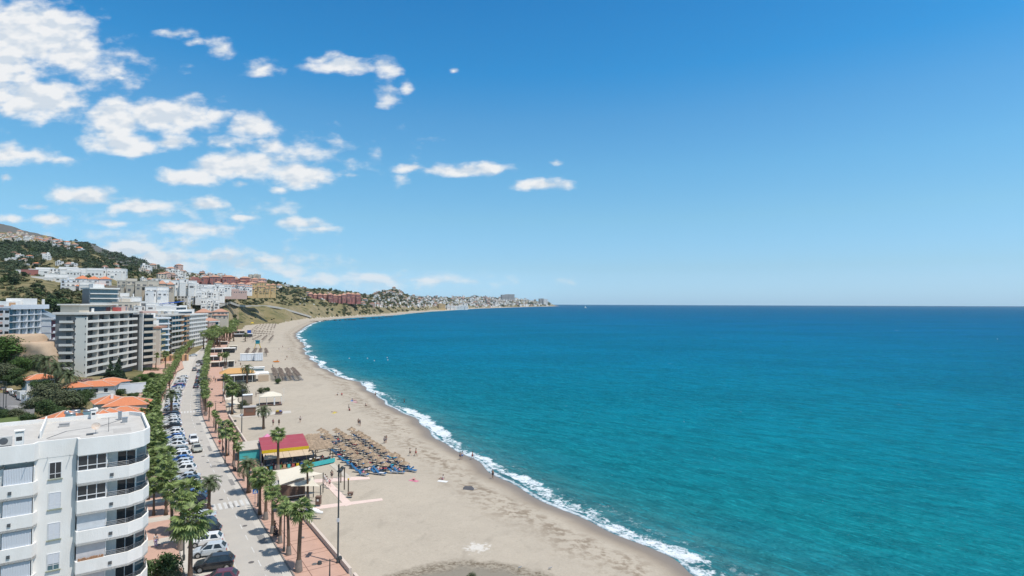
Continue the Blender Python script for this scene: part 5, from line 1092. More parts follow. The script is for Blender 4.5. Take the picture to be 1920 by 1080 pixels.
# ---------------------------------------------------------------- houses on the slopes
WM = {'white': (None, 'white'), 'cream': (CRM, 'cream'), 'ochre': (YEL, 'ochre'), 'red': (None, 'dark red'), 'pink': (PNK, 'pink'), 'grey': (GRYR, 'grey'), 'blue': (WH2, 'bluish white'), 'beige': (BEI, 'beige')}
WM['white'] = (render_mat('warm_white_render', (.82, .80, .76), (.70, .67, .63)), 'white'); WM['red'] = (render_mat('faded_red_render', (.42, .18, .155), (.35, .145, .125)), 'dark red')
RM = {'tile': (TILE2, 'tile-roofed'), 'red': (TILE, 'orange-roofed'), 'flat': (ROOFC, 'flat-roofed')}
FWIN = mat('far_window', (.13, .13, .135), .5, (.20, .19, .18), .3, .8)
REDH = render_mat('faded_red_render', (.42, .18, .155), (.35, .145, .125)); WHW = render_mat('warm_white_render', (.82, .80, .76), (.70, .67, .63))
def house_mesh(w_, d_, h_, wall, roof, rg, steps=1):
    mb = MB(); nf = max(1, int(h_ / 2.9))
    def blk_(x0, x1, y0, y1, z0, z1):
        mb.box(x0, x1, y0, y1, z0, z1, 0); n = max(1, int((x1 - x0) / 2.8)); f0 = max(0, int(z0 / 2.9))
        for f in range(int((z1 - max(z0, 0)) / 2.7)):
            zz = max(z0, 0) + f * 2.85
            for j in range(n):
                a0 = x0 + (j + rg.uniform(.15, .3)) * (x1 - x0) / n; a1 = a0 + (x1 - x0) / n * rg.uniform(.25, .7)
                zb_ = zz + rg.choice([.2, .9]); (mb.quad((a0, y0 - .04, zb_), (a1, y0 - .04, zb_), (a1, y0 - .04, zz + 2.2), (a0, y0 - .04, zz + 2.2), 2) if rg.random() < .8 else None); (mb.box(a0 - .2, a1 + .2, y0 - .9, y0 - .003, zz + .05, zz + .75, 0) if rg.random() < .3 else None)
            ny = max(1, int((y1 - y0) / 3.2))
            for j in range(ny):
                b0 = y0 + (j + .3) * (y1 - y0) / ny
                if rg.random() < .7: mb.quad((x1 + .04, b0, zz + .7), (x1 + .04, b0 + 1.1, zz + .7), (x1 + .04, b0 + 1.1, zz + 2.1), (x1 + .04, b0, zz + 2.1), 2)
        if roof == 'flat': mb.box(x0 - .12, x1 + .12, y0 - .12, y1 + .12, z1 - .003, z1 + .35, 0); mb.box(x0 + .1, x1 - .1, y0 + .1, y1 - .1, z1 + .1, z1 + .354, 1)
        else:
            o = .5; i = min((y1 - y0), (x1 - x0)) / 2 + o; ym = (y0 + y1) / 2; hz = (y1 - y0) * .2 + .3
            mb.add([(x0 - o, y0 - o, z1), (x1 + o, y0 - o, z1), (x1 + o, y1 + o, z1), (x0 - o, y1 + o, z1), (x0 - o + i * .9, ym, z1 + hz), (x1 + o - i * .9, ym, z1 + hz)], [(0, 1, 5, 4), (1, 2, 5), (2, 3, 4, 5), (3, 0, 4), (3, 2, 1, 0)], 1)
    if steps == 1: blk_(-w_ / 2, w_ / 2, 0, d_, -8, h_)
    else:
        for k in range(steps):
            x0 = -w_ / 2 + w_ * k / steps; q = rg.uniform(-2.4, 2.4); blk_(x0, x0 + w_ / steps * .985, q, d_, -8, h_ + rg.uniform(-.16, .10) * h_); hh_ = h_ * rg.uniform(.35, .7); blk_(x0 + .3, x0 + w_ / steps * rg.uniform(.6, .95), q - rg.uniform(2, 4.5), q - .1, -8, hh_)
    if rg.random() < .8: cx_ = rg.uniform(-w_ * .3, w_ * .3); mb.box(cx_, cx_ + .8, d_ * .6, d_ * .6 + .8, h_, h_ + 2.2, 0)
    if rg.random() < .6 and roof == 'flat': cx_ = rg.uniform(-w_ * .35, w_ * .1); mb.box(cx_, cx_ + w_ * .3, d_ * .4, d_ * .8, h_, h_ + 2.6, 0)
    return mb
def big_house(lb, pxc, base, wpx, hpx, Y, wall, roof, steps=1, dd=12, ang=None, cat='apartment block', name='apartment_block'):
    p = W(pxc, base, Y); w_ = wpx / F * Y; h_ = hpx / F * Y; rg = random.Random(int(pxc * 7 + base)); a_ = math.atan2(p.x, p.y) * -1 * .0 + (R(28) if ang is None else R(ang)); w_ /= max(.45, math.cos(a_) + math.sin(a_) * (pxc - 960) / F * 1)
    m = house_mesh(w_, dd, h_, wall, roof, rg, steps); o = m.build(name, [WM[wall][0], RM[roof][0], FWIN]); o.location = (p.x, p.y, p.z); o.rotation_euler = (0, 0, a_); tag(o, lb, cat); return o
BIG = [('long white terraced apartments with red roof lines, inland wing', 88, 521, 46, 15, 590, 'white', 'flat', 5), ('long white terraced apartments with red roof lines, middle wing', 133, 520, 50, 15, 590, 'white', 'flat', 6), ('long white terraced apartments with red roof lines, plain end wing', 182, 517, 50, 14, 600, 'white', 'flat', 3),
 ('brown panelled shed joined to the terraced apartments', 60, 516, 16, 10, 580, 'red', 'flat', 1), ('low white terrace row in front of the long apartments', 130, 528, 60, 8, 540, 'white', 'flat', 6),
 ('white four storey block with small windows below the terraces, grey end tower', 129, 544, 13, 19, 480, 'blue', 'flat', 1), ('white four storey block with rows of arches below the terraces, inland half', 150, 545, 24, 18, 478, 'white', 'flat', 2), ('white four storey block with an orange roof edge below the terraces, seaward half', 174, 544, 28, 20, 485, 'white', 'red', 3),
 ('low white house behind the glass fronted office block', 236, 570, 26, 14, 420, 'white', 'flat', 3), ('beige windowless annex beside the office block', 236, 585, 24, 18, 400, 'cream', 'flat', 1),
 ('white villa with terrace rows beside the beige annex', 262, 582, 34, 16, 405, 'white', 'flat', 3), ('beige four storey building with large glazed bays on a retaining wall', 255, 547, 34, 19, 470, 'beige', 'flat', 4), ('second beige building with glazed bays, seaward half', 276, 545, 22, 18, 470, 'beige', 'flat', 2), ('white stair tower house with grey shutters', 294, 556, 22, 19, 455, 'white', 'flat', 2), ('slim beige flats behind the stair tower house', 311, 549, 16, 18, 480, 'beige', 'tile', 2),
 ('white terraced house block with scalloped balconies on the old town edge', 328, 540, 44, 15, 560, 'white', 'flat', 5), ('white cubic holiday flats, inland cluster', 352, 558, 30, 15, 620, 'white', 'flat', 4), ('white cubic holiday flats, middle cluster', 376, 558, 28, 17, 640, 'white', 'flat', 4), ('white cubic holiday flats, seaward cluster', 399, 555, 26, 17, 660, 'white', 'flat', 4), ('upper row of white cubic holiday flats', 372, 543, 70, 9, 700, 'white', 'flat', 9), ('white flats cascading down the bluff to the coast road', 394, 579, 20, 19, 590, 'white', 'flat', 3),
 ('dark brown hotel wing with arched balconies', 372, 535, 26, 12, 860, 'red', 'flat', 3), ('dark red hotel tower, inland one', 387, 534, 10, 14, 850, 'red', 'tile', 1), ('dark red hotel tower, middle one', 403, 534, 11, 15, 850, 'red', 'tile', 1), ('dark red hotel link building', 414, 533, 14, 10, 860, 'red', 'flat', 2), ('dark red hotel tower, seaward one', 429, 532, 14, 13, 860, 'red', 'tile', 1),
 ('pink red hotel wing with tiled turrets', 450, 533, 22, 12, 900, 'red', 'tile', 2), ('pink hotel wing behind the yellow block', 478, 534, 28, 12, 920, 'pink', 'tile', 3), ('white hotel pavilion in front of the red hotel', 438, 544, 42, 12, 820, 'white', 'tile', 5), ('pink walled terrace below the white pavilion', 433, 550, 36, 5, 800, 'pink', 'flat', 1), ('ochre hotel block with brown roofs, inland wing', 482, 549, 22, 18, 900, 'ochre', 'tile', 2), ('ochre hotel block with brown roofs, seaward wing', 502, 549, 20, 14, 910, 'ochre', 'tile', 3),
 ('long low restaurant with a tiled roof by the coast road', 398, 598, 36, 14, 480, 'beige', 'tile', 2), ('grey flats seen over the white block roof', 300, 604, 40, 12, 400, 'white', 'flat', 4), ('white flats with a blue tarpaulin neighbour', 340, 592, 26, 13, 430, 'white', 'flat', 2), ('white sunlit house with a blank wall above the avenue', 305, 580, 26, 10, 450, 'blue', 'flat', 2),
 ('red seaside apartment complex, inland wing', 592, 562, 18, 10, 1420, 'red', 'tile', 3), ('red seaside apartment complex, second wing', 611, 563, 20, 11, 1420, 'red', 'tile', 3), ('red seaside apartment complex with green roofs, third wing', 634, 565, 26, 12, 1420, 'red', 'tile', 4), ('red seaside apartment complex, seaward wing', 659, 564, 26, 12, 1430, 'red', 'tile', 4),
 ('ochre building right by the far water', 829, 578, 11, 8, 2560, 'ochre', 'flat', 1), ('row of far white towers on the headland', 953, 560, 24, 8, 5000, 'grey', 'flat', 4), ('grey tower at the tip of the headland', 1016, 571, 9, 11, 5900, 'grey', 'flat', 1), ('white tower at the tip of the headland', 1023, 571, 8, 10, 5900, 'white', 'flat', 1), ('tall pale flats on the ridge skyline', 478, 522, 14, 7, 1500, 'beige', 'flat', 3), ('white seaside hotel on the far shore', 858, 578, 36, 5, 2750, 'white', 'flat', 6)]
org, an, L = frame_from(168, 223, 388, 402, 577)
t, H, fh = balcony_block('office_block', 'glass fronted office block with white floor slabs above the hotel roof', org, an, L, 29.5, 42.5, 4, 14, GRYR, WH, [(.2, L - .2)], [], outs=1.4, glass=GLB, bandh=.45, bay=10)
MB().box(3, L * .55, 4, 12, H + .9, H + 3.4).build('roof_hut', WH, t)
for b in BIG: big_house(*b[:9], dd=12 if b[5] < 1000 else 22)
p = W(318, 571, 440); o = MB().prism([(-9, -4), (8, -4), (9, 5), (-8, 5)], [0, 1.5, 2.6, .8], [.25, 1.75, 2.85, 1.05]).build('tarpaulin', BLU); o.location = p; tag(o, 'blue tarpaulin roof stretched beside the dark green tree above the avenue', 'tarpaulin')
o = MB().box(-14, 30, -.4, .4, -9, 2.5).build('retaining_wall', render_mat('stone_wall', (.36, .30, .24))); o.location = W(205, 541, 490); o.rotation_euler = (0, 0, R(20)); tag(o, 'brown stone retaining wall beside the beige glazed building', 'wall')
ZON = [((0,60),(437,452),20,1150,(6,10),['white','white','cream','pink'],['tile','flat'],'along the inland ridge'),((60,156),(450,474),40,1120,(6,11),['white','cream','ochre','white'],['tile','red','flat'],'along the crest of the ridge'),
 ((0,100),(478,498),20,0,(7,13),['white','cream','white'],['red','flat','tile'],'among the upper villas'),((100,140),(495,503),7,0,(8,12),['white'],['flat','tile'],'just above the terraced apartments'),((195,235),(498,522),12,0,(8,13),['white','pink','white'],['tile'],'behind the terrace end'),
 ((262,345),(506,540),44,0,(8,15),['white','white','cream','pink'],['flat','tile','flat'],'in the old town above the beige building'),((340,470),(514,530),44,0,(5,10),['white','white','pink'],['flat','tile'],'on the skyline behind the red hotels'),((300,345),(558,590),9,0,(12,20),['white','blue','cream'],['flat'],'above the avenue blocks'),
 ((505,620),(535,556),12,0,(5,9),['white','cream'],['tile','flat'],'in the wood beyond the ochre hotel'),((675,715),(562,576),10,0,(5,9),['white','pink'],['tile'],'beside the red seaside complex'),((700,790),(544,576),50,0,(3.8,6.5),['white','cream','beige'],['flat','tile'],'on the round green hill'),
 ((780,930),(553,577),90,0,(3.5,6.5),['white','cream','beige','pink','white'],['flat','tile','flat'],'in the far town'),((900,1030),(560,574),44,0,(3.0,5.5),['white','cream','beige'],['flat'],'on the low headland')]
nh = 0
for (x0, x1), (y0, y1), n, Yf, (w0, w1), walls, roofs, where in ZON:
    c_ = sorted((rng.uniform(x0, x1), rng.uniform(y0, y1)) for _ in range(int(n * .71))); protos = [house_mesh(10, 8, rng.choice([5.6, 6.2, 8.6]), a_, b_, random.Random(k)).mesh('house', [WM[a_][0], RM[b_][0], FWIN]) for k, (a_, b_) in enumerate([(a_, b_) for a_ in walls for b_ in roofs])]; info = [(a_, b_) for a_ in walls for b_ in roofs]
    for k, (px, py) in enumerate(c_):
        if Yf and x0 >= 0 and px < 160:  # follow the ridge line down
            py = np.interp(px, [0, 60, 100, 156], [440, 447, 454, 468]) + rng.uniform(-3, 9)
        q = hit(px, py)
        if q is None or q.z < 3: continue
        i_ = rng.randrange(len(protos)); sc = rng.uniform(w0, w1) / F * q.y / 10; o = bpy.data.objects.new('house', protos[i_]); COL.objects.link(o); sh_ = rng.uniform(.75, 1.15) 
        o.location = (q.x, q.y, q.z - .5); o.rotation_euler = (0, 0, R(rng.uniform(5, 50))); o.scale = (sc, sc, sc * sh_); tag(o, f"{WM[info[i_][0]][1]} {RM[info[i_][1]][1]} house {where}, {nth(k)} from inland", 'house', 'houses ' + where); nh += 1

def far_town():
    rg = np.random.default_rng(31); mb = MB(); rr_ = random.Random(4); zones = [((560, 720), (552, 572), 60, 3), ((700, 800), (545, 577), 230, 3.2), ((780, 940), (554, 577.5), 560, 3.2), ((920, 1034), (562, 574.5), 260, 2.8), ((350, 480), (512, 524), 70, 3), ((0, 150), (440, 466), 90, 3.4)]
    for (x0, x1), (y0, y1), n, wpx in zones:
        for _ in range(n):
            px = rg.uniform(x0, x1); py = rg.uniform(y0, y1)
            if x1 == 150: py = np.interp(px, [0, 60, 100, 156], [440, 447, 454, 468]) + rg.uniform(-3, 12)
            q = hit(px, py)
            if q is None or q.z < 3: continue
            w_ = wpx * rg.uniform(.5, 1.3) / F * q.y; d_ = w_ * .8; h_ = w_ * rg.uniform(.45, 1.15); mi = int(rg.choice([0, 0, 0, 0, 0, 1, 2])); a = R(rg.uniform(5, 50)); mb.obox((q.x, q.y, q.z - 3), (w_, d_, h_ + 3), a, mi)
            if rg.random() < .25: mb.obox((q.x, q.y, q.z + h_), (w_ * 1.05, d_ * 1.05, .12 * w_), a, 3)
            u = Vector((math.cos(a), math.sin(a), 0)); v = Vector((math.sin(a), -math.cos(a), 0)); f0 = Vector(q) + v * (d_ / 2 + .05)
            for k in range(3):
                for fz in ((.35,) if k == 1 else (.68,)): c = f0 + u * w_ * (-.3 + .3 * k) + Vector((0, 0, h_ * fz)); s_ = w_ * .07; mb.quad(c - u * s_, c + u * s_, c + u * s_ + Vector((0, 0, h_ * .16)), c - u * s_ + Vector((0, 0, h_ * .16)), 4)
    mb.build('far_town', [render_mat('far_white', (.90, .88, .85), (.78, .75, .71)), CRM, PNK, TILE2, FWIN], kind='stuff', label='dense mass of tiny far white houses along the coast', cat='town')
far_town()
def swall(name, s0, s1, lb, z1=2.75):
    f = lambda s: float(wall_off(s)) - .34; g = lambda s: float(wall_off(s)); n = max(1, int((s1 - s0) / 2)); V = []; Fc = []
    for i in range(n + 1):
        s = s0 + (s1 - s0) * i / n
        for (o, z) in ((f(s), 1.3), (f(s), z1), (g(s), z1), (g(s), 1.3)): p = rpt(s, o); V.append((p.x, p.y, z))
    for i in range(n):
        for k in range(3): a = i * 4 + k; Fc.append((a, a + 1, a + 5, a + 4))
    Fc += [(0, 3, 2, 1), (4 * n, 4 * n + 1, 4 * n + 2, 4 * n + 3)]
    t = thing(name, tuple(rpt(s0, g(s0), 1.3)), lb, 'wall'); o = MB().add(V, Fc).build('panel', render_mat('sea_wall', (.62, .52, .44)), t); o.matrix_parent_inverse = Matrix.Translation(t.location).inverted()
    return t
sa = s_of(690, 1110)[0]
swall('sea_wall', -30, s_of(668, 1080)[0] - .6, 'nearest short stretch of pale sea wall by the near lamp'); swall('sea_wall', s_of(664, 1080)[0] + .6, s_of(566, 968)[0], 'pale sea wall between the promenade and the sand in front of the tall lamp pole')
swall('sea_wall', s_of(502, 893)[0], s_of(500, 878)[0] + 1.5, 'short piece of pale sea wall by the shade sails'); swall('sea_wall', s_of(470, 845)[0], s_of(431, 781)[0], 'pale sea wall running past the dark street light beside the red roofed restaurant'); swall('sea_wall', s_of(425, 755)[0], s_of(415, 690)[0], 'far pale sea wall beside the cream awnings')
# ================================================================== VEHICLES
def paint(name, c): 
    m = mat(name, c, .28, tuple(v * .93 for v in c), 6, .6, spec=.6)
    m.node_tree.nodes['Principled BSDF'].inputs['Coat Weight'].default_value = .5; return m
PA = {'white': paint('car_white', (.72, .72, .71)), 'silver': paint('car_silver', (.48, .52, .55)), 'black': paint('car_black', (.018, .02, .024)), 'navy': paint('car_navy', (.02, .035, .075)), 'blue': paint('car_blue', (.03, .12, .38)),
      'red': paint('car_red', (.42, .03, .035)), 'maroon': paint('car_maroon', (.12, .03, .04)), 'grey': paint('car_grey', (.17, .18, .19)), 'beige': paint('car_beige', (.40, .40, .34))}
TY = mat('tyre_rubber', (.02, .02, .02), .9); RIM = mat('alloy_rim', (.45, .46, .47), .35, metal=.8); HLT = mat('headlight_glass', (.65, .68, .70), .15, spec=.8); TLT = mat('tail_light', (.45, .02, .02), .3); PLT = mat('number_plate', (.7, .7, .68), .6); BLKP = mat('black_trim', (.03, .03, .03), .7)
SPEC = {'hatch': dict(L=4.0, W=.86, sec=[(-2.0, .50, .78, .68), (-1.88, .32, .96, .80), (-1.2, .24, 1.0, .86), (0, .22, .99, .87), (.85, .22, .97, .86), (1.3, .24, .90, .85), (1.75, .28, .80, .80), (2.0, .42, .62, .64)], gb=(-1.86, 1.05), gt=(-1.35, .28), gh=1.48),
        'saloon': dict(L=4.5, W=.88, sec=[(-2.25, .50, .80, .70), (-2.1, .32, .97, .82), (-1.4, .24, .99, .88), (0, .22, .96, .89), (.85, .22, .94, .88), (1.45, .24, .88, .87), (2.0, .28, .78, .80), (2.25, .42, .62, .64)], gb=(-1.75, 1.1), gt=(-1.05, .3), gh=1.42),
        'suv': dict(L=4.4, W=.92, sec=[(-2.2, .55, .95, .74), (-2.08, .36, 1.08, .86), (-1.3, .28, 1.12, .92), (0, .26, 1.1, .93), (.9, .26, 1.08, .92), (1.4, .28, 1.02, .90), (1.95, .32, .92, .84), (2.2, .48, .72, .70)], gb=(-2.02, 1.1), gt=(-1.6, .35), gh=1.66)}
def make_car(kind, color, name='parked_car'):
    S = SPEC[kind]; root = thing(name, (0, -9999, 0), 'prototype car kept out of view', 'car'); V = []; Fc = []; n = 10
    for (x, zb, zt, w) in S['sec']:
        zm = zb + (zt - zb) * .55; r = [(w * .86, zb), (w, zb + .1), (w * 1.01, zm), (w * .97, zt - .07), (w * .86, zt)]
        for (y, z) in r: V.append((x, y, z))
        for (y, z) in r[::-1]: V.append((x, -y, z))
    for i in range(len(S['sec']) - 1):
        for k in range(n): Fc.append((i * n + k, (i + 1) * n + k, (i + 1) * n + (k + 1) % n, i * n + (k + 1) % n))
    Fc += [tuple(range(n)), tuple(range((len(S['sec']) - 1) * n + n - 1, (len(S['sec']) - 1) * n - 1, -1))]
    b = MB().add(V, Fc); zb = S['sec'][3][2] - .03; (b0, b1), (t0, t1), gh = S['gb'], S['gt'], S['gh']; wb = S['W'] * .93; wt = S['W'] * .70
    G8 = [(b0, -wb, zb), (b1, -wb * .94, zb), (b1, wb * .94, zb), (b0, wb, zb), (t0, -wt, gh), (t1, -wt, gh), (t1, wt, gh), (t0, wt, gh)]
    b.add(G8, [(0, 1, 5, 4), (1, 2, 6, 5), (2, 3, 7, 6), (3, 0, 4, 7), (4, 5, 6, 7)])
    mid = [( (t0 + t1) / 2, -wt * .8, gh + .035), ((t0 + t1) / 2, wt * .8, gh + .035)]; b.add([G8[4], G8[5], G8[6], G8[7], (t0 + .2, -wt * .8, gh + .04), (t1 - .2, -wt * .8, gh + .04), (t1 - .2, wt * .8, gh + .04), (t0 + .2, wt * .8, gh + .04)], [(0, 1, 5, 4), (1, 2, 6, 5), (2, 3, 7, 6), (3, 0, 4, 7), (4, 5, 6, 7)])
    bo_ = b.build('body', PA[color], root, False)
    def pane(nm, q, ins=.1):
        q = [Vector(p) for p in q]; c = sum(q, Vector()) / 4; nn = (q[1] - q[0]).cross(q[3] - q[0]).normalized(); q = [p.lerp(c, ins) + nn * .012 for p in q]; MB().quad(*q).build(nm, GL, root)
    pane('windscreen', [G8[1], G8[2], G8[6], G8[5]], .11); pane('rear_window', [G8[3], G8[0], G8[4], G8[7]], .16)
    def L3(a, b_, t): return tuple(Vector(a).lerp(Vector(b_), t))
    for (a, b_, c, d, nm) in ((0, 1, 5, 4, 'r'), (2, 3, 7, 6, 'l')):
        for (u0, u1) in ((.06, .47), (.53, .90)): pane('side_window', [L3(G8[a], G8[b_], u0), L3(G8[a], G8[b_], u1), L3(G8[d], G8[c], u1), L3(G8[d], G8[c], u0)], .10)
    Lh = S['L'] / 2; wr = .33 if kind != 'suv' else .37
    wm = MB().lathe((0, 0, 0), [(wr * .62, -.10), (wr * .92, -.11), (wr, -.06), (wr, .06), (wr * .92, .11), (wr * .62, .10)], 18).mesh('tyre', TY, True); rm = MB().lathe((0, 0, 0), [(0, .075), (wr * .2, .09), (wr * .62, .10), (wr * .64, .05), (wr * .64, -.05)], 14).lathe((0, 0, 0), [(0, -.075), (wr * .2, -.09), (wr * .62, -.10)], 14).mesh('rim', RIM)
    for sx in (-Lh + .72, Lh - .80):
        for sy in (-1, 1):
            w_ = bpy.data.objects.new('wheel', wm); COL.objects.link(w_); w_.parent = root; w_.matrix_local = Matrix.Translation((sx, sy * (S['W'] - .07), wr)) @ Matrix.Rotation(R(90), 4, 'X'); r_ = bpy.data.objects.new('rim', rm); COL.objects.link(r_); r_.parent = w_
            MB().tube([(sx + math.cos(a) * (wr + .05), sy * (S['W'] + .004), wr + math.sin(a) * (wr + .05)) for a in np.linspace(0, math.pi, 9)], .035, 5).build('wheel_arch', BLKP, root)
    s = S['sec']
    for sy in (-1, 1):
        MB().box(s[-1][0] - .20, s[-1][0] - .02, min(sy * .36, sy * .63), max(sy * .36, sy * .63), s[-1][2] - .08, s[-1][2] + .05).build('headlight', HLT, root)
        MB().box(s[0][0] - .01, s[0][0] + .14, min(sy * .50, sy * .74), max(sy * .50, sy * .74), s[0][2] - .16, s[0][2] + .05).build('tail_light', TLT, root)
        MB().box(b1 - .42, b1 - .25, min(sy * (S['W'] - .03), sy * (S['W'] + .15)), max(sy * (S['W'] - .03), sy * (S['W'] + .15)), zb - .01, zb + .14).build('wing_mirror', PA[color], root)
    MB().box(s[0][0] - .02, s[0][0] + .03, -.26, .26, s[0][1] + .08, s[0][1] + .19).box(s[-1][0] - .03, s[-1][0] + .02, -.26, .26, s[-1][1] + .02, s[-1][1] + .13).build('number_plate', PLT, root)
    MB().box(s[-1][0] - .05, s[-1][0] + .012, -.5, .5, s[-1][1] + .03, s[-1][1] + .11).build('grille', BLKP, root)
    return root
CARS = {}
def car(kind, color, loc, rz, lb, grp, name='parked_car'):
    if (kind, color) not in CARS: CARS[(kind, color)] = make_car(kind, color); PROTOS.append(CARS[(kind, color)])
    o = dup(CARS[(kind, color)], loc, rz, lb, 1, grp); return o
def pk_angle(s): return rdir(s) + R(90) - R(16)   # nose to the pavement
sz = ZS[0]
near = [(430, 1090, 'hatch', 'maroon', 'dark maroon car with a red tail at the bottom edge of the picture'), (398, 1067, 'suv', 'black', 'black estate car parked between the maroon car and the empty bay'), (394, 1040, 'hatch', 'silver', 'silver hatchback beside the empty parking bay'),
        (378, 1023, 'hatch', 'white', 'white hatchback parked next to the silver hatchback'), (384, 1005, 'suv', 'black', 'black car behind the white hatchback'), (378, 991, 'hatch', 'navy', 'navy car half hidden by the palm crown'), (366, 978, 'saloon', 'silver', 'silver saloon beside the crossing island')]
for (px, py, k, c, lb) in near: q = G(px, py, 2.0); s_, o_ = s_of(px, py); car(k, c, tuple(rpt(s_, -RH - 2.15, 2.006)), pk_angle(s_), lb, 'cars parked in the bays')
seq = 'navy blue grey white navy silver white white silver blue white white grey white silver white blue white white silver black white silver white white silver'.split(); s_ = sz + 4.0; i = 0
send = ZS[1] - 3.6
while s_ < send:
    c = seq[i % len(seq)]; k = ['hatch', 'saloon', 'suv', 'hatch'][i % 4]; nm = {'navy': 'dark blue'}.get(c, c)
    car(k, c, tuple(rpt(s_, -RH - 2.2, 2.006)), pk_angle(s_) + R(rng.uniform(-3, 3)), f"{nm} car nose-in between the two zebra crossings, {nth(i)} bay from the near crossing", 'cars parked in the bays'); s_ += 2.78 if i % 7 != 5 else 5.5; i += 1
s_ = ZS[1] + 5; i = 0; seq2 = 'silver blue red white silver white white silver grey white white silver navy white'.split()
while s_ < ZS[1] + 88:
    if i not in (2, 7, 11, 12, 17, 21, 22): c = seq2[i % len(seq2)]; car(['suv', 'hatch', 'saloon'][i % 3], c, tuple(rpt(s_, -RH - 2.2, 2.006)), pk_angle(s_), f"{c} car nose-in beyond the second zebra crossing, {nth(i)} bay after it", 'cars parked in the bays')
    s_ += 2.9 + i * .05; i += 1
def moving(px, py, k, c, lb, face, off=None):
    s1, o1 = s_of(px, py); car(k, c, tuple(rpt(s1, o1 if off is None else off, 2.006)), rdir(s1) + (math.pi if face else 0), lb, 'cars driving on the seafront road', 'moving_car')
moving(369, 829, 'suv', 'white', 'white car driving toward the camera, the farther of two in the lane', True, -1.35); moving(372, 845, 'saloon', 'beige', 'pale grey-green saloon driving toward the camera behind the white car', True, -1.3)
for k_, (px, py, kd, c, lb) in enumerate([(367, 727, 'saloon', 'navy', 'dark blue car last in the slow queue beyond the second crossing'), (368, 719, 'hatch', 'black', 'black hatchback second in the slow queue'), (369, 712, 'saloon', 'maroon', 'dark red car in the middle of the slow queue'), (369.5, 706, 'hatch', 'silver', 'silver car in the middle of the slow queue'), (367, 699.5, 'suv', 'navy', 'dark blue car at the head of the slow queue'), (364, 695, 'suv', 'grey', 'green-grey car just passing the queue')]):
    moving(px, py, kd, c, lb, False, .9 if k_ < 5 else -1.2)
for k_, (px, py, kd, c, lb) in enumerate([(371, 686, 'saloon', 'white', 'white car under the far palms before the bend'), (378, 684, 'hatch', 'navy', 'navy car parked under the far palms'), (374, 680, 'hatch', 'grey', 'grey car at the far bend of the road'), (350, 656, 'suv', 'red', 'bright red van by the cream corner block'), (343, 657, 'hatch', 'red', 'red car beside the cream corner block'), (362, 668, 'saloon', 'silver', 'silver car at the far junction')]):
    q = G(px, py, 2.1); car(kd, c, (q.x, q.y, 2.2 if px < 365 else 2.02), rdir(150) + R(20 * k_), lb, 'cars at the far bend')
# side street with its cars, van and caravan
SS = [(0,716),(26,728),(52,742),(66,755),(64,778),(30,775),(0,762)]; q = hit(30, 745) or G(30, 745, 4)
SZ = 4.45; sheet('side_street', SS, SZ, ASPH2, .5); sheet('side_pavement', [(-5,770),(30,776),(40,790),(20,800),(-5,800)], SZ + .02, LAWN, .5)
mb = MB()
for k in range(3): a = G(36 - k * 6, 764 - k * 1.5, SZ); mb.obox((a.x, a.y, SZ + .004), (2.2, .5, .004), R(25))
mb.build('stop_line', WPAINT, kind='structure')
for k_, (px, py, kd, c, lb) in enumerate([(5, 733, 'saloon', 'black', 'black car at the kerb of the side street, inland one'), (15, 737, 'suv', 'black', 'black car at the kerb of the side street, seaward one'), (26, 741, 'hatch', 'silver', 'small silver car parked before the white van'), (32, 744, 'hatch', 'black', 'small black car squeezed against the white van')]):
    q = G(px, py, SZ); car(kd, c, (q.x, q.y, SZ + .01), math.atan2(G(52, 752, SZ).y - G(10, 733, SZ).y, G(52, 752, SZ).x - G(10, 733, SZ).x) + math.pi, lb, 'cars in the side street')
sa_ = math.atan2(G(52, 752, SZ).y - G(10, 733, SZ).y, G(52, 752, SZ).x - G(10, 733, SZ).x)
q = G(41, 749, SZ); t = thing('parked_van', (q.x, q.y, SZ + .01), 'tall white delivery van parked in front of the caravan', 'van', rz=sa_ + math.pi)
MB().prism([(-2.6, -.95), (1.6, -.95), (2.1, -.9), (2.1, .9), (1.6, .95), (-2.6, .95)], .35, 2.5).prism([(2.05, -.9), (2.75, -.8), (2.75, .8), (2.05, .9)], [.35, .35, .35, .35], [1.5, 1.05, 1.05, 1.5]).build('body', PA['white'], t)
MB().quad((2.12, -.8, 1.5), (2.12, .8, 1.5), (2.105, .75, 2.2), (2.105, -.75, 2.2)).build('windscreen', GL, t)
for sx in (-1.7, 1.7):
    for sy in (-.9, .9): MB().lathe((0, 0, 0), [(0, -.1), (.36, -.1), (.36, .1), (0, .1)], 14).build('wheel', TY, t).matrix_local = Matrix.Translation((sx, sy, .36)) @ Matrix.Rotation(R(90), 4, 'X')
q = G(52, 757, SZ); t = thing('caravan', (q.x, q.y, SZ + .01), 'white caravan standing behind the delivery van in the side street', 'caravan', rz=sa_)
MB().prism([(-2.4, -1.05), (2.2, -1.05), (2.5, -.9), (2.5, .9), (2.2, 1.05), (-2.4, 1.05)], .45, 2.65).build('body', PA['white'], t); MB().box(-2.43, -2.39, -.7, .7, 1.5, 2.1).build('rear_window', GL, t); MB().box(-.6, .6, -1.09, -1.04, 1.4, 2.0).build('side_window', GL, t); MB().box(-1.4, 0, -.3, .4, 2.64, 2.85).build('roof_vent', ALU, t)
for sy in (-.98, .98): MB().lathe((0, 0, 0), [(0, -.1), (.33, -.1), (.33, .1), (0, .1)], 14).build('wheel', TY, t).matrix_local = Matrix.Translation((0, sy, .33)) @ Matrix.Rotation(R(90), 4, 'X')
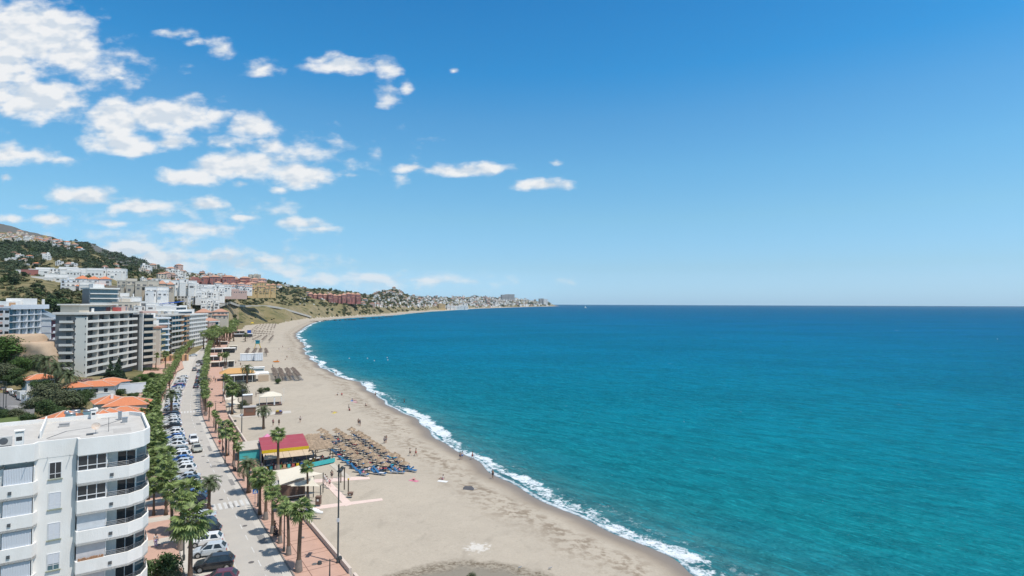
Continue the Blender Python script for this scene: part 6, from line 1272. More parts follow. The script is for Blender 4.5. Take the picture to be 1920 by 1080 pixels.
# ================================================================== STREET FURNITURE
POLE = mat('dark_pole_paint', (.055, .06, .06), .5)
def lamp(px, py, topy, lb, heads=2, z=2.12, curved=False, name='street_lamp', rz=None):
    p = G(px, py, z); h = (py - topy) / F * p.y; t = thing(name, tuple(p), lb, 'street lamp', rz=rdir(s_of(px, py)[0]) if rz is None else rz)
    MB().lathe((0, 0, 0), [(.16, 0), (.16, .5), (.09, .6), (.07, h * .6), (.055, h)], 10).build('pole', POLE if not curved else STEEL, t, True)
    if curved: MB().tube([(0, 0, h * .97), (.25, 0, h + .3), (1.0, 0, h + .6), (2.4, 0, h + .7)], .05, 6).build('arm', STEEL, t); MB().box(2.2, 2.9, -.12, .12, h + .6, h + .72).build('lamp_head', STEEL, t)
    else:
        for k in range(heads):
            sg = -1 if k % 2 else 1; MB().tube([(0, 0, h - .15), (0, sg * 1.0, h - .05)], .035, 6).build('arm', POLE, t)
            MB().lathe((0, sg * 1.15, h - .3), [(0, .32), (.2, .32), (.26, .1), (.26, 0), (0, 0)], 12).build('lamp_head', POLE, t)
    return t
def mast(px, py, topy, lb, z=2.12, n=3):
    p = G(px, py, z); h = (py - topy) / F * p.y; t = thing('floodlight_mast', tuple(p), lb, 'floodlight mast', 'tall floodlight masts by the sand'); MB().lathe((0, 0, 0), [(.2, 0), (.19, .5), (.12, .55), (.085, h)], 10).build('pole', POLE, t, True)
    MB().box(-.05, .05, -.7, .7, h - .75, h - .66).build('crossbar', POLE, t)
    for k in range(n):
        f = MB().box(-.05, .34, -.24, .24, -.17, .17).build('floodlight', POLE, t); f.matrix_local = Matrix.Translation((.12, -.5 + .5 * k, h - .55 - .1 * (k % 2))) @ Matrix.Rotation(R(35), 4, 'Y')
    MB().box(-.16, .1, -.14, .14, h * .42, h * .42 + .45).build('control_box', ALU, t); return t
mast(633.5, 1057, 874, 'tall floodlight mast beside the near sea wall', 2.0); mast(453, 817, 728, 'tall floodlight mast on the sea wall before the red roofed restaurant', 2.0); mast(418, 755, 702, 'thin floodlight mast by the cream awnings', 2.0, 2)
lamp(618, 1092, 1049, 'double headed street lamp on the promenade at the bottom edge', z=2.12); lamp(483.5, 950, 883, 'double headed street lamp beside the blue crossing sign'); lamp(532.5, 1034, 953, 'slim street lamp among the near promenade palms', 1); lamp(344.5, 1049, 975, 'street lamp between the palms beside the white hatchback', 1)
lamp(45, 700, 668, 'curved grey street lamp over the trees by the side street', z=4.4, curved=True, rz=R(165)); lamp(6, 770, 722, 'thin lamp post on the grass corner of the side street, inland one', 1, z=4.4); lamp(11, 765, 715, 'thin lamp post on the grass corner of the side street, seaward one', 1, z=4.4)
lamp(422, 868, 800, 'dark street lamp between the promenade palms beyond the crossing', 1)
for k in range(6): s1 = 60 + k * 26; p = rpt(s1, RH + 1.3); px_, py_ = PXof(p); lamp(px_, py_, py_ - 7.2 * F / p.y, f"street lamp among the promenade palms, {nth(k)} beyond the red roofed restaurant", 2)
p = G(478, 952, 2.12); t = thing('crossing_sign', tuple(p), 'blue pedestrian crossing sign by the first zebra crossing', 'road sign', rz=R(28)); MB().tube([(0, 0, 0), (0, 0, 2.95)], .035, 8).build('pole', STEEL, t)
sg_ = MB().box(-.36, .36, -.06, -.03, 2.2, 2.92).build('panel', mat('sign_blue', (.02, .14, .50), .5), t); MB().add([(-.27, -.064, 2.3), (.27, -.064, 2.3), (0, -.064, 2.84)], [(0, 1, 2)]).build('white_triangle', WH, sg_)
MB().add([(-.03, -.068, 2.62), (.04, -.068, 2.62), (.04, -.068, 2.72), (-.03, -.068, 2.72), (-.12, -.068, 2.36), (-.07, -.068, 2.36), (.04, -.068, 2.6), (-.03, -.068, 2.6), (.06, -.068, 2.36), (.12, -.068, 2.36)], [(0, 1, 2, 3), (4, 5, 6, 7), (8, 9, 6, 7)]).build('walking_figure', BLKP, sg_)
def bench(px, py, lb, z=2.12, rz=None):
    p = G(px, py, z); t = thing('bench', tuple(p), lb, 'bench', 'promenade benches', rz=rdir(s_of(px, py)[0]) if rz is None else rz)
    MB().box(-.9, .9, -.25, .2, .42, .48).build('seat', BRN, t); MB().box(-.9, .9, .2, .26, .5, .85).build('backrest', BRN, t)
    for x in (-.7, .7): MB().box(x - .05, x + .05, -.2, .2, 0, .42).build('leg', POLE, t)
bench(520, 1003, 'wooden bench beside the near promenade palms'); bench(440, 882, 'wooden bench beside the promenade palms near the red roofed restaurant')
def bin_(px, py, lb, z=1.65, name='litter_bin', h=1.25, m=BRN):
    p = G(px, py, z); t = thing(name, (p.x, p.y, z), lb, 'bin'); MB().box(-.38, .38, -.35, .35, .05, h).build('body', m, t); MB().box(-.44, .44, -.41, .41, h, h + .07).build('lid', m, t); MB().box(-.15, .15, -.36, -.345, h * .5, h * .75).build('plate', WH, t); return t
bin_(597, 946, 'brown wooden litter bin with a white plate at the end of the cream walkway'); bin_(657, 929, 'small dark box beside the shower posts', h=.45, name='storage_box')
for k_, (px, py, lb) in enumerate([(583, 962, 'white kayak rack bundle behind the near palms'), (590, 966, 'white folded canvas bundle on the wall top')]):
    p = G(px, py, 2.0); t = thing('canvas_bundle', tuple(p), lb, 'canvas'); MB().tube([(-1.2, 0, .3), (0, .1, .55), (1.2, 0, .35)], [.2, .32, .2], 10).build('roll', WH, t, True); MB().tube([(-.5, 0, .2), (-.5, 0, .75)], .05, 6).build('strap', GRYR, t)
p = G(573, 983, 2.1); t = thing('banner_panel', (p.x, p.y, 2.1), 'small blue and white information banner on the sea wall by the near palms', 'banner', rz=R(-50)); MB().tube([(0, 0, 0), (0, 0, 2.9)], .04, 6).build('pole', STEEL, t); MB().box(.04, .7, -.02, .02, 1.2, 2.85).build('panel', mat('banner_blue', (.42, .46, .66), .7), t)
t = thing('electric_bollard', tuple(rpt(sz - 12, RH + 3.8, 2.12)), 'low dark bollard in the middle of the near promenade', 'bollard'); MB().lathe((0, 0, 0), [(.14, 0), (.14, .6), (.1, .72), (0, .74)], 10).build('post', POLE, t); MB().lathe((0, 0, 0), [(.15, .5), (.15, .56)], 10).build('band', WH, t)
# ================================================================== PEOPLE
def skin_mesh(name, V, E, rad, m, sub=1):
    me = bpy.data.meshes.new(name); me.from_pydata(V, E, []); o = bpy.data.objects.new(name, me); COL.objects.link(o)
    md = o.modifiers.new('s', 'SKIN'); me.skin_vertices[0].data
    for i, r in enumerate(rad): r = r if isinstance(r, tuple) else (r, r); me.skin_vertices[0].data[i].radius = r
    me.skin_vertices[0].data[0].use_root = True
    s = o.modifiers.new('u', 'SUBSURF'); s.levels = sub; s.render_levels = sub
    dg = bpy.context.evaluated_depsgraph_get(); dg.update(); r = bpy.data.meshes.new_from_object(o.evaluated_get(dg)); r.name = name; r.materials.clear(); r.materials.append(m)
    r.polygons.foreach_set('use_smooth', [True] * len(r.polygons)); bpy.data.objects.remove(o); return r
SKN = mat('tanned_skin', (.42, .24, .16), .6, (.38, .21, .14)); SKN2 = mat('fair_skin', (.58, .38, .29), .6); HAIR = mat('dark_hair', (.035, .022, .015), .8); HAIRB = mat('blond_hair', (.35, .24, .12), .8)
CL = {n: mat(n + '_cloth', c, .9) for n, c in dict(black=(.02, .02, .025), white=(.72, .72, .70), blue=(.05, .16, .45), red=(.50, .04, .05), navy=(.02, .03, .08), pink=(.62, .22, .30), green=(.08, .30, .12), teal=(.04, .35, .36), yellow=(.62, .50, .10), grey=(.25, .26, .28), lilac=(.45, .38, .60)).items()}
POSE = {}
def pose(kind):
    """joints (x forward, y left, z up): pelvis, chest, neck, head; arms, hands; legs, feet"""
    if kind in POSE: return POSE[kind]
    if kind == 'stand': pel, ch, nk, hd = (0, 0, .93), (.01, 0, 1.28), (.0, 0, 1.47), (.02, 0, 1.62); arms = [((0, .18, 1.40), (-.02, .25, 1.12), (.08, .26, .87)), ((0, -.18, 1.40), (-.03, -.25, 1.12), (.05, -.27, .87))]; legs = [((0, .09, .90), (.02, .10, .49), (0, .11, .08), (.15, .13, .03)), ((0, -.09, .90), (.01, -.10, .49), (-.03, -.11, .08), (.12, -.13, .03))]
    elif kind == 'walk': pel, ch, nk, hd = (0, 0, .91), (.03, 0, 1.26), (.05, 0, 1.45), (.08, 0, 1.60); arms = [((.03, .18, 1.38), (-.10, .24, 1.13), (-.08, .25, .88)), ((.03, -.18, 1.38), (.12, -.24, 1.13), (.30, -.22, .98))]; legs = [((0, .09, .88), (.20, .09, .50), (.24, .10, .09), (.40, .11, .05)), ((0, -.09, .88), (-.08, -.09, .48), (-.36, -.10, .16), (-.28, -.11, .03))]
    elif kind == 'sit': pel, ch, nk, hd = (0, 0, .14), (-.10, 0, .47), (-.10, 0, .66), (-.08, 0, .81); arms = [((-.1, .18, .60), (.05, .26, .38), (.26, .18, .42)), ((-.1, -.18, .60), (-.22, -.25, .34), (-.28, -.27, .06))]; legs = [((.02, .09, .13), (.36, .14, .42), (.55, .12, .06), (.70, .13, .03)), ((.02, -.09, .13), (.42, -.14, .25), (.80, -.10, .06), (.92, -.10, .10))]
    elif kind == 'chair': pel, ch, nk, hd = (0, 0, .50), (-.08, 0, .84), (-.08, 0, 1.03), (-.05, 0, 1.18); arms = [((-.08, .18, .97), (.02, .25, .74), (.25, .17, .72)), ((-.08, -.18, .97), (.02, -.25, .74), (.25, -.17, .70))]; legs = [((.02, .09, .49), (.42, .12, .50), (.44, .12, .08), (.58, .13, .03)), ((.02, -.09, .49), (.42, -.12, .50), (.46, -.12, .08), (.60, -.13, .03))]
    else: pel, ch, nk, hd = (0, 0, .12), (-.36, 0, .15), (-.55, 0, .16), (-.70, 0, .18); arms = [((-.48, .18, .14), (-.30, .32, .10), (-.05, .34, .08)), ((-.48, -.18, .14), (-.62, -.36, .10), (-.80, -.22, .12))]; legs = [((.03, .09, .11), (.44, .12, .16), (.85, .11, .09), (.98, .13, .15)), ((.03, -.09, .11), (.46, -.14, .11), (.88, -.15, .08), (1.0, -.18, .13))]
    V = [pel, ch, nk, hd]; E = [(0, 1), (1, 2), (2, 3)]; rad = [(.15, .12), (.16, .12), .055, .098]
    for a in arms:
        i = len(V); V += list(a); E += [(1, i), (i, i + 1), (i + 1, i + 2)]; rad += [.062, .044, .033]
        h = Vector(a[2]); d = (h - Vector(a[1])).normalized(); side = Vector((0, 1, 0)) if abs(d.y) < .8 else Vector((1, 0, 0)); j = i + 2
        V.append(tuple(h + d * .06)); E.append((j, len(V) - 1)); rad.append((.036, .02)); kk = len(V) - 1
        up = d.cross(side).normalized(); cr = d.cross(up).normalized()
        for f in range(4): q = h + d * (.14 - abs(f - 1.4) * .012) + cr * (-.03 + .02 * f); V.append(tuple(q)); E.append((kk, len(V) - 1)); rad.append(.009)
        V.append(tuple(h + d * .07 + cr * .055)); E.append((j, len(V) - 1)); rad.append(.011)
    for l in legs:
        i = len(V); V += list(l); E += [(0, i), (i, i + 1), (i + 1, i + 2), (i + 2, i + 3)]; rad += [.10, .062, .042, (.045, .03)]
    body = skin_mesh('body', V, E, rad, SKN)
    tv = [pel, tuple(Vector(pel).lerp(Vector(ch), .5)), ch, tuple(Vector(ch).lerp(Vector(nk), .45))]; i = 4; te = [(0, 1), (1, 2), (2, 3)]; tr = [(.165, .135), (.155, .125), (.18, .14), (.12, .09)]
    for a in arms: tv += [a[0], tuple(Vector(a[0]).lerp(Vector(a[1]), .65))]; te += [(2, len(tv) - 2), (len(tv) - 2, len(tv) - 1)]; tr += [.085, .062]
    top = skin_mesh('shirt', tv, te, tr, CL['white'])
    sv = [tuple(Vector(pel) + (Vector(ch) - Vector(pel)) * .12)]; se = []; sr = [(.172, .142)]
    for l in legs: sv += [l[0], tuple(Vector(l[0]).lerp(Vector(l[1]), .6))]; se += [(0, len(sv) - 2), (len(sv) - 2, len(sv) - 1)]; sr += [.118, .095]
    sho = skin_mesh('shorts', sv, se, sr, CL['blue'])
    lv = list(sv); le = list(se); lr = list(sr)
    for q, l in enumerate(legs): lv += [l[1], tuple(Vector(l[1]).lerp(Vector(l[2]), .9))]; le += [(2 + 2 * q, len(lv) - 2), (len(lv) - 2, len(lv) - 1)]; lr += [.082, .062]
    trou = skin_mesh('trousers', lv, le, lr, CL['black'])
    bm = bmesh.new(); bmesh.ops.create_uvsphere(bm, u_segments=12, v_segments=8, radius=1)
    up = (Vector(hd) - Vector(nk)).normalized()
    for v in bm.verts: v.co = Vector((v.co.x * .108 - .022, v.co.y * .10, v.co.z * .112 + .035)) if kind != 'lie' else Vector((v.co.z * -.112 - .035, v.co.y * .10, v.co.x * .10 + .03)); v.co += Vector(hd)
    hair = bpy.data.meshes.new('hair'); bm.to_mesh(hair); hair.materials.append(HAIR)
    fc = MB(); H = Vector(hd)
    fwd = Vector((1, 0, 0)) if kind != 'lie' else Vector((0, 0, 1)); lf = Vector((0, 1, 0)); u2 = Vector((0, 0, 1)) if kind != 'lie' else Vector((-1, 0, 0))
    fc.tube([H + fwd * .085 + u2 * .02, H + fwd * .118 - u2 * .018, H + fwd * .088 - u2 * .022], [.008, .015, .008], 5)
    face = fc.mesh('nose', SKN)
    fe = MB()
    for sg in (-1, 1): c = H + fwd * .092 + lf * .034 * sg + u2 * .012; fe.tube([c - lf * .013, c + lf * .013], .008, 5)
    fe.tube([H + fwd * .086 + lf * .022 - u2 * .05, H + fwd * .086 - lf * .022 - u2 * .05], .006, 4); eyes = fe.mesh('face_features', BLKP)
    POSE[kind] = (body, top, sho, trou, hair, face, eyes); return POSE[kind]
def person(loc, rz, kind, lb, grp, top=None, low='blue', long=False, skin=SKN, hair=HAIR, s=1.0, simple=False):
    body, tp, sho, trou, hr, face, eyes = pose(kind); o = bpy.data.objects.new('person', body); COL.objects.link(o); o.location = loc; o.rotation_euler = (0, 0, rz); o.scale = (s, s, s); tag(o, lb, 'person', grp)
    def ch(me, m): c = bpy.data.objects.new(me.name, me); COL.objects.link(c); c.parent = o; c.material_slots[0].link = 'OBJECT'; c.material_slots[0].material = m; return c
    o.material_slots[0].link = 'OBJECT'; o.material_slots[0].material = skin
    if top: ch(tp, CL[top])
    ch(trou if long else sho, CL[low]); ch(hr, hair)
    if not simple: ch(face, skin); ch(eyes, BLKP)
    return o
def P(px, py, kind, lb, grp='people on the beach', z=None, rz=None, **k):
    zz = z if z is not None else None; q = G(px, py, 1.5 if z is None else z)
    if z is None: q = Vector((q.x, q.y, T1(q.x, q.y)))
    return person(tuple(q), rng.uniform(0, 6.28) if rz is None else rz, kind, lb, grp, **k)
P(292, 1026, 'stand', 'person in a white top and dark lilac trousers standing beside the white apartment block', 'people on the pavements', 2.13, R(-40), top='white', low='lilac', long=True, skin=SKN2)
P(518, 1008, 'chair', 'person in black sitting on the bench by the near palms', 'people on the pavements', 2.13, R(150), top='black', low='black', long=True); P(515, 1000, 'stand', 'person in black standing behind the seated one at the near palms', 'people on the pavements', 2.13, R(60), top='black', low='navy', long=True)
P(404, 717, 'walk', 'person walking alone on the far promenade in dark clothes', 'people on the pavements', 2.13, R(120), top='black', low='grey', long=True); P(401, 713, 'walk', 'second person in white walking on the far promenade', 'people on the pavements', 2.13, R(120), top='white', low='black')
P(412, 838, 'walk', 'person walking along the kerb under the promenade palms', 'people on the pavements', 2.13, R(120), top='red', low='navy'); P(418, 852, 'stand', 'person in navy waiting beside the promenade palms', 'people on the pavements', 2.13, top='navy', low='grey')
P(279, 795, 'stand', 'dark dressed person on the pavement by the white block roof edge', 'people on the pavements', 2.13, top='black', low='black', long=True)
SP_ = [(613, 911, 'walk', 'white', 'white', 'person in white walking on the pink path, front one'), (610, 907, 'walk', 'white', 'grey', 'person in white walking on the pink path, rear one'), (618, 913, 'walk', 'pink', 'black', 'child in pink walking beside the pair on the path'), (622, 899, 'stand', 'black', 'black', 'person in black standing on the sand above the path')]
for (px, py, k, tp, lw, lb) in SP_: P(px, py, k, lb, 'people on the beach walkway', 1.62, R(120), top=tp, low=lw, skin=SKN2, s=.82 if 'child' in lb else 1)
B = [(769, 855, 'walk', None, 'black', 'bather in dark shorts strolling past the parasols, inland of two'), (779.5, 855, 'walk', None, 'red', 'bather in red shorts strolling past the parasols, seaward of two'), (863, 862, 'stand', None, 'navy', 'bather in navy trunks at the wet sand edge'), (866.5, 861, 'stand', 'white', 'blue', 'person in white at the wet sand edge'), (885.5, 861, 'walk', None, 'red', 'bather in red wading out of the foam'),
     (924, 897, 'stand', None, 'black', 'lone bather standing in the shallows below the breaking wave'), (672, 797, 'stand', 'black', 'black', 'dark dressed person standing behind the last parasols'), (675, 799, 'stand', 'navy', 'grey', 'person in navy beside the dark dressed one behind the parasols'), (654, 769, 'stand', 'grey', 'black', 'person in grey standing on the open sand'), (655.5, 770, 'sit', 'red', 'black', 'person sitting at the feet of the standing one on open sand'),
     (633, 741, 'sit', 'white', 'black', 'sitter in white in the pair near the waterline, inland'), (641, 741, 'sit', 'red', 'navy', 'sitter in red in the pair near the waterline, seaward'), (660, 749, 'lie', None, 'blue', 'sunbather lying on a towel near the waterline'), (665, 751, 'lie', None, 'pink', 'second sunbather on a towel near the waterline'), (686, 761, 'sit', None, 'black', 'lone sitter close to the waterline'), (627, 773, 'lie', None, 'yellow', 'sunbather lying alone on the open sand'),
     (704, 744, 'stand', None, 'black', 'bather standing in the broken wave'), (758, 757, 'stand', 'black', 'black', 'wader in the foam with raised board'), (630, 703, 'stand', None, 'black', 'bather at the water edge beyond the far parasols'), (590, 673, 'stand', None, 'navy', 'swimmer standing offshore beyond the bay curve'), (766, 877, 'sit', None, 'teal', 'sitter on a blue lounger apart from the parasols'), (830, 899, 'sit', 'white', 'pink', 'pale sitter with parasol on the empty sand'), (776, 899, 'lie', None, 'pink', 'sunbather lying on the empty sand'),
     (724, 830, 'stand', 'black', 'grey', 'person standing beside the seaward parasol row'), (721, 832, 'stand', 'white', 'navy', 'person in white beside the seaward parasol row'), (563, 784 + 8, 'stand', 'white', 'black', 'person near the beach restaurant roof palm'), (523, 655, 'sit', 'black', 'navy', 'far sitter on the sand before the lifeguard tower'), (530, 652, 'stand', None, 'black', 'far stander on the sand before the lifeguard tower'), (535, 675, 'sit', None, 'black', 'sitter beyond the far dark parasols'), (538, 672, 'stand', None, 'navy', 'stander beyond the far dark parasols'),
     (520, 677, 'sit', None, 'red', 'sitter between the white containers and the sea'), (541, 653, 'lie', None, 'black', 'sunbather on the bend of the beach'), (566, 645, 'stand', None, 'black', 'bather where the bay narrows'), (560, 606, 'stand', None, 'navy', 'tiny figure on the far beach'), (511, 690, 'stand', 'black', 'black', 'person inland of the far dark parasols'), (442, 683, 'walk', 'navy', 'black', 'person walking by the white awnings'), (480, 744, 'stand', 'white', 'grey', 'person standing behind the white gazebo'), (451, 686, 'stand', 'grey', 'black', 'person on the sand below the orange roof')]
for (px, py, k, tp, lw, lb) in B:
    q = G(px, py, 1.2); z = max(-.35, T1(q.x, q.y)); q = G(px, py, z)
    person((q.x, q.y, z), rng.uniform(0, 6.28), k, lb, 'people on the beach', top=tp, low=lw, skin=rng.choice([SKN, SKN2]), simple=q.y > 170)
TOW = [(660, 749.5, 'blue'), (665, 751.5, 'pink'), (627, 773.5, 'yellow'), (776, 899.5, 'pink'), (830, 900, 'white'), (541, 653.3, 'lilac')]
for k, (px, py, c) in enumerate(TOW):
    q = G(px, py, 1.3); z = T1(q.x, q.y); t = MB().box(-.95, .95, -.45, .45, 0, .03).build('beach_towel', CL[c]); t.location = (q.x, q.y, z + .01); t.rotation_euler = (0, 0, rng.uniform(0, 3)); tag(t, f"{c} towel spread under a sunbather on the open sand, {nth(k)} of six", 'towel', 'beach towels')
# ================================================================== BEACH
THA = mat('thatch', (.44, .33, .225), .95, (.26, .19, .13), 2.5, .7, bump=1, bscale=9, island=.25); THD = mat('weathered_thatch', (.22, .175, .14), .95, (.12, .095, .08), 2.5, .7, island=.25)
LBL = mat('blue_mattress', (.03, .14, .29), .8, (.02, .10, .24), 2, .5); LNV = mat('dark_mattress', (.025, .045, .085), .8); LTQ = mat('turquoise_towel', (.03, .42, .50), .8); LWH = mat('white_plastic', (.66, .67, .68), .5); LRD = mat('red_towel', (.50, .09, .10), .8)
def make_parasol(m, seed):
    rg = random.Random(seed); t = thing('thatched_parasol', (0, -9999, 0), 'prototype parasol kept out of view', 'parasol'); MB().tube([(0, 0, -.2), (0, 0, 2.35)], .05, 8).build('pole', BARK, t); c = MB(); N = 44
    for lay, (r0, r1, z0, z1) in enumerate([(.0, .66, 2.50, 2.22), (.3, 1.14, 2.38, 2.0), (.02, .22, 2.66, 2.45)]):
        for k in range(N if lay < 2 else 14):
            n_ = N if lay < 2 else 14; a = 2 * math.pi * k / n_ + rg.uniform(-.06, .06); w_ = .16 * (1 + lay * .2); rr = r1 * rg.uniform(.88, 1.1); zz = z1 - rg.uniform(0, .14); ca, sa = math.cos(a), math.sin(a); t_ = Vector((-sa, ca, 0)) * w_
            p = Vector((ca * r0, sa * r0, z0)); q = Vector((ca * rr, sa * rr, zz)); c.add([p - t_ * .25, p + t_ * .25, q + t_, q - t_], [(0, 1, 2, 3)])
    c.lathe((0, 0, 0), [(0, 2.48), (.6, 2.22), (1.0, 2.04)], 16); c.build('canopy', m, t); return t
PAR = [make_parasol(THA, k) for k in range(3)]; PARD = [make_parasol(THD, 9)]
def make_lounger(mm, tow=None, up=.55):
    t = thing('sun_lounger', (0, -9999, 0), 'prototype lounger kept out of view', 'sun lounger'); MB().box(-.95, .45, -.32, .32, .28, .33).build('frame', LWH, t)
    MB().box(-.95, .42, -.30, .30, .332, .42).build('mattress', mm, t); MB().add([(.42, -.3, .34), (.42, .3, .34), (.98, .3, .34 + up), (.98, -.3, .34 + up), (.42, -.3, .43), (.42, .3, .43), (.95, .3, .43 + up), (.95, -.3, .43 + up)], [(0, 1, 2, 3), (7, 6, 5, 4), (0, 4, 5, 1), (1, 5, 6, 2), (2, 6, 7, 3), (3, 7, 4, 0)]).build('backrest', mm, t)
    for x in (-.8, .35):
        for y in (-.27, .27): MB().box(x - .025, x + .025, y - .025, y + .025, 0, .28).build('leg', LWH, t)
    if tow: MB().box(-.6, .3, -.31, .31, .422, .44).build('towel', tow, t)
    return t
LO = [make_lounger(LBL), make_lounger(LBL, LWH), make_lounger(LNV, None, .1), make_lounger(LBL, LTQ, .3), make_lounger(LNV, LRD), make_lounger(LBL, LTQ, .6), make_lounger(LNV)]; LW_ = [make_lounger(LWH, None, .05)]; PROTOS += PAR + PARD + LO + LW_
LN = {0: 'blue', 1: 'blue', 2: 'navy', 3: 'turquoise draped', 4: 'red towelled', 5: 'turquoise draped', 6: 'navy'}
rowsP = [('inland', (601.5, 799.5), (690, 861), 14), ('middle', (630, 797.5), (724, 859), 14), ('seaward', (659, 797.5), (757, 856), 14)]
pi_ = 0; QP = 0
for (nm, a, b, n) in rowsP:
    A_ = G(a[0], a[1], 4.0); B_ = G(b[0], b[1], 4.0); d = (B_ - A_).normalized(); ax = math.atan2(d.y, d.x)
    for k in range(n):
        f = k / (n - 1); x = A_.x + (B_.x - A_.x) * f; y = A_.y + (B_.y - A_.y) * f
        if nm != 'inland' or k != 5: dup(rng.choice(PAR), (x + rng.uniform(-.2, .2), y + rng.uniform(-.2, .2), T1(x, y)), rng.uniform(0, 6), f"thatched parasol, {nth(k)} from the far end of the {nm} row by the red roofed restaurant", rng.uniform(.84, 1.0), 'thatched parasols by the restaurant')
        for sd_ in (-1, 1):
            ox, oy = -math.sin(ax) * 1.15 * sd_, math.cos(ax) * 1.15 * sd_; li = rng.randrange(len(LO)); ex = x + ox + d.x * .9 + rng.uniform(-.2, .2); ey = y + oy + d.y * .9; sea_ = 'seaward' if sd_ > 0 else 'inland'
            la = math.atan2(.25, -.97) + R(rng.uniform(-9, 9)); o = dup(LO[li], (ex, ey, T1(ex, ey)), la, f"{LN[li]} lounger on the {sea_} side under the {nth(k)} parasol of the {nm} row", 1.12, 'loungers under the parasols')
            if rng.random() < .42:
                tp = rng.choice([None, None, 'white', 'black', 'red', 'navy', 'pink']); person((ex - math.cos(la) * .1, ey - math.sin(la) * .1, T1(ex, ey) + .33), la + math.pi, rng.choice(['sit', 'lie', 'sit']), f"{'bather' if not tp else 'person in ' + tp} on the {sea_} lounger under the {nth(k)} parasol, {nm} row", 'people on the loungers', top=tp, low=rng.choice(['black', 'red', 'blue', 'teal', 'pink', 'green']), skin=rng.choice([SKN, SKN2]), simple=True)
for k, (px, py) in enumerate([(684, 879), (691, 879.5), (698, 879), (712, 879.5), (722, 878)]):
    q = G(px, py, 1.6); dup(LW_[0] if k < 3 else LO[4], (q.x, q.y, T1(q.x, q.y)), R(rng.uniform(-5, 25)), f"flat {'white' if k < 3 else 'red towelled'} lounger in the uncovered front line, {nth(k)} along it", 1.1, 'uncovered loungers')
q = G(766, 878, 1.6); dup(LO[3], (q.x, q.y, T1(q.x, q.y)), R(15), 'turquoise lounger standing alone seaward of the parasols', 1.1)
# far parasol fields
def field(nm, rows_, n, w0, w1, h0, sc=1.15, loung=True, cap=None):
    for r_, (a, b) in enumerate(rows_):
        A_ = G(a[0], a[1], 3.8); B_ = G(b[0], b[1], 3.8)
        for k in range(n):
            f = k / max(1, n - 1); x = A_.x + (B_.x - A_.x) * f; y = A_.y + (B_.y - A_.y) * f; dup(PARD[0], (x, y, T1(x, y)), rng.uniform(0, 6), f"weathered parasol, {nth(k)} of line {ONES[r_]} {nm}", sc, 'parasols ' + nm)
            if loung: dup(LO[2], (x + .9, y + .3, T1(x, y)), math.pi - .2, f"dark lounger beside the {nth(k)} parasol of line {ONES[r_]} {nm}", 1.1, 'loungers ' + nm)
field('beyond the lone potted shrub', [((513, 690), (517, 703)), ((524, 690), (530, 703)), ((538, 690), (544, 702)), ((549, 689), (560, 702))], 7, 0, 0, 0)
field('below the lifeguard tower', [((466, 653), (462, 660)), ((480, 653), (475, 660)), ((489, 653), (488, 660)), ((498, 653), (500, 660))], 5, 0, 0, 0, loung=False)
field('beside the blue bar', [((478, 629), (458, 636)), ((489, 629), (475, 636)), ((500, 629), (492, 636)), ((512, 629), (505, 637))], 5, 0, 0, 0, loung=False)
field('on the middle of the far beach', [((472, 621), (512, 622)), ((470, 624), (510, 626))], 9, 0, 0, 0, loung=False)
field('at the far end of the beach', [((482, 611), (470, 620)), ((488, 609), (478, 620)), ((494, 608), (486, 620)), ((500, 607), (493, 619)), ((506, 607), (501, 618)), ((512, 607), (508, 617)), ((517, 607), (514, 614))], 5, 0, 0, 0, loung=False)
# walkways and paths on the sand
sheet('cream_walkway', [(590, 953), (594, 948), (716, 934), (718, 938), (600, 954)], 1.70, PINK, .4, True)
sheet('pink_walkway', [(603, 902), (616, 900), (662, 945), (648, 949)], 1.705, PINK, .4, True)
sheet('upper_walkway', [(586, 899), (655, 894), (692, 894), (694, 898), (610, 904), (588, 905)], 1.70, PINK, .4, True)
sheet('white_path', [(612, 866), (619, 862), (659, 895), (648, 897)], 1.71, CREAM, .4, True)
sheet('white_path', [(617, 844), (630, 843), (645, 848), (640, 850), (618, 848)], 1.71, CREAM, .4, True)
sheet('sand_road', [(431, 780), (452, 776), (545, 770), (546, 774), (450, 783)], 1.70, CONC, .4, True)
# -- the red roofed beach restaurant
a1 = G(494, 845, 4.9); a2 = G(579, 836, 4.9); ang = math.atan2(a2.y - a1.y, a2.x - a1.x); L = (a2 - a1).length; D_ = 8.5
rs_ = thing('beach_restaurant', (a1.x, a1.y, 1.6), 'beach restaurant with a deep red sloping roof, yellow fascia and thatched terrace', 'restaurant', rz=ang)
MB().box(0.15, L - .1, .3, D_, -.2, 3.0).build('wall', mat('mural_wall', (.13, .20, .22), .8, (.32, .20, .24), 1.2, .4), rs_)
RED = mat('red_roofing', (.36, .075, .095), .7, (.30, .055, .075), .6, .6); YLW = mat('yellow_fascia', (.66, .46, .02), .7); TUR = mat('turquoise_paint', (.08, .50, .50), .7)
hb = 4.1; rf = MB().add([(-.3, 0, 3.3), (L, 0, 3.3), (L, D_, hb), (-.3, D_, hb), (-.3, 0, 3.15), (L, 0, 3.15), (L, D_, hb - .15), (-.3, D_, hb - .15)], [(0, 1, 2, 3), (7, 6, 5, 4), (1, 5, 6, 2), (2, 6, 7, 3), (3, 7, 4, 0), (0, 4, 5, 1)]).build('roof', RED, rs_)
sm = MB(); 
for k in range(1, 3): sm.add([(-.3, D_ * k / 3, 3.3 + .8 * k / 3 + .01), (L, D_ * k / 3, 3.3 + .8 * k / 3 + .01), (L, D_ * k / 3 + .07, 3.31 + .8 * k / 3 + .02), (-.3, D_ * k / 3 + .07, 3.31 + .8 * k / 3 + .02)], [(0, 1, 2, 3)])
sm.build('roof_seam', mat('roof_seam', (.42, .14, .16), .8), rf)
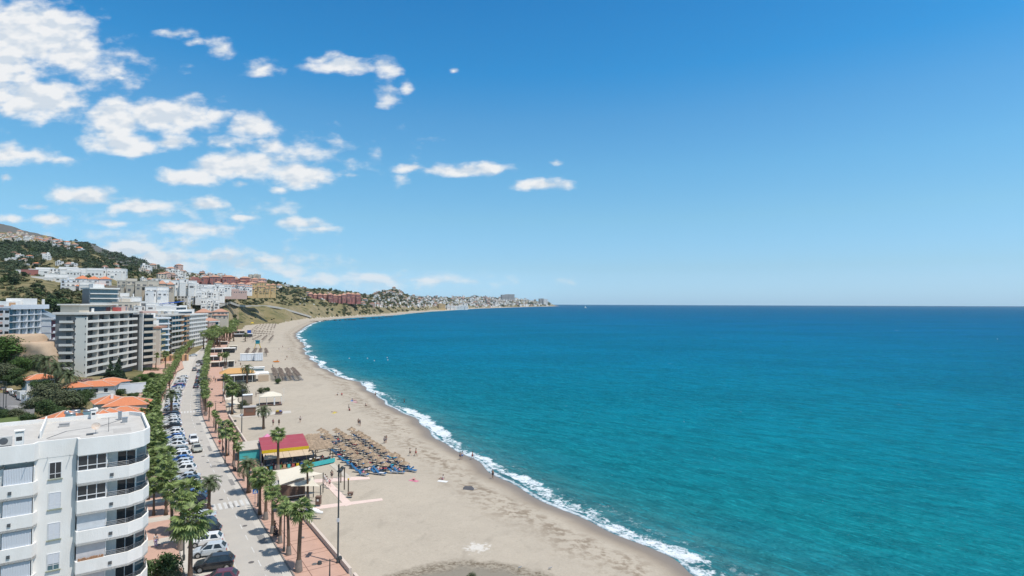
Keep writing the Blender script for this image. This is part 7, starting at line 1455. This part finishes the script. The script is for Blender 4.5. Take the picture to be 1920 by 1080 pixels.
MB().box(-.32, L + .02, -.06, -.003, 2.75, 3.33).build('fascia', YLW, rs_); MB().box(-.34, -.303, -.06, D_, -.1, 3.1).build('side_panel', mat('mural', (.10, .25, .34), .8, (.38, .16, .22), 1.6, .3), rs_)
for k in range(7): MB().box(-.37, -.341, .8 + 1.1 * k, 1.4 + 1.1 * k, .8, 2.4).build('mural_panel', [TUR, YLW, PNK, BLU, GRN, ORR, REDR][k], rs_)
PE = 3.6  # pergola depth
for k, (x0, x1) in enumerate([(-.1, 2.0), (2.05, 3.4), (3.45, 4.6), (4.65, 7.2), (7.25, L + .3)]):
    MB().add([(x0, -3.3, 2.35), (x1, -3.3, 2.35), (x1, -.08, 2.72), (x0, -.08, 2.72), (x0, -3.3, 2.3), (x1, -3.3, 2.3), (x1, -.08, 2.67), (x0, -.08, 2.67)], [(0, 1, 2, 3), (7, 6, 5, 4), (0, 4, 5, 1), (3, 2, 6, 7), (0, 3, 7, 4), (1, 5, 6, 2)]).build('awning', mat('reed_awning', (.60, .47, .33), .9, (.45, .34, .23), 2, .6), rs_)
def thatch_panel(x0, x1, y0, y1, z0, z1, sd, nm='thatched_roof'):
    c = MB(); rg = random.Random(sd)
    c.add([(x0, y0, z0), (x1, y0, z0), (x1, y1, z1), (x0, y1, z1), (x0, y0, z0 - .12), (x1, y0, z0 - .12), (x1, y1, z1 - .12), (x0, y1, z1 - .12)], [(0, 1, 2, 3), (7, 6, 5, 4), (0, 4, 5, 1), (3, 2, 6, 7), (0, 3, 7, 4), (1, 5, 6, 2)])
    for k in range(int((x1 - x0) * (y1 - y0) * 7)):
        x = rg.uniform(x0 - .1, x1); y = rg.uniform(y0 - .1, y1 - .3); z = z0 + (z1 - z0) * (y - y0) / (y1 - y0) + .02; c.add([(x, y, z + .03), (x + .3, y + rg.uniform(-.1, .1), z + .04), (x + .3, y + .8, z + .1), (x, y + .75, z + .06)], [(0, 1, 2, 3)])
    return c.build(nm, THA, rs_)
thatch_panel(L + .05, L + 4.6, -1.5, D_ * .45, 2.75, 3.3, 1); thatch_panel(L + .05, L + 3.2, D_ * .45 + .05, D_ + .3, 3.15, 3.7, 2)
for (x, y) in [(-.2, -3.2), (2.2, -3.2), (5.0, -3.2), (7.6, -3.2), (L + 1, -2.2), (L + 4.5, -1.4), (L + 4.5, 1.5), (L + 3.0, D_), (.2, -1.8), (L - .2, -1.8)]: MB().tube([(x, y, -.2), (x, y, 2.9 if y > -1.9 or x > 7.7 else 2.32)], .09, 8).build('post', BARK, rs_)
for (x0, y0, x1, y1) in [(-.2, -3.2, 7.6, -3.2), (7.6, -3.2, L + 1, -2.2), (L + 1, -2.2, L + 4.5, -1.4)]: MB().tube([(x0, y0, 2.25), (x1, y1, 2.28 if x1 < 7.7 else 2.6)], .07, 6).build('beam', BARK, rs_); MB().tube([(x0, y0, 1.05), (x1, y1, 1.05)], .045, 6).build('handrail', BARK, rs_)
MB().prism([(-.5, -3.6), (7.8, -3.6), (L + 1.2, -2.5), (L + 4.8, -1.7), (L + 4.8, 2), (-.5, 2)], -.1, .25).build('deck', mat('deck_boards', (.30, .22, .16), .9), rs_)
MB().prism([(7.6, -3.75), (L + 4.85, -1.85), (L + 4.85, -1.75), (7.6, -3.65)], -.1, .75).build('turquoise_skirt', TUR, rs_)
for k in range(10): MB().box(.1 + k * .8, .6 + k * .8, -3.35, -3.25, .3, .95).build('painted_panel', [YLW, TUR, PNK, GRN, ORR, TUR, REDR, YLW, BLU, GRN][k], rs_)
rot = Matrix.Rotation(ang, 3, 'Z')
def loc(x, y, z): v = rot @ Vector((x, y, 0)); return (a1.x + v.x, a1.y + v.y, 1.6 + z)
def make_set(m):
    t = thing('dining_table', (0, -9999, 0), 'prototype table kept out of view', 'table'); MB().lathe((0, 0, 0), [(0, .74), (.42, .74), (.42, .70), (0, .70)], 12).build('table_top', m, t); MB().tube([(0, 0, 0), (0, 0, .7)], .04, 6).build('pedestal', POLE, t); return t
def make_chair(m):
    t = thing('chair', (0, -9999, 0), 'prototype chair kept out of view', 'chair'); MB().box(-.2, .2, -.2, .2, .42, .46).build('seat', m, t); MB().box(-.2, -.16, -.2, .2, .46, .85).build('backrest', m, t)
    for x in (-.18, .18):
        for y in (-.18, .18): MB().box(x - .02, x + .02, y - .02, y + .02, 0, .42).build('leg', m, t)
    return t
TT = make_set(WH); CC = [make_chair(TUR), make_chair(mat('pink_chair', (.60, .12, .28), .7)), make_chair(YLW), make_chair(LWH)]; PROTOS += [TT] + CC; n_ = 0
for k in range(8):
    x = .8 + k * 1.55; y = -2.4 if k < 5 else -1.3; dup(TT, loc(x, y, .25), 0, f"round terrace table, {nth(k)} from the road side under the restaurant shade", 1, 'terrace tables')
    for j in range(2):
        ci = (k + j) % 4; dx = .65 if j else -.65; dup(CC[ci], loc(x + dx, y, .25), ang + (math.pi if j else 0), f"{['turquoise', 'pink', 'yellow', 'white'][ci]} chair on the {'sea' if j else 'road'} side of the {nth(k)} terrace table", 1, 'terrace chairs')
        if rng.random() < .7: person(loc(x + dx, y, .22), ang + (math.pi if j else 0), 'chair', f"guest seated on the {'sea' if j else 'road'} side of the {nth(k)} terrace table", 'guests on the terrace', top=rng.choice(['white', 'black', 'pink', 'blue', 'red']), low='navy', simple=True)
# annex, big white pipe roof and small things behind the restaurant
t = thing('beach_annex', loc(-4.2, 5.2, 0), 'low annex with a cream roof and painted side wall behind the red roof', 'annex', rz=ang); MB().box(0, 4, 0, 6, 0, 2.6).build('wall', TUR, t); MB().add([(-.2, -.2, 2.62), (4.1, -.2, 2.7), (4.1, 6.2, 3.0), (-.2, 6.2, 2.9), (-.2, -.2, 2.5), (4.1, -.2, 2.5), (4.1, 6.2, 2.8), (-.2, 6.2, 2.7)], [(0, 1, 2, 3), (7, 6, 5, 4), (0, 4, 5, 1), (1, 5, 6, 2), (2, 6, 7, 3), (3, 7, 4, 0)]).build('roof', CREAM, t)
for k in range(5): MB().box(-.05, -.003, .5 + 1.1 * k, 1.2 + 1.1 * k, .6, 2.2).build('mural_panel', [PNK, BLU, YLW, REDR, GRN][k], t)
t = thing('white_canopy_roll', loc(.5, D_ + 2.6, 2.3), 'long white rolled canopy behind the red roof', 'canopy', rz=ang); MB().tube([(-1, 0, 0), (9.5, .6, 0)], .42, 12).build('roll', WH, t, True); MB().tube([(0, 0, -2.3), (0, 0, 0)], .06, 6).tube([(8.5, .5, -2.3), (8.5, .5, 0)], .06, 6).build('stand', POLE, t)
t = thing('play_slide', loc(5.6, D_ + 1.5, 0), 'turquoise play slide behind the red roof', 'slide', rz=ang); MB().tube([(0, 0, 3.4), (.3, 0, 3.0), (.5, 0, 2.0), (1.2, 0, .8), (1.8, 0, .3)], .28, 8).build('chute', TUR, t, True); MB().box(-.5, .1, -.4, .4, 0, 2.9).build('tower', YLW, t)
t = thing('pink_tent', loc(1.4, D_ + .8, 0), 'pink pointed tent behind the red roof', 'tent', rz=ang); MB().add([(-1.6, -1.4, 3.2), (1.6, -1.4, 3.2), (1.6, 1.2, 3.2), (-1.6, 1.2, 3.2), (0, 0, 4.6)], [(0, 1, 4), (1, 2, 4), (2, 3, 4), (3, 0, 4)]).build('canopy', mat('pink_canvas', (.70, .26, .42), .8), t)
for x in (-1.5, 1.5): MB().tube([(x, -1.3, 0), (x, -1.3, 3.2)], .05, 6).build('pole', POLE, t)
t = thing('blue_tank', loc(L + 3.4, D_ + 2.4, 0), 'bright blue plastic block at the corner of the thatched terrace', 'container', rz=ang); MB().box(-.6, .6, -.6, .6, 0, 2.3).build('body', BLU, t); MB().box(-.65, .65, -.65, .65, 2.3, 2.42).build('lid', BLU, t)
# -- cream shade sails with the brown shed below
def sail(nm, lb, pxs, posts, thick=.03):
    P_ = [G(x, y, z) for x, y, z in pxs]; c = sum(P_, Vector()) / len(P_); t = thing('shade_sail', (c.x, c.y, 1.6), lb, 'shade sail', 'cream shade sails'); n = 7; V = []; F_ = []
    A_, B_, C_, D2 = (P_ + [P_[-1]])[:4]
    for i in range(n + 1):
        for j in range(n + 1):
            u = i / n; v = j / n; p = A_ * (1 - u) * (1 - v) + B_ * u * (1 - v) + C_ * u * v + D2 * (1 - u) * v; q = p.lerp(c, .16 * (4 * u * (1 - u) * (abs(v - .5) * 2) ** 2 + 4 * v * (1 - v) * (abs(u - .5) * 2) ** 2)); V.append(q - Vector((c.x, c.y, 1.6)) - Vector((0, 0, .5 * 16 * u * (1 - u) * v * (1 - v) * .4)))
    for i in range(n):
        for j in range(n): k = i * (n + 1) + j; F_.append((k, k + 1, k + n + 2, k + n + 1))
    MB().add(V, F_).build('canopy', CANV, t, True)
    for (x, y, z) in posts: q = G(x, y, z) - Vector((c.x, c.y, 1.6)); MB().tube([(q.x, q.y, -.1), (q.x, q.y, q.z + .15)], .08, 8).build('post', POLE, t)
    return t
sail('s', 'large cream shade sail in front of the beach restaurant', [(511, 882, 5.0), (560, 873, 5.6), (606, 888, 4.7), (523, 910, 4.6)], [(511, 882, 5.0), (606, 888, 4.7), (523, 910, 4.6)])
sail('s', 'smaller cream shade sail overlapping beside the fan palm', [(538, 910, 4.2), (588, 894, 4.9), (601, 912, 4.0), (545, 912, 4.0)], [(588, 894, 4.9), (601, 912, 4.0)])
sail('s', 'cream awning by the far sea wall, lower one', [(424, 757, 4.2), (444, 748, 4.6), (451, 757, 4.2), (430, 762, 4.0)], [(451, 757, 4.2), (430, 762, 4.0)]); sail('s', 'cream awning by the far sea wall, upper one', [(420, 748, 4.2), (440, 741, 4.6), (447, 747, 4.2), (428, 750, 4.0)], [(447, 747, 4.2)])
q = G(548, 935, 1.65); t = thing('beach_shed', (q.x, q.y, 1.6), 'dark brown beach shed in the shade under the cream sails', 'shed', rz=ang); MB().box(-3.4, 2.0, 0, 2.6, 0, 2.5).build('wall', BRN, t); MB().box(-3.5, 2.1, -.1, 2.7, 2.5, 2.6).build('roof', GRYR, t)
for k in range(4): MB().box(-3.0 + 1.3 * k, -2.2 + 1.3 * k, -.04, -.003, .2, 2.1).build('door', mat('shed_door', (.12, .08, .065), .8), t)
MB().box(-4, 3.2, -1.6, -1.52, .9, 1.0).build('rail', STEEL, t)
# -- gazebo, kiosks, huts
q = G(507, 757, 1.65); t = thing('gazebo', (q.x, q.y, 1.6), 'open white gazebo tent with a hipped roof on the sand', 'gazebo', rz=R(24)); V = [(-3.3, -2.4, 2.7), (3.3, -2.4, 2.7), (3.3, 2.4, 2.7), (-3.3, 2.4, 2.7), (-.8, 0, 3.9), (.8, 0, 3.9)]
MB().add(V + [(v[0], v[1], 2.45) for v in V[:4]], [(0, 1, 5, 4), (1, 2, 5), (2, 3, 4, 5), (3, 0, 4), (0, 6, 7, 1), (1, 7, 8, 2), (2, 8, 9, 3), (3, 9, 6, 0)]).build('canopy', CANV, t)
for x in (-3.2, -1.1, 1.1, 3.2):
    for y in (-2.3, 2.3): MB().tube([(x, y, 0), (x, y, 2.7)], .07, 6).build('post', WH, t)
MB().box(-3.4, 3.4, -2.5, 2.5, -.02, .14).build('floor', mat('dark_floor', (.17, .11, .09), .9), t); MB().box(.9, 1.3, -2.6, -2.35, 0, 2.1).build('notice_board', ALU, t)
q = G(468, 779, 1.65); t = thing('kiosk', (q.x, q.y, 1.6), 'brown wooden kiosk with a grey flat roof by the floodlight mast', 'kiosk', rz=R(24)); MB().box(-1.6, 1.6, 0, 2.2, 0, 2.3).build('wall', mat('kiosk_wood', (.24, .12, .08), .85), t); MB().box(-1.75, 1.75, -.15, 2.35, 2.3, 2.5).build('roof', GRYR, t); MB().box(-1.0, 1.0, -.03, -.003, 1.0, 1.9).build('shutter', BRN, t)
q = G(523, 775, 1.65); t = thing('toy_crate', (q.x, q.y, 1.62), 'small dark crate with yellow and blue toys near the bent palm', 'crate', rz=R(10)); MB().box(-.9, .9, -.4, .4, 0, .6).build('box', BRN, t); MB().box(-.7, .0, -.3, .3, .6, .9).build('yellow_toy', YLW, t); MB().box(.1, .7, -.3, .3, .6, .85).build('blue_toy', BLU, t)
q = G(464, 757, 1.65); t = thing('equipment_hut', (q.x, q.y, 1.6), 'grey beige equipment hut beside the floodlight mast', 'hut', rz=R(24)); MB().box(-1.4, 1.4, 0, 2, 0, 2.7).build('wall', mat('hut', (.36, .30, .25), .9), t); MB().box(-1.5, 1.5, -.1, 2.1, 2.7, 2.85).build('roof', WH2, t)
# -- orange roofed beach bar
q = G(452, 716, 1.65); t = thing('beach_bar', (q.x, q.y, 1.6), 'beach bar with an orange tiled roof and white terrace canopy', 'beach bar', rz=R(26)); MB().box(-6.5, 5.5, 2, 9, 0, 3.4).build('wall', CRM, t)
V = [(-8, 1, 3.4), (5, 1, 3.4), (5, 10, 3.4), (-8, 10, 3.4), (-4.5, 5.5, 5.2), (1.5, 5.5, 5.2)]; MB().add(V, [(0, 1, 5, 4), (1, 2, 5), (2, 3, 4, 5), (3, 0, 4), (3, 2, 1, 0)]).build('roof', mat('orange_tile', (.56, .33, .13), .85, (.48, .27, .11)), t)
MB().box(-6, 6.5, -1.5, .98, 2.75, 3.0).build('terrace_canopy', WH, t); MB().box(5.05, 10.5, 1, 8, 2.7, 3.0).build('side_canopy', WH, t)
MB().box(6.3, 10.3, -.6, -.4, 0, 2.4).build('side_wall', mat('bar_side', (.55, .42, .30), .9), t); MB().box(-6, 4.9, 1.9, 1.99, .4, 2.4).build('glazing', GL, t)
for x in (-5.8, -2.5, .8, 4.1, 10.3): MB().tube([(x, -1.3 if x < 5 else 1.1, 0), (x, -1.3 if x < 5 else 1.1, 2.75)], .09, 6).build('post', WH, t)
q = G(478, 700, 1.65); t = thing('white_cabin', (q.x, q.y, 1.6), 'low white cabin with a blue window strip behind the orange roof', 'cabin', rz=R(26)); MB().box(-4, 4, 0, 3, 0, 2.6).build('wall', WH, t); MB().box(-3.6, 3.6, -.04, -.003, 1.2, 2.0).build('window_strip', GLB, t); MB().box(-4.1, 4.1, -.1, 3.1, 2.6, 2.75).build('roof', WH, t)
# white containers, lifeguard tower, awnings, blue bar
for k, (px, w_, h_) in enumerate([(467, 9, 3.6), (485, 4.2, 3.9)]):
    q = G(px, 676, 1.65); t = thing('white_container', (q.x, q.y, 1.6), ['wide white screened container on the sand, inland one', 'narrow white container on the sand, seaward one'][k], 'container', 'white containers', R(24)); MB().box(-w_ / 2, w_ / 2, 0, 3.5, 0, h_).build('wall', WH2, t); MB().box(-w_ / 2 - .1, w_ / 2 + .1, -.1, 3.6, h_, h_ + .15).build('roof', WH, t)
    for x in np.linspace(-w_ / 2 + .6, w_ / 2 - .6, 4): MB().box(x - .04, x + .04, -.05, -.003, .1, h_ - .1).build('rib', GRYR, t)
q = G(483, 653, 1.65); t = thing('lifeguard_tower', (q.x, q.y, 1.6), 'yellow lifeguard tower with a teal cabin among dark parasols', 'lifeguard tower', rz=R(20))
for x in (-1.4, 1.4):
    for y in (-1.2, 1.2): MB().tube([(x * 1.5, y * 1.4, 0), (x * .8, y * .8, 3)], .12, 6).build('leg', YLW, t)
MB().box(-1.7, 1.7, -1.5, 1.5, 3, 3.2).build('platform', YLW, t); MB().box(-1.3, 1.3, -1.1, 1.1, 3.2, 5.4).build('cabin', mat('teal_cabin', (.02, .25, .33), .7), t); MB().box(-1.6, 1.6, -1.4, 1.4, 5.4, 5.6).build('roof', mat('teal_cabin', (.02, .25, .33), .7), t)
for k, (px, py, w_, d_, lb, m_) in enumerate([(417, 662, 15, 7, 'wide white flat awning roof over the beach terrace', WH), (402, 663, 9, 6, 'white awning roof half hidden by the far palms', WH), (412, 648, 11, 5, 'pale terrace roof behind the wide white awning', CREAM), (437, 657, 5, 5, 'small cream umbrella roof beside the wide white awning', CANV), (411, 690, 8, 4, 'cream awning below the four tall fan palms', CANV), (427, 688, 6, 4, 'cream awning beside the four tall fan palms, seaward one', CANV), (455, 632, 17, 5, 'long pale blue roof of the far beach bar', WH2), (400, 678, 6, 4, 'white stall roof by the road end palms', WH), (449, 626, 10, 5, 'cream terrace roof behind the pale blue bar', CREAM)]):
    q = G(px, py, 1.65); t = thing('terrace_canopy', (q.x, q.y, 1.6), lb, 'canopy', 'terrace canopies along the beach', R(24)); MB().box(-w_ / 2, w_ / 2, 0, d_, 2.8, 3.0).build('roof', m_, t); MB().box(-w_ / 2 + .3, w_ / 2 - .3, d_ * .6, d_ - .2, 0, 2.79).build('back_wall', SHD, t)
    for x in (-w_ / 2 + .2, 0, w_ / 2 - .2): MB().tube([(x, .2, 0), (x, .2, 2.8)], .1, 6).build('post', WH, t)
q = G(467, 630, 1.6); t = thing('blue_water_tank', (q.x, q.y, 4.4), 'bright blue box on the pale blue bar roof', 'tank', rz=R(24)); MB().box(-1.7, 1.7, -1, 1, 0, 2.6).build('body', BLU, t); MB().box(-1.8, 1.8, -1.1, 1.1, 2.6, 2.75).build('lid', BLU, t)
q = G(473, 610, 1.6); t = thing('yellow_canopy', (q.x, q.y, 1.6), 'small bright yellow parasol at the far end of the beach', 'parasol'); MB().add([(-2, -2, 3), (2, -2, 3), (2, 2, 3), (-2, 2, 3), (0, 0, 4.6)], [(0, 1, 4), (1, 2, 4), (2, 3, 4), (3, 0, 4)]).build('canopy', YLW, t); MB().tube([(0, 0, 0), (0, 0, 3.2)], .08, 6).build('pole', WH, t)
q = G(518, 678.5, 1.6)
t = thing('orange_kayak', (q.x, q.y, 1.5), 'orange kayak lying on the far sand', 'kayak', rz=R(10)); MB().tube([(-1.9, 0, .3), (-1.2, 0, .28), (0, 0, .26), (1.2, 0, .28), (1.9, 0, .3)], [.04, .33, .42, .33, .04], 10).build('hull', mat('orange_plastic', (.70, .22, .03), .6), t, True); MB().box(-.4, .3, -.2, .2, .60, .69).build('seat_well', BLKP, t)
# shower posts on the pink walkway
for k, (px, py, h_, c) in enumerate([(639, 905, 2.5, YLW), (645.5, 918, 3.6, POLE), (653, 924, 2.2, YLW), (634.5, 893, 1.8, POLE)]):
    q = G(px, py, 1.7); t = thing('shower_post', (q.x, q.y, 1.7), ['wooden shower post with yellow head nearer the upper walkway', 'tall dark wooden post in the middle of the showers', 'short wooden shower post with yellow head by the dark box', 'slim wooden post at the upper end of the showers'][k], 'shower', 'shower posts'); MB().tube([(0, 0, 0), (0, 0, h_)], .10, 8).build('post', BARK, t); MB().box(-.12, .12, -.12, .12, h_, h_ + .22).build('shower_head', c, t)
# volleyball net posts, odd things on the sand
for k, (px, py, ty) in enumerate([(532, 755, 728), (505, 781, 781)]):
    if k: continue
    q = G(px, py, 1.65); h_ = (py - ty) / F * q.y; t = thing('flag_pole', (q.x, q.y, 1.6), 'thin pale pole beside the white gazebo', 'pole'); MB().tube([(0, 0, 0), (0, 0, h_)], .04, 6).build('pole', WH, t); MB().lathe((0, 0, h_), [(0, .1), (.08, 0), (0, -.1)], 8).build('finial', WH, t)
for k, (px, py) in enumerate([(487, 787 + 14), (517, 778 + 10)]): pass
for k, (px, py, c) in enumerate([(512, 798, 'pink'), (523, 798, 'black')]):
    q = G(px, py, 1.6); person((q.x, q.y, 1.6), R(80), 'stand', ['person in pink by the rolled white canopy', 'person in black by the rolled white canopy'][k], 'people on the beach', top=c, low='black', simple=True)
q = G(878, 911, 1.5); t = thing('beach_shelter', (q.x, q.y, T1(q.x, q.y)), 'low dark beach shelter on the empty sand near the water', 'shelter'); MB().add([(-1, -.6, 0), (1, -.6, 0), (1, .6, 0), (-1, .6, 0), (-.6, 0, .55), (.6, 0, .55)], [(0, 1, 5, 4), (1, 2, 5), (2, 3, 4, 5), (3, 0, 4)]).build('canopy', mat('dark_canvas', (.10, .10, .11), .8), t); MB().tube([(.6, 0, .0), (1.6, .2, .02)], .03, 5).build('pole', ALU, t)
for k, (px, py) in enumerate([(974, 1063.5), (1031, 1064)]):
    q = G(px, py, 1.4); z_ = T1(q.x, q.y); t = thing('seagull', (q.x, q.y, z_), ['small dark gull standing by the damp hollow', 'small dark gull standing on dry sand seaward of the hollow'][k], 'gull'); MB().tube([(-.2, 0, .2), (-.05, 0, .24), (.12, 0, .27), (.2, 0, .36), (.27, 0, .37), (.33, 0, .35)], [.02, .09, .08, .05, .05, .01], 8).build('body', GRYR, t, True)
    for sy in (-.04, .04): MB().tube([(0, sy, 0), (0, sy, .2)], .012, 4).build('leg', YLW, t)
# -- afloat
q = G(1098, 577.5, 0); t = thing('sailing_boat', (q.x, q.y, 0), 'tiny white boat far out near the horizon', 'boat', rz=R(30)); MB().add([(-9, -2.5, 2.4), (7, -2.5, 2.6), (12, 0, 3.2), (7, 2.5, 2.6), (-9, 2.5, 2.4), (-8, -1.6, -.3), (6, -1.6, -.3), (9.5, 0, -.3), (6, 1.6, -.3), (-8, 1.6, -.3)], [(0, 1, 6, 5), (1, 2, 7, 6), (2, 3, 8, 7), (3, 4, 9, 8), (4, 0, 5, 9), (4, 3, 2, 1, 0)]).build('hull', WH, t); MB().box(-5, 3, -1.6, 1.6, 2.4, 5.2).build('cabin', WH, t); MB().add([(1, 0, 5.2), (1, 0, 17), (-8, 0.3, 5.4)], [(0, 1, 2)]).build('sail', LWH, t); MB().tube([(1.1, 0, 2), (1.1, 0, 18)], .12, 6).build('mast', WH, t)
for k, (px, py) in enumerate([(655, 672.5), (689, 672.5), (702, 677), (727, 675.5), (726, 671), (1870, 636)]):
    q = G(px, py, 0); t = thing('mooring_buoy', (q.x, q.y, 0), f"small white buoy floating off the beach, {nth(k)} counting out to sea", 'buoy', 'white buoys'); MB().lathe((0, 0, 0), [(0, -.3), (.25, -.1), (.3, .2), (.2, .4), (0, .45)], 12).build('float', LWH, t, True); MB().tube([(0, 0, .4), (0, 0, .6)], .04, 5).build('ring', YLW, t)
for k, (px, py, w_) in enumerate([(595, 603.2, 26), (622, 601.2, 30), (655, 600.2, 22), (708, 597, 20), (728, 594.5, 18), (786, 588, 16), (680, 598.2, 14)]):
    q = G(px, py, 0); bm = bmesh.new(); mb = MB(); rg = random.Random(k); Lw = w_ / F * q.y
    for j in range(16):
        x = rg.uniform(-Lw / 2, Lw / 2); s1 = rg.uniform(1.0, 2.6); mb.obox((x, rg.uniform(-3, 3), -.6), (s1 * 1.6, s1, s1 * rg.uniform(.6, .9)), rg.uniform(0, 3))
    o = mb.build('reef', mat('wet_rock', (.10, .085, .07), .8, world=True)); o.location = (q.x, q.y, 0); o.rotation_euler = (0, 0, R(30)); tag(o, kind='stuff', label=f"dark wet rocks awash along the far shore, {nth(k)} patch", cat='rocks')
# coast road on the bluff
def coast_road():
    pts = []
    for px, Y in [(405, 765), (425, 835), (440, 895), (455, 940), (475, 972), (500, 1010), (525, 1048), (550, 1085), (580, 1160)]:
        X = (px - 960) / F * Y; pts.append(Vector((X, Y, T1(X, Y))))
    mb = MB(); V = []
    for i, p in enumerate(pts): 
        d = (pts[min(i + 1, len(pts) - 1)] - pts[max(i - 1, 0)]); n = Vector((d.y, -d.x, 0)).normalized(); z = p.z + .5; V += [tuple(p - n * 5) [:2] + (z,), tuple(p + n * 5)[:2] + (z,), tuple(p + n * 5)[:2] + (z - 2.5,)]
    for i in range(len(pts) - 1): mb_ = i * 3; mb.add([V[mb_], V[mb_ + 1], V[mb_ + 4], V[mb_ + 3]], [(0, 1, 2, 3)]); mb.add([V[mb_ + 1], V[mb_ + 2], V[mb_ + 5], V[mb_ + 4]], [(0, 1, 2, 3)])
    mb.build('coast_road', CONC, kind='structure')
    for i in range(len(pts) - 1):
        a = Vector(V[i * 3 + 1]); b = Vector(V[i * 3 + 4]); t = MB().add([tuple(a), tuple(b), tuple(b + Vector((0, 0, 1.6))), tuple(a + Vector((0, 0, 1.6)))], [(0, 1, 2, 3)])
        o = MB().add([tuple(a), tuple(b), tuple(b + Vector((0, 0, .8))), tuple(a + Vector((0, 0, .8))), tuple(a + Vector((-.4, .4, 0))), tuple(b + Vector((-.4, .4, 0))), tuple(b + Vector((-.4, .4, .8))), tuple(a + Vector((-.4, .4, .8)))], [(0, 1, 2, 3), (5, 4, 7, 6), (3, 2, 6, 7), (1, 5, 6, 2), (0, 3, 7, 4)]).build('parapet_wall', CREAM); tag(o, f"white roadside parapet of the coast road on the bluff, {nth(i)} stretch from the town", 'wall', 'coast road parapets')
coast_road()
hz = bpy.data.materials.new('haze_air'); hz.use_nodes = True; t = hz.node_tree; t.nodes.clear()
pv = nd(t, 'ShaderNodeVolumePrincipled', i={'Density': 2.8e-5, 'Anisotropy': .2}); pv.inputs['Color'].default_value = (.88, .97, 1.0, 1); ou = nd(t, 'ShaderNodeOutputMaterial'); t.links.new(pv.outputs[0], ou.inputs['Volume'])
MB().box(-21000, 21000, -300, 12700, -12, 640).build('haze', hz, kind='stuff', label='thin pale sea air over the bay', cat='haze')
for _p in PROTOS: kill(_p)
for _o in SC.objects:
    if _o.parent is None and 'label' in _o.keys() and not 4 <= len(_o['label'].split()) <= 16: print('LABEL', len(_o['label'].split()), _o.name, _o['label'])
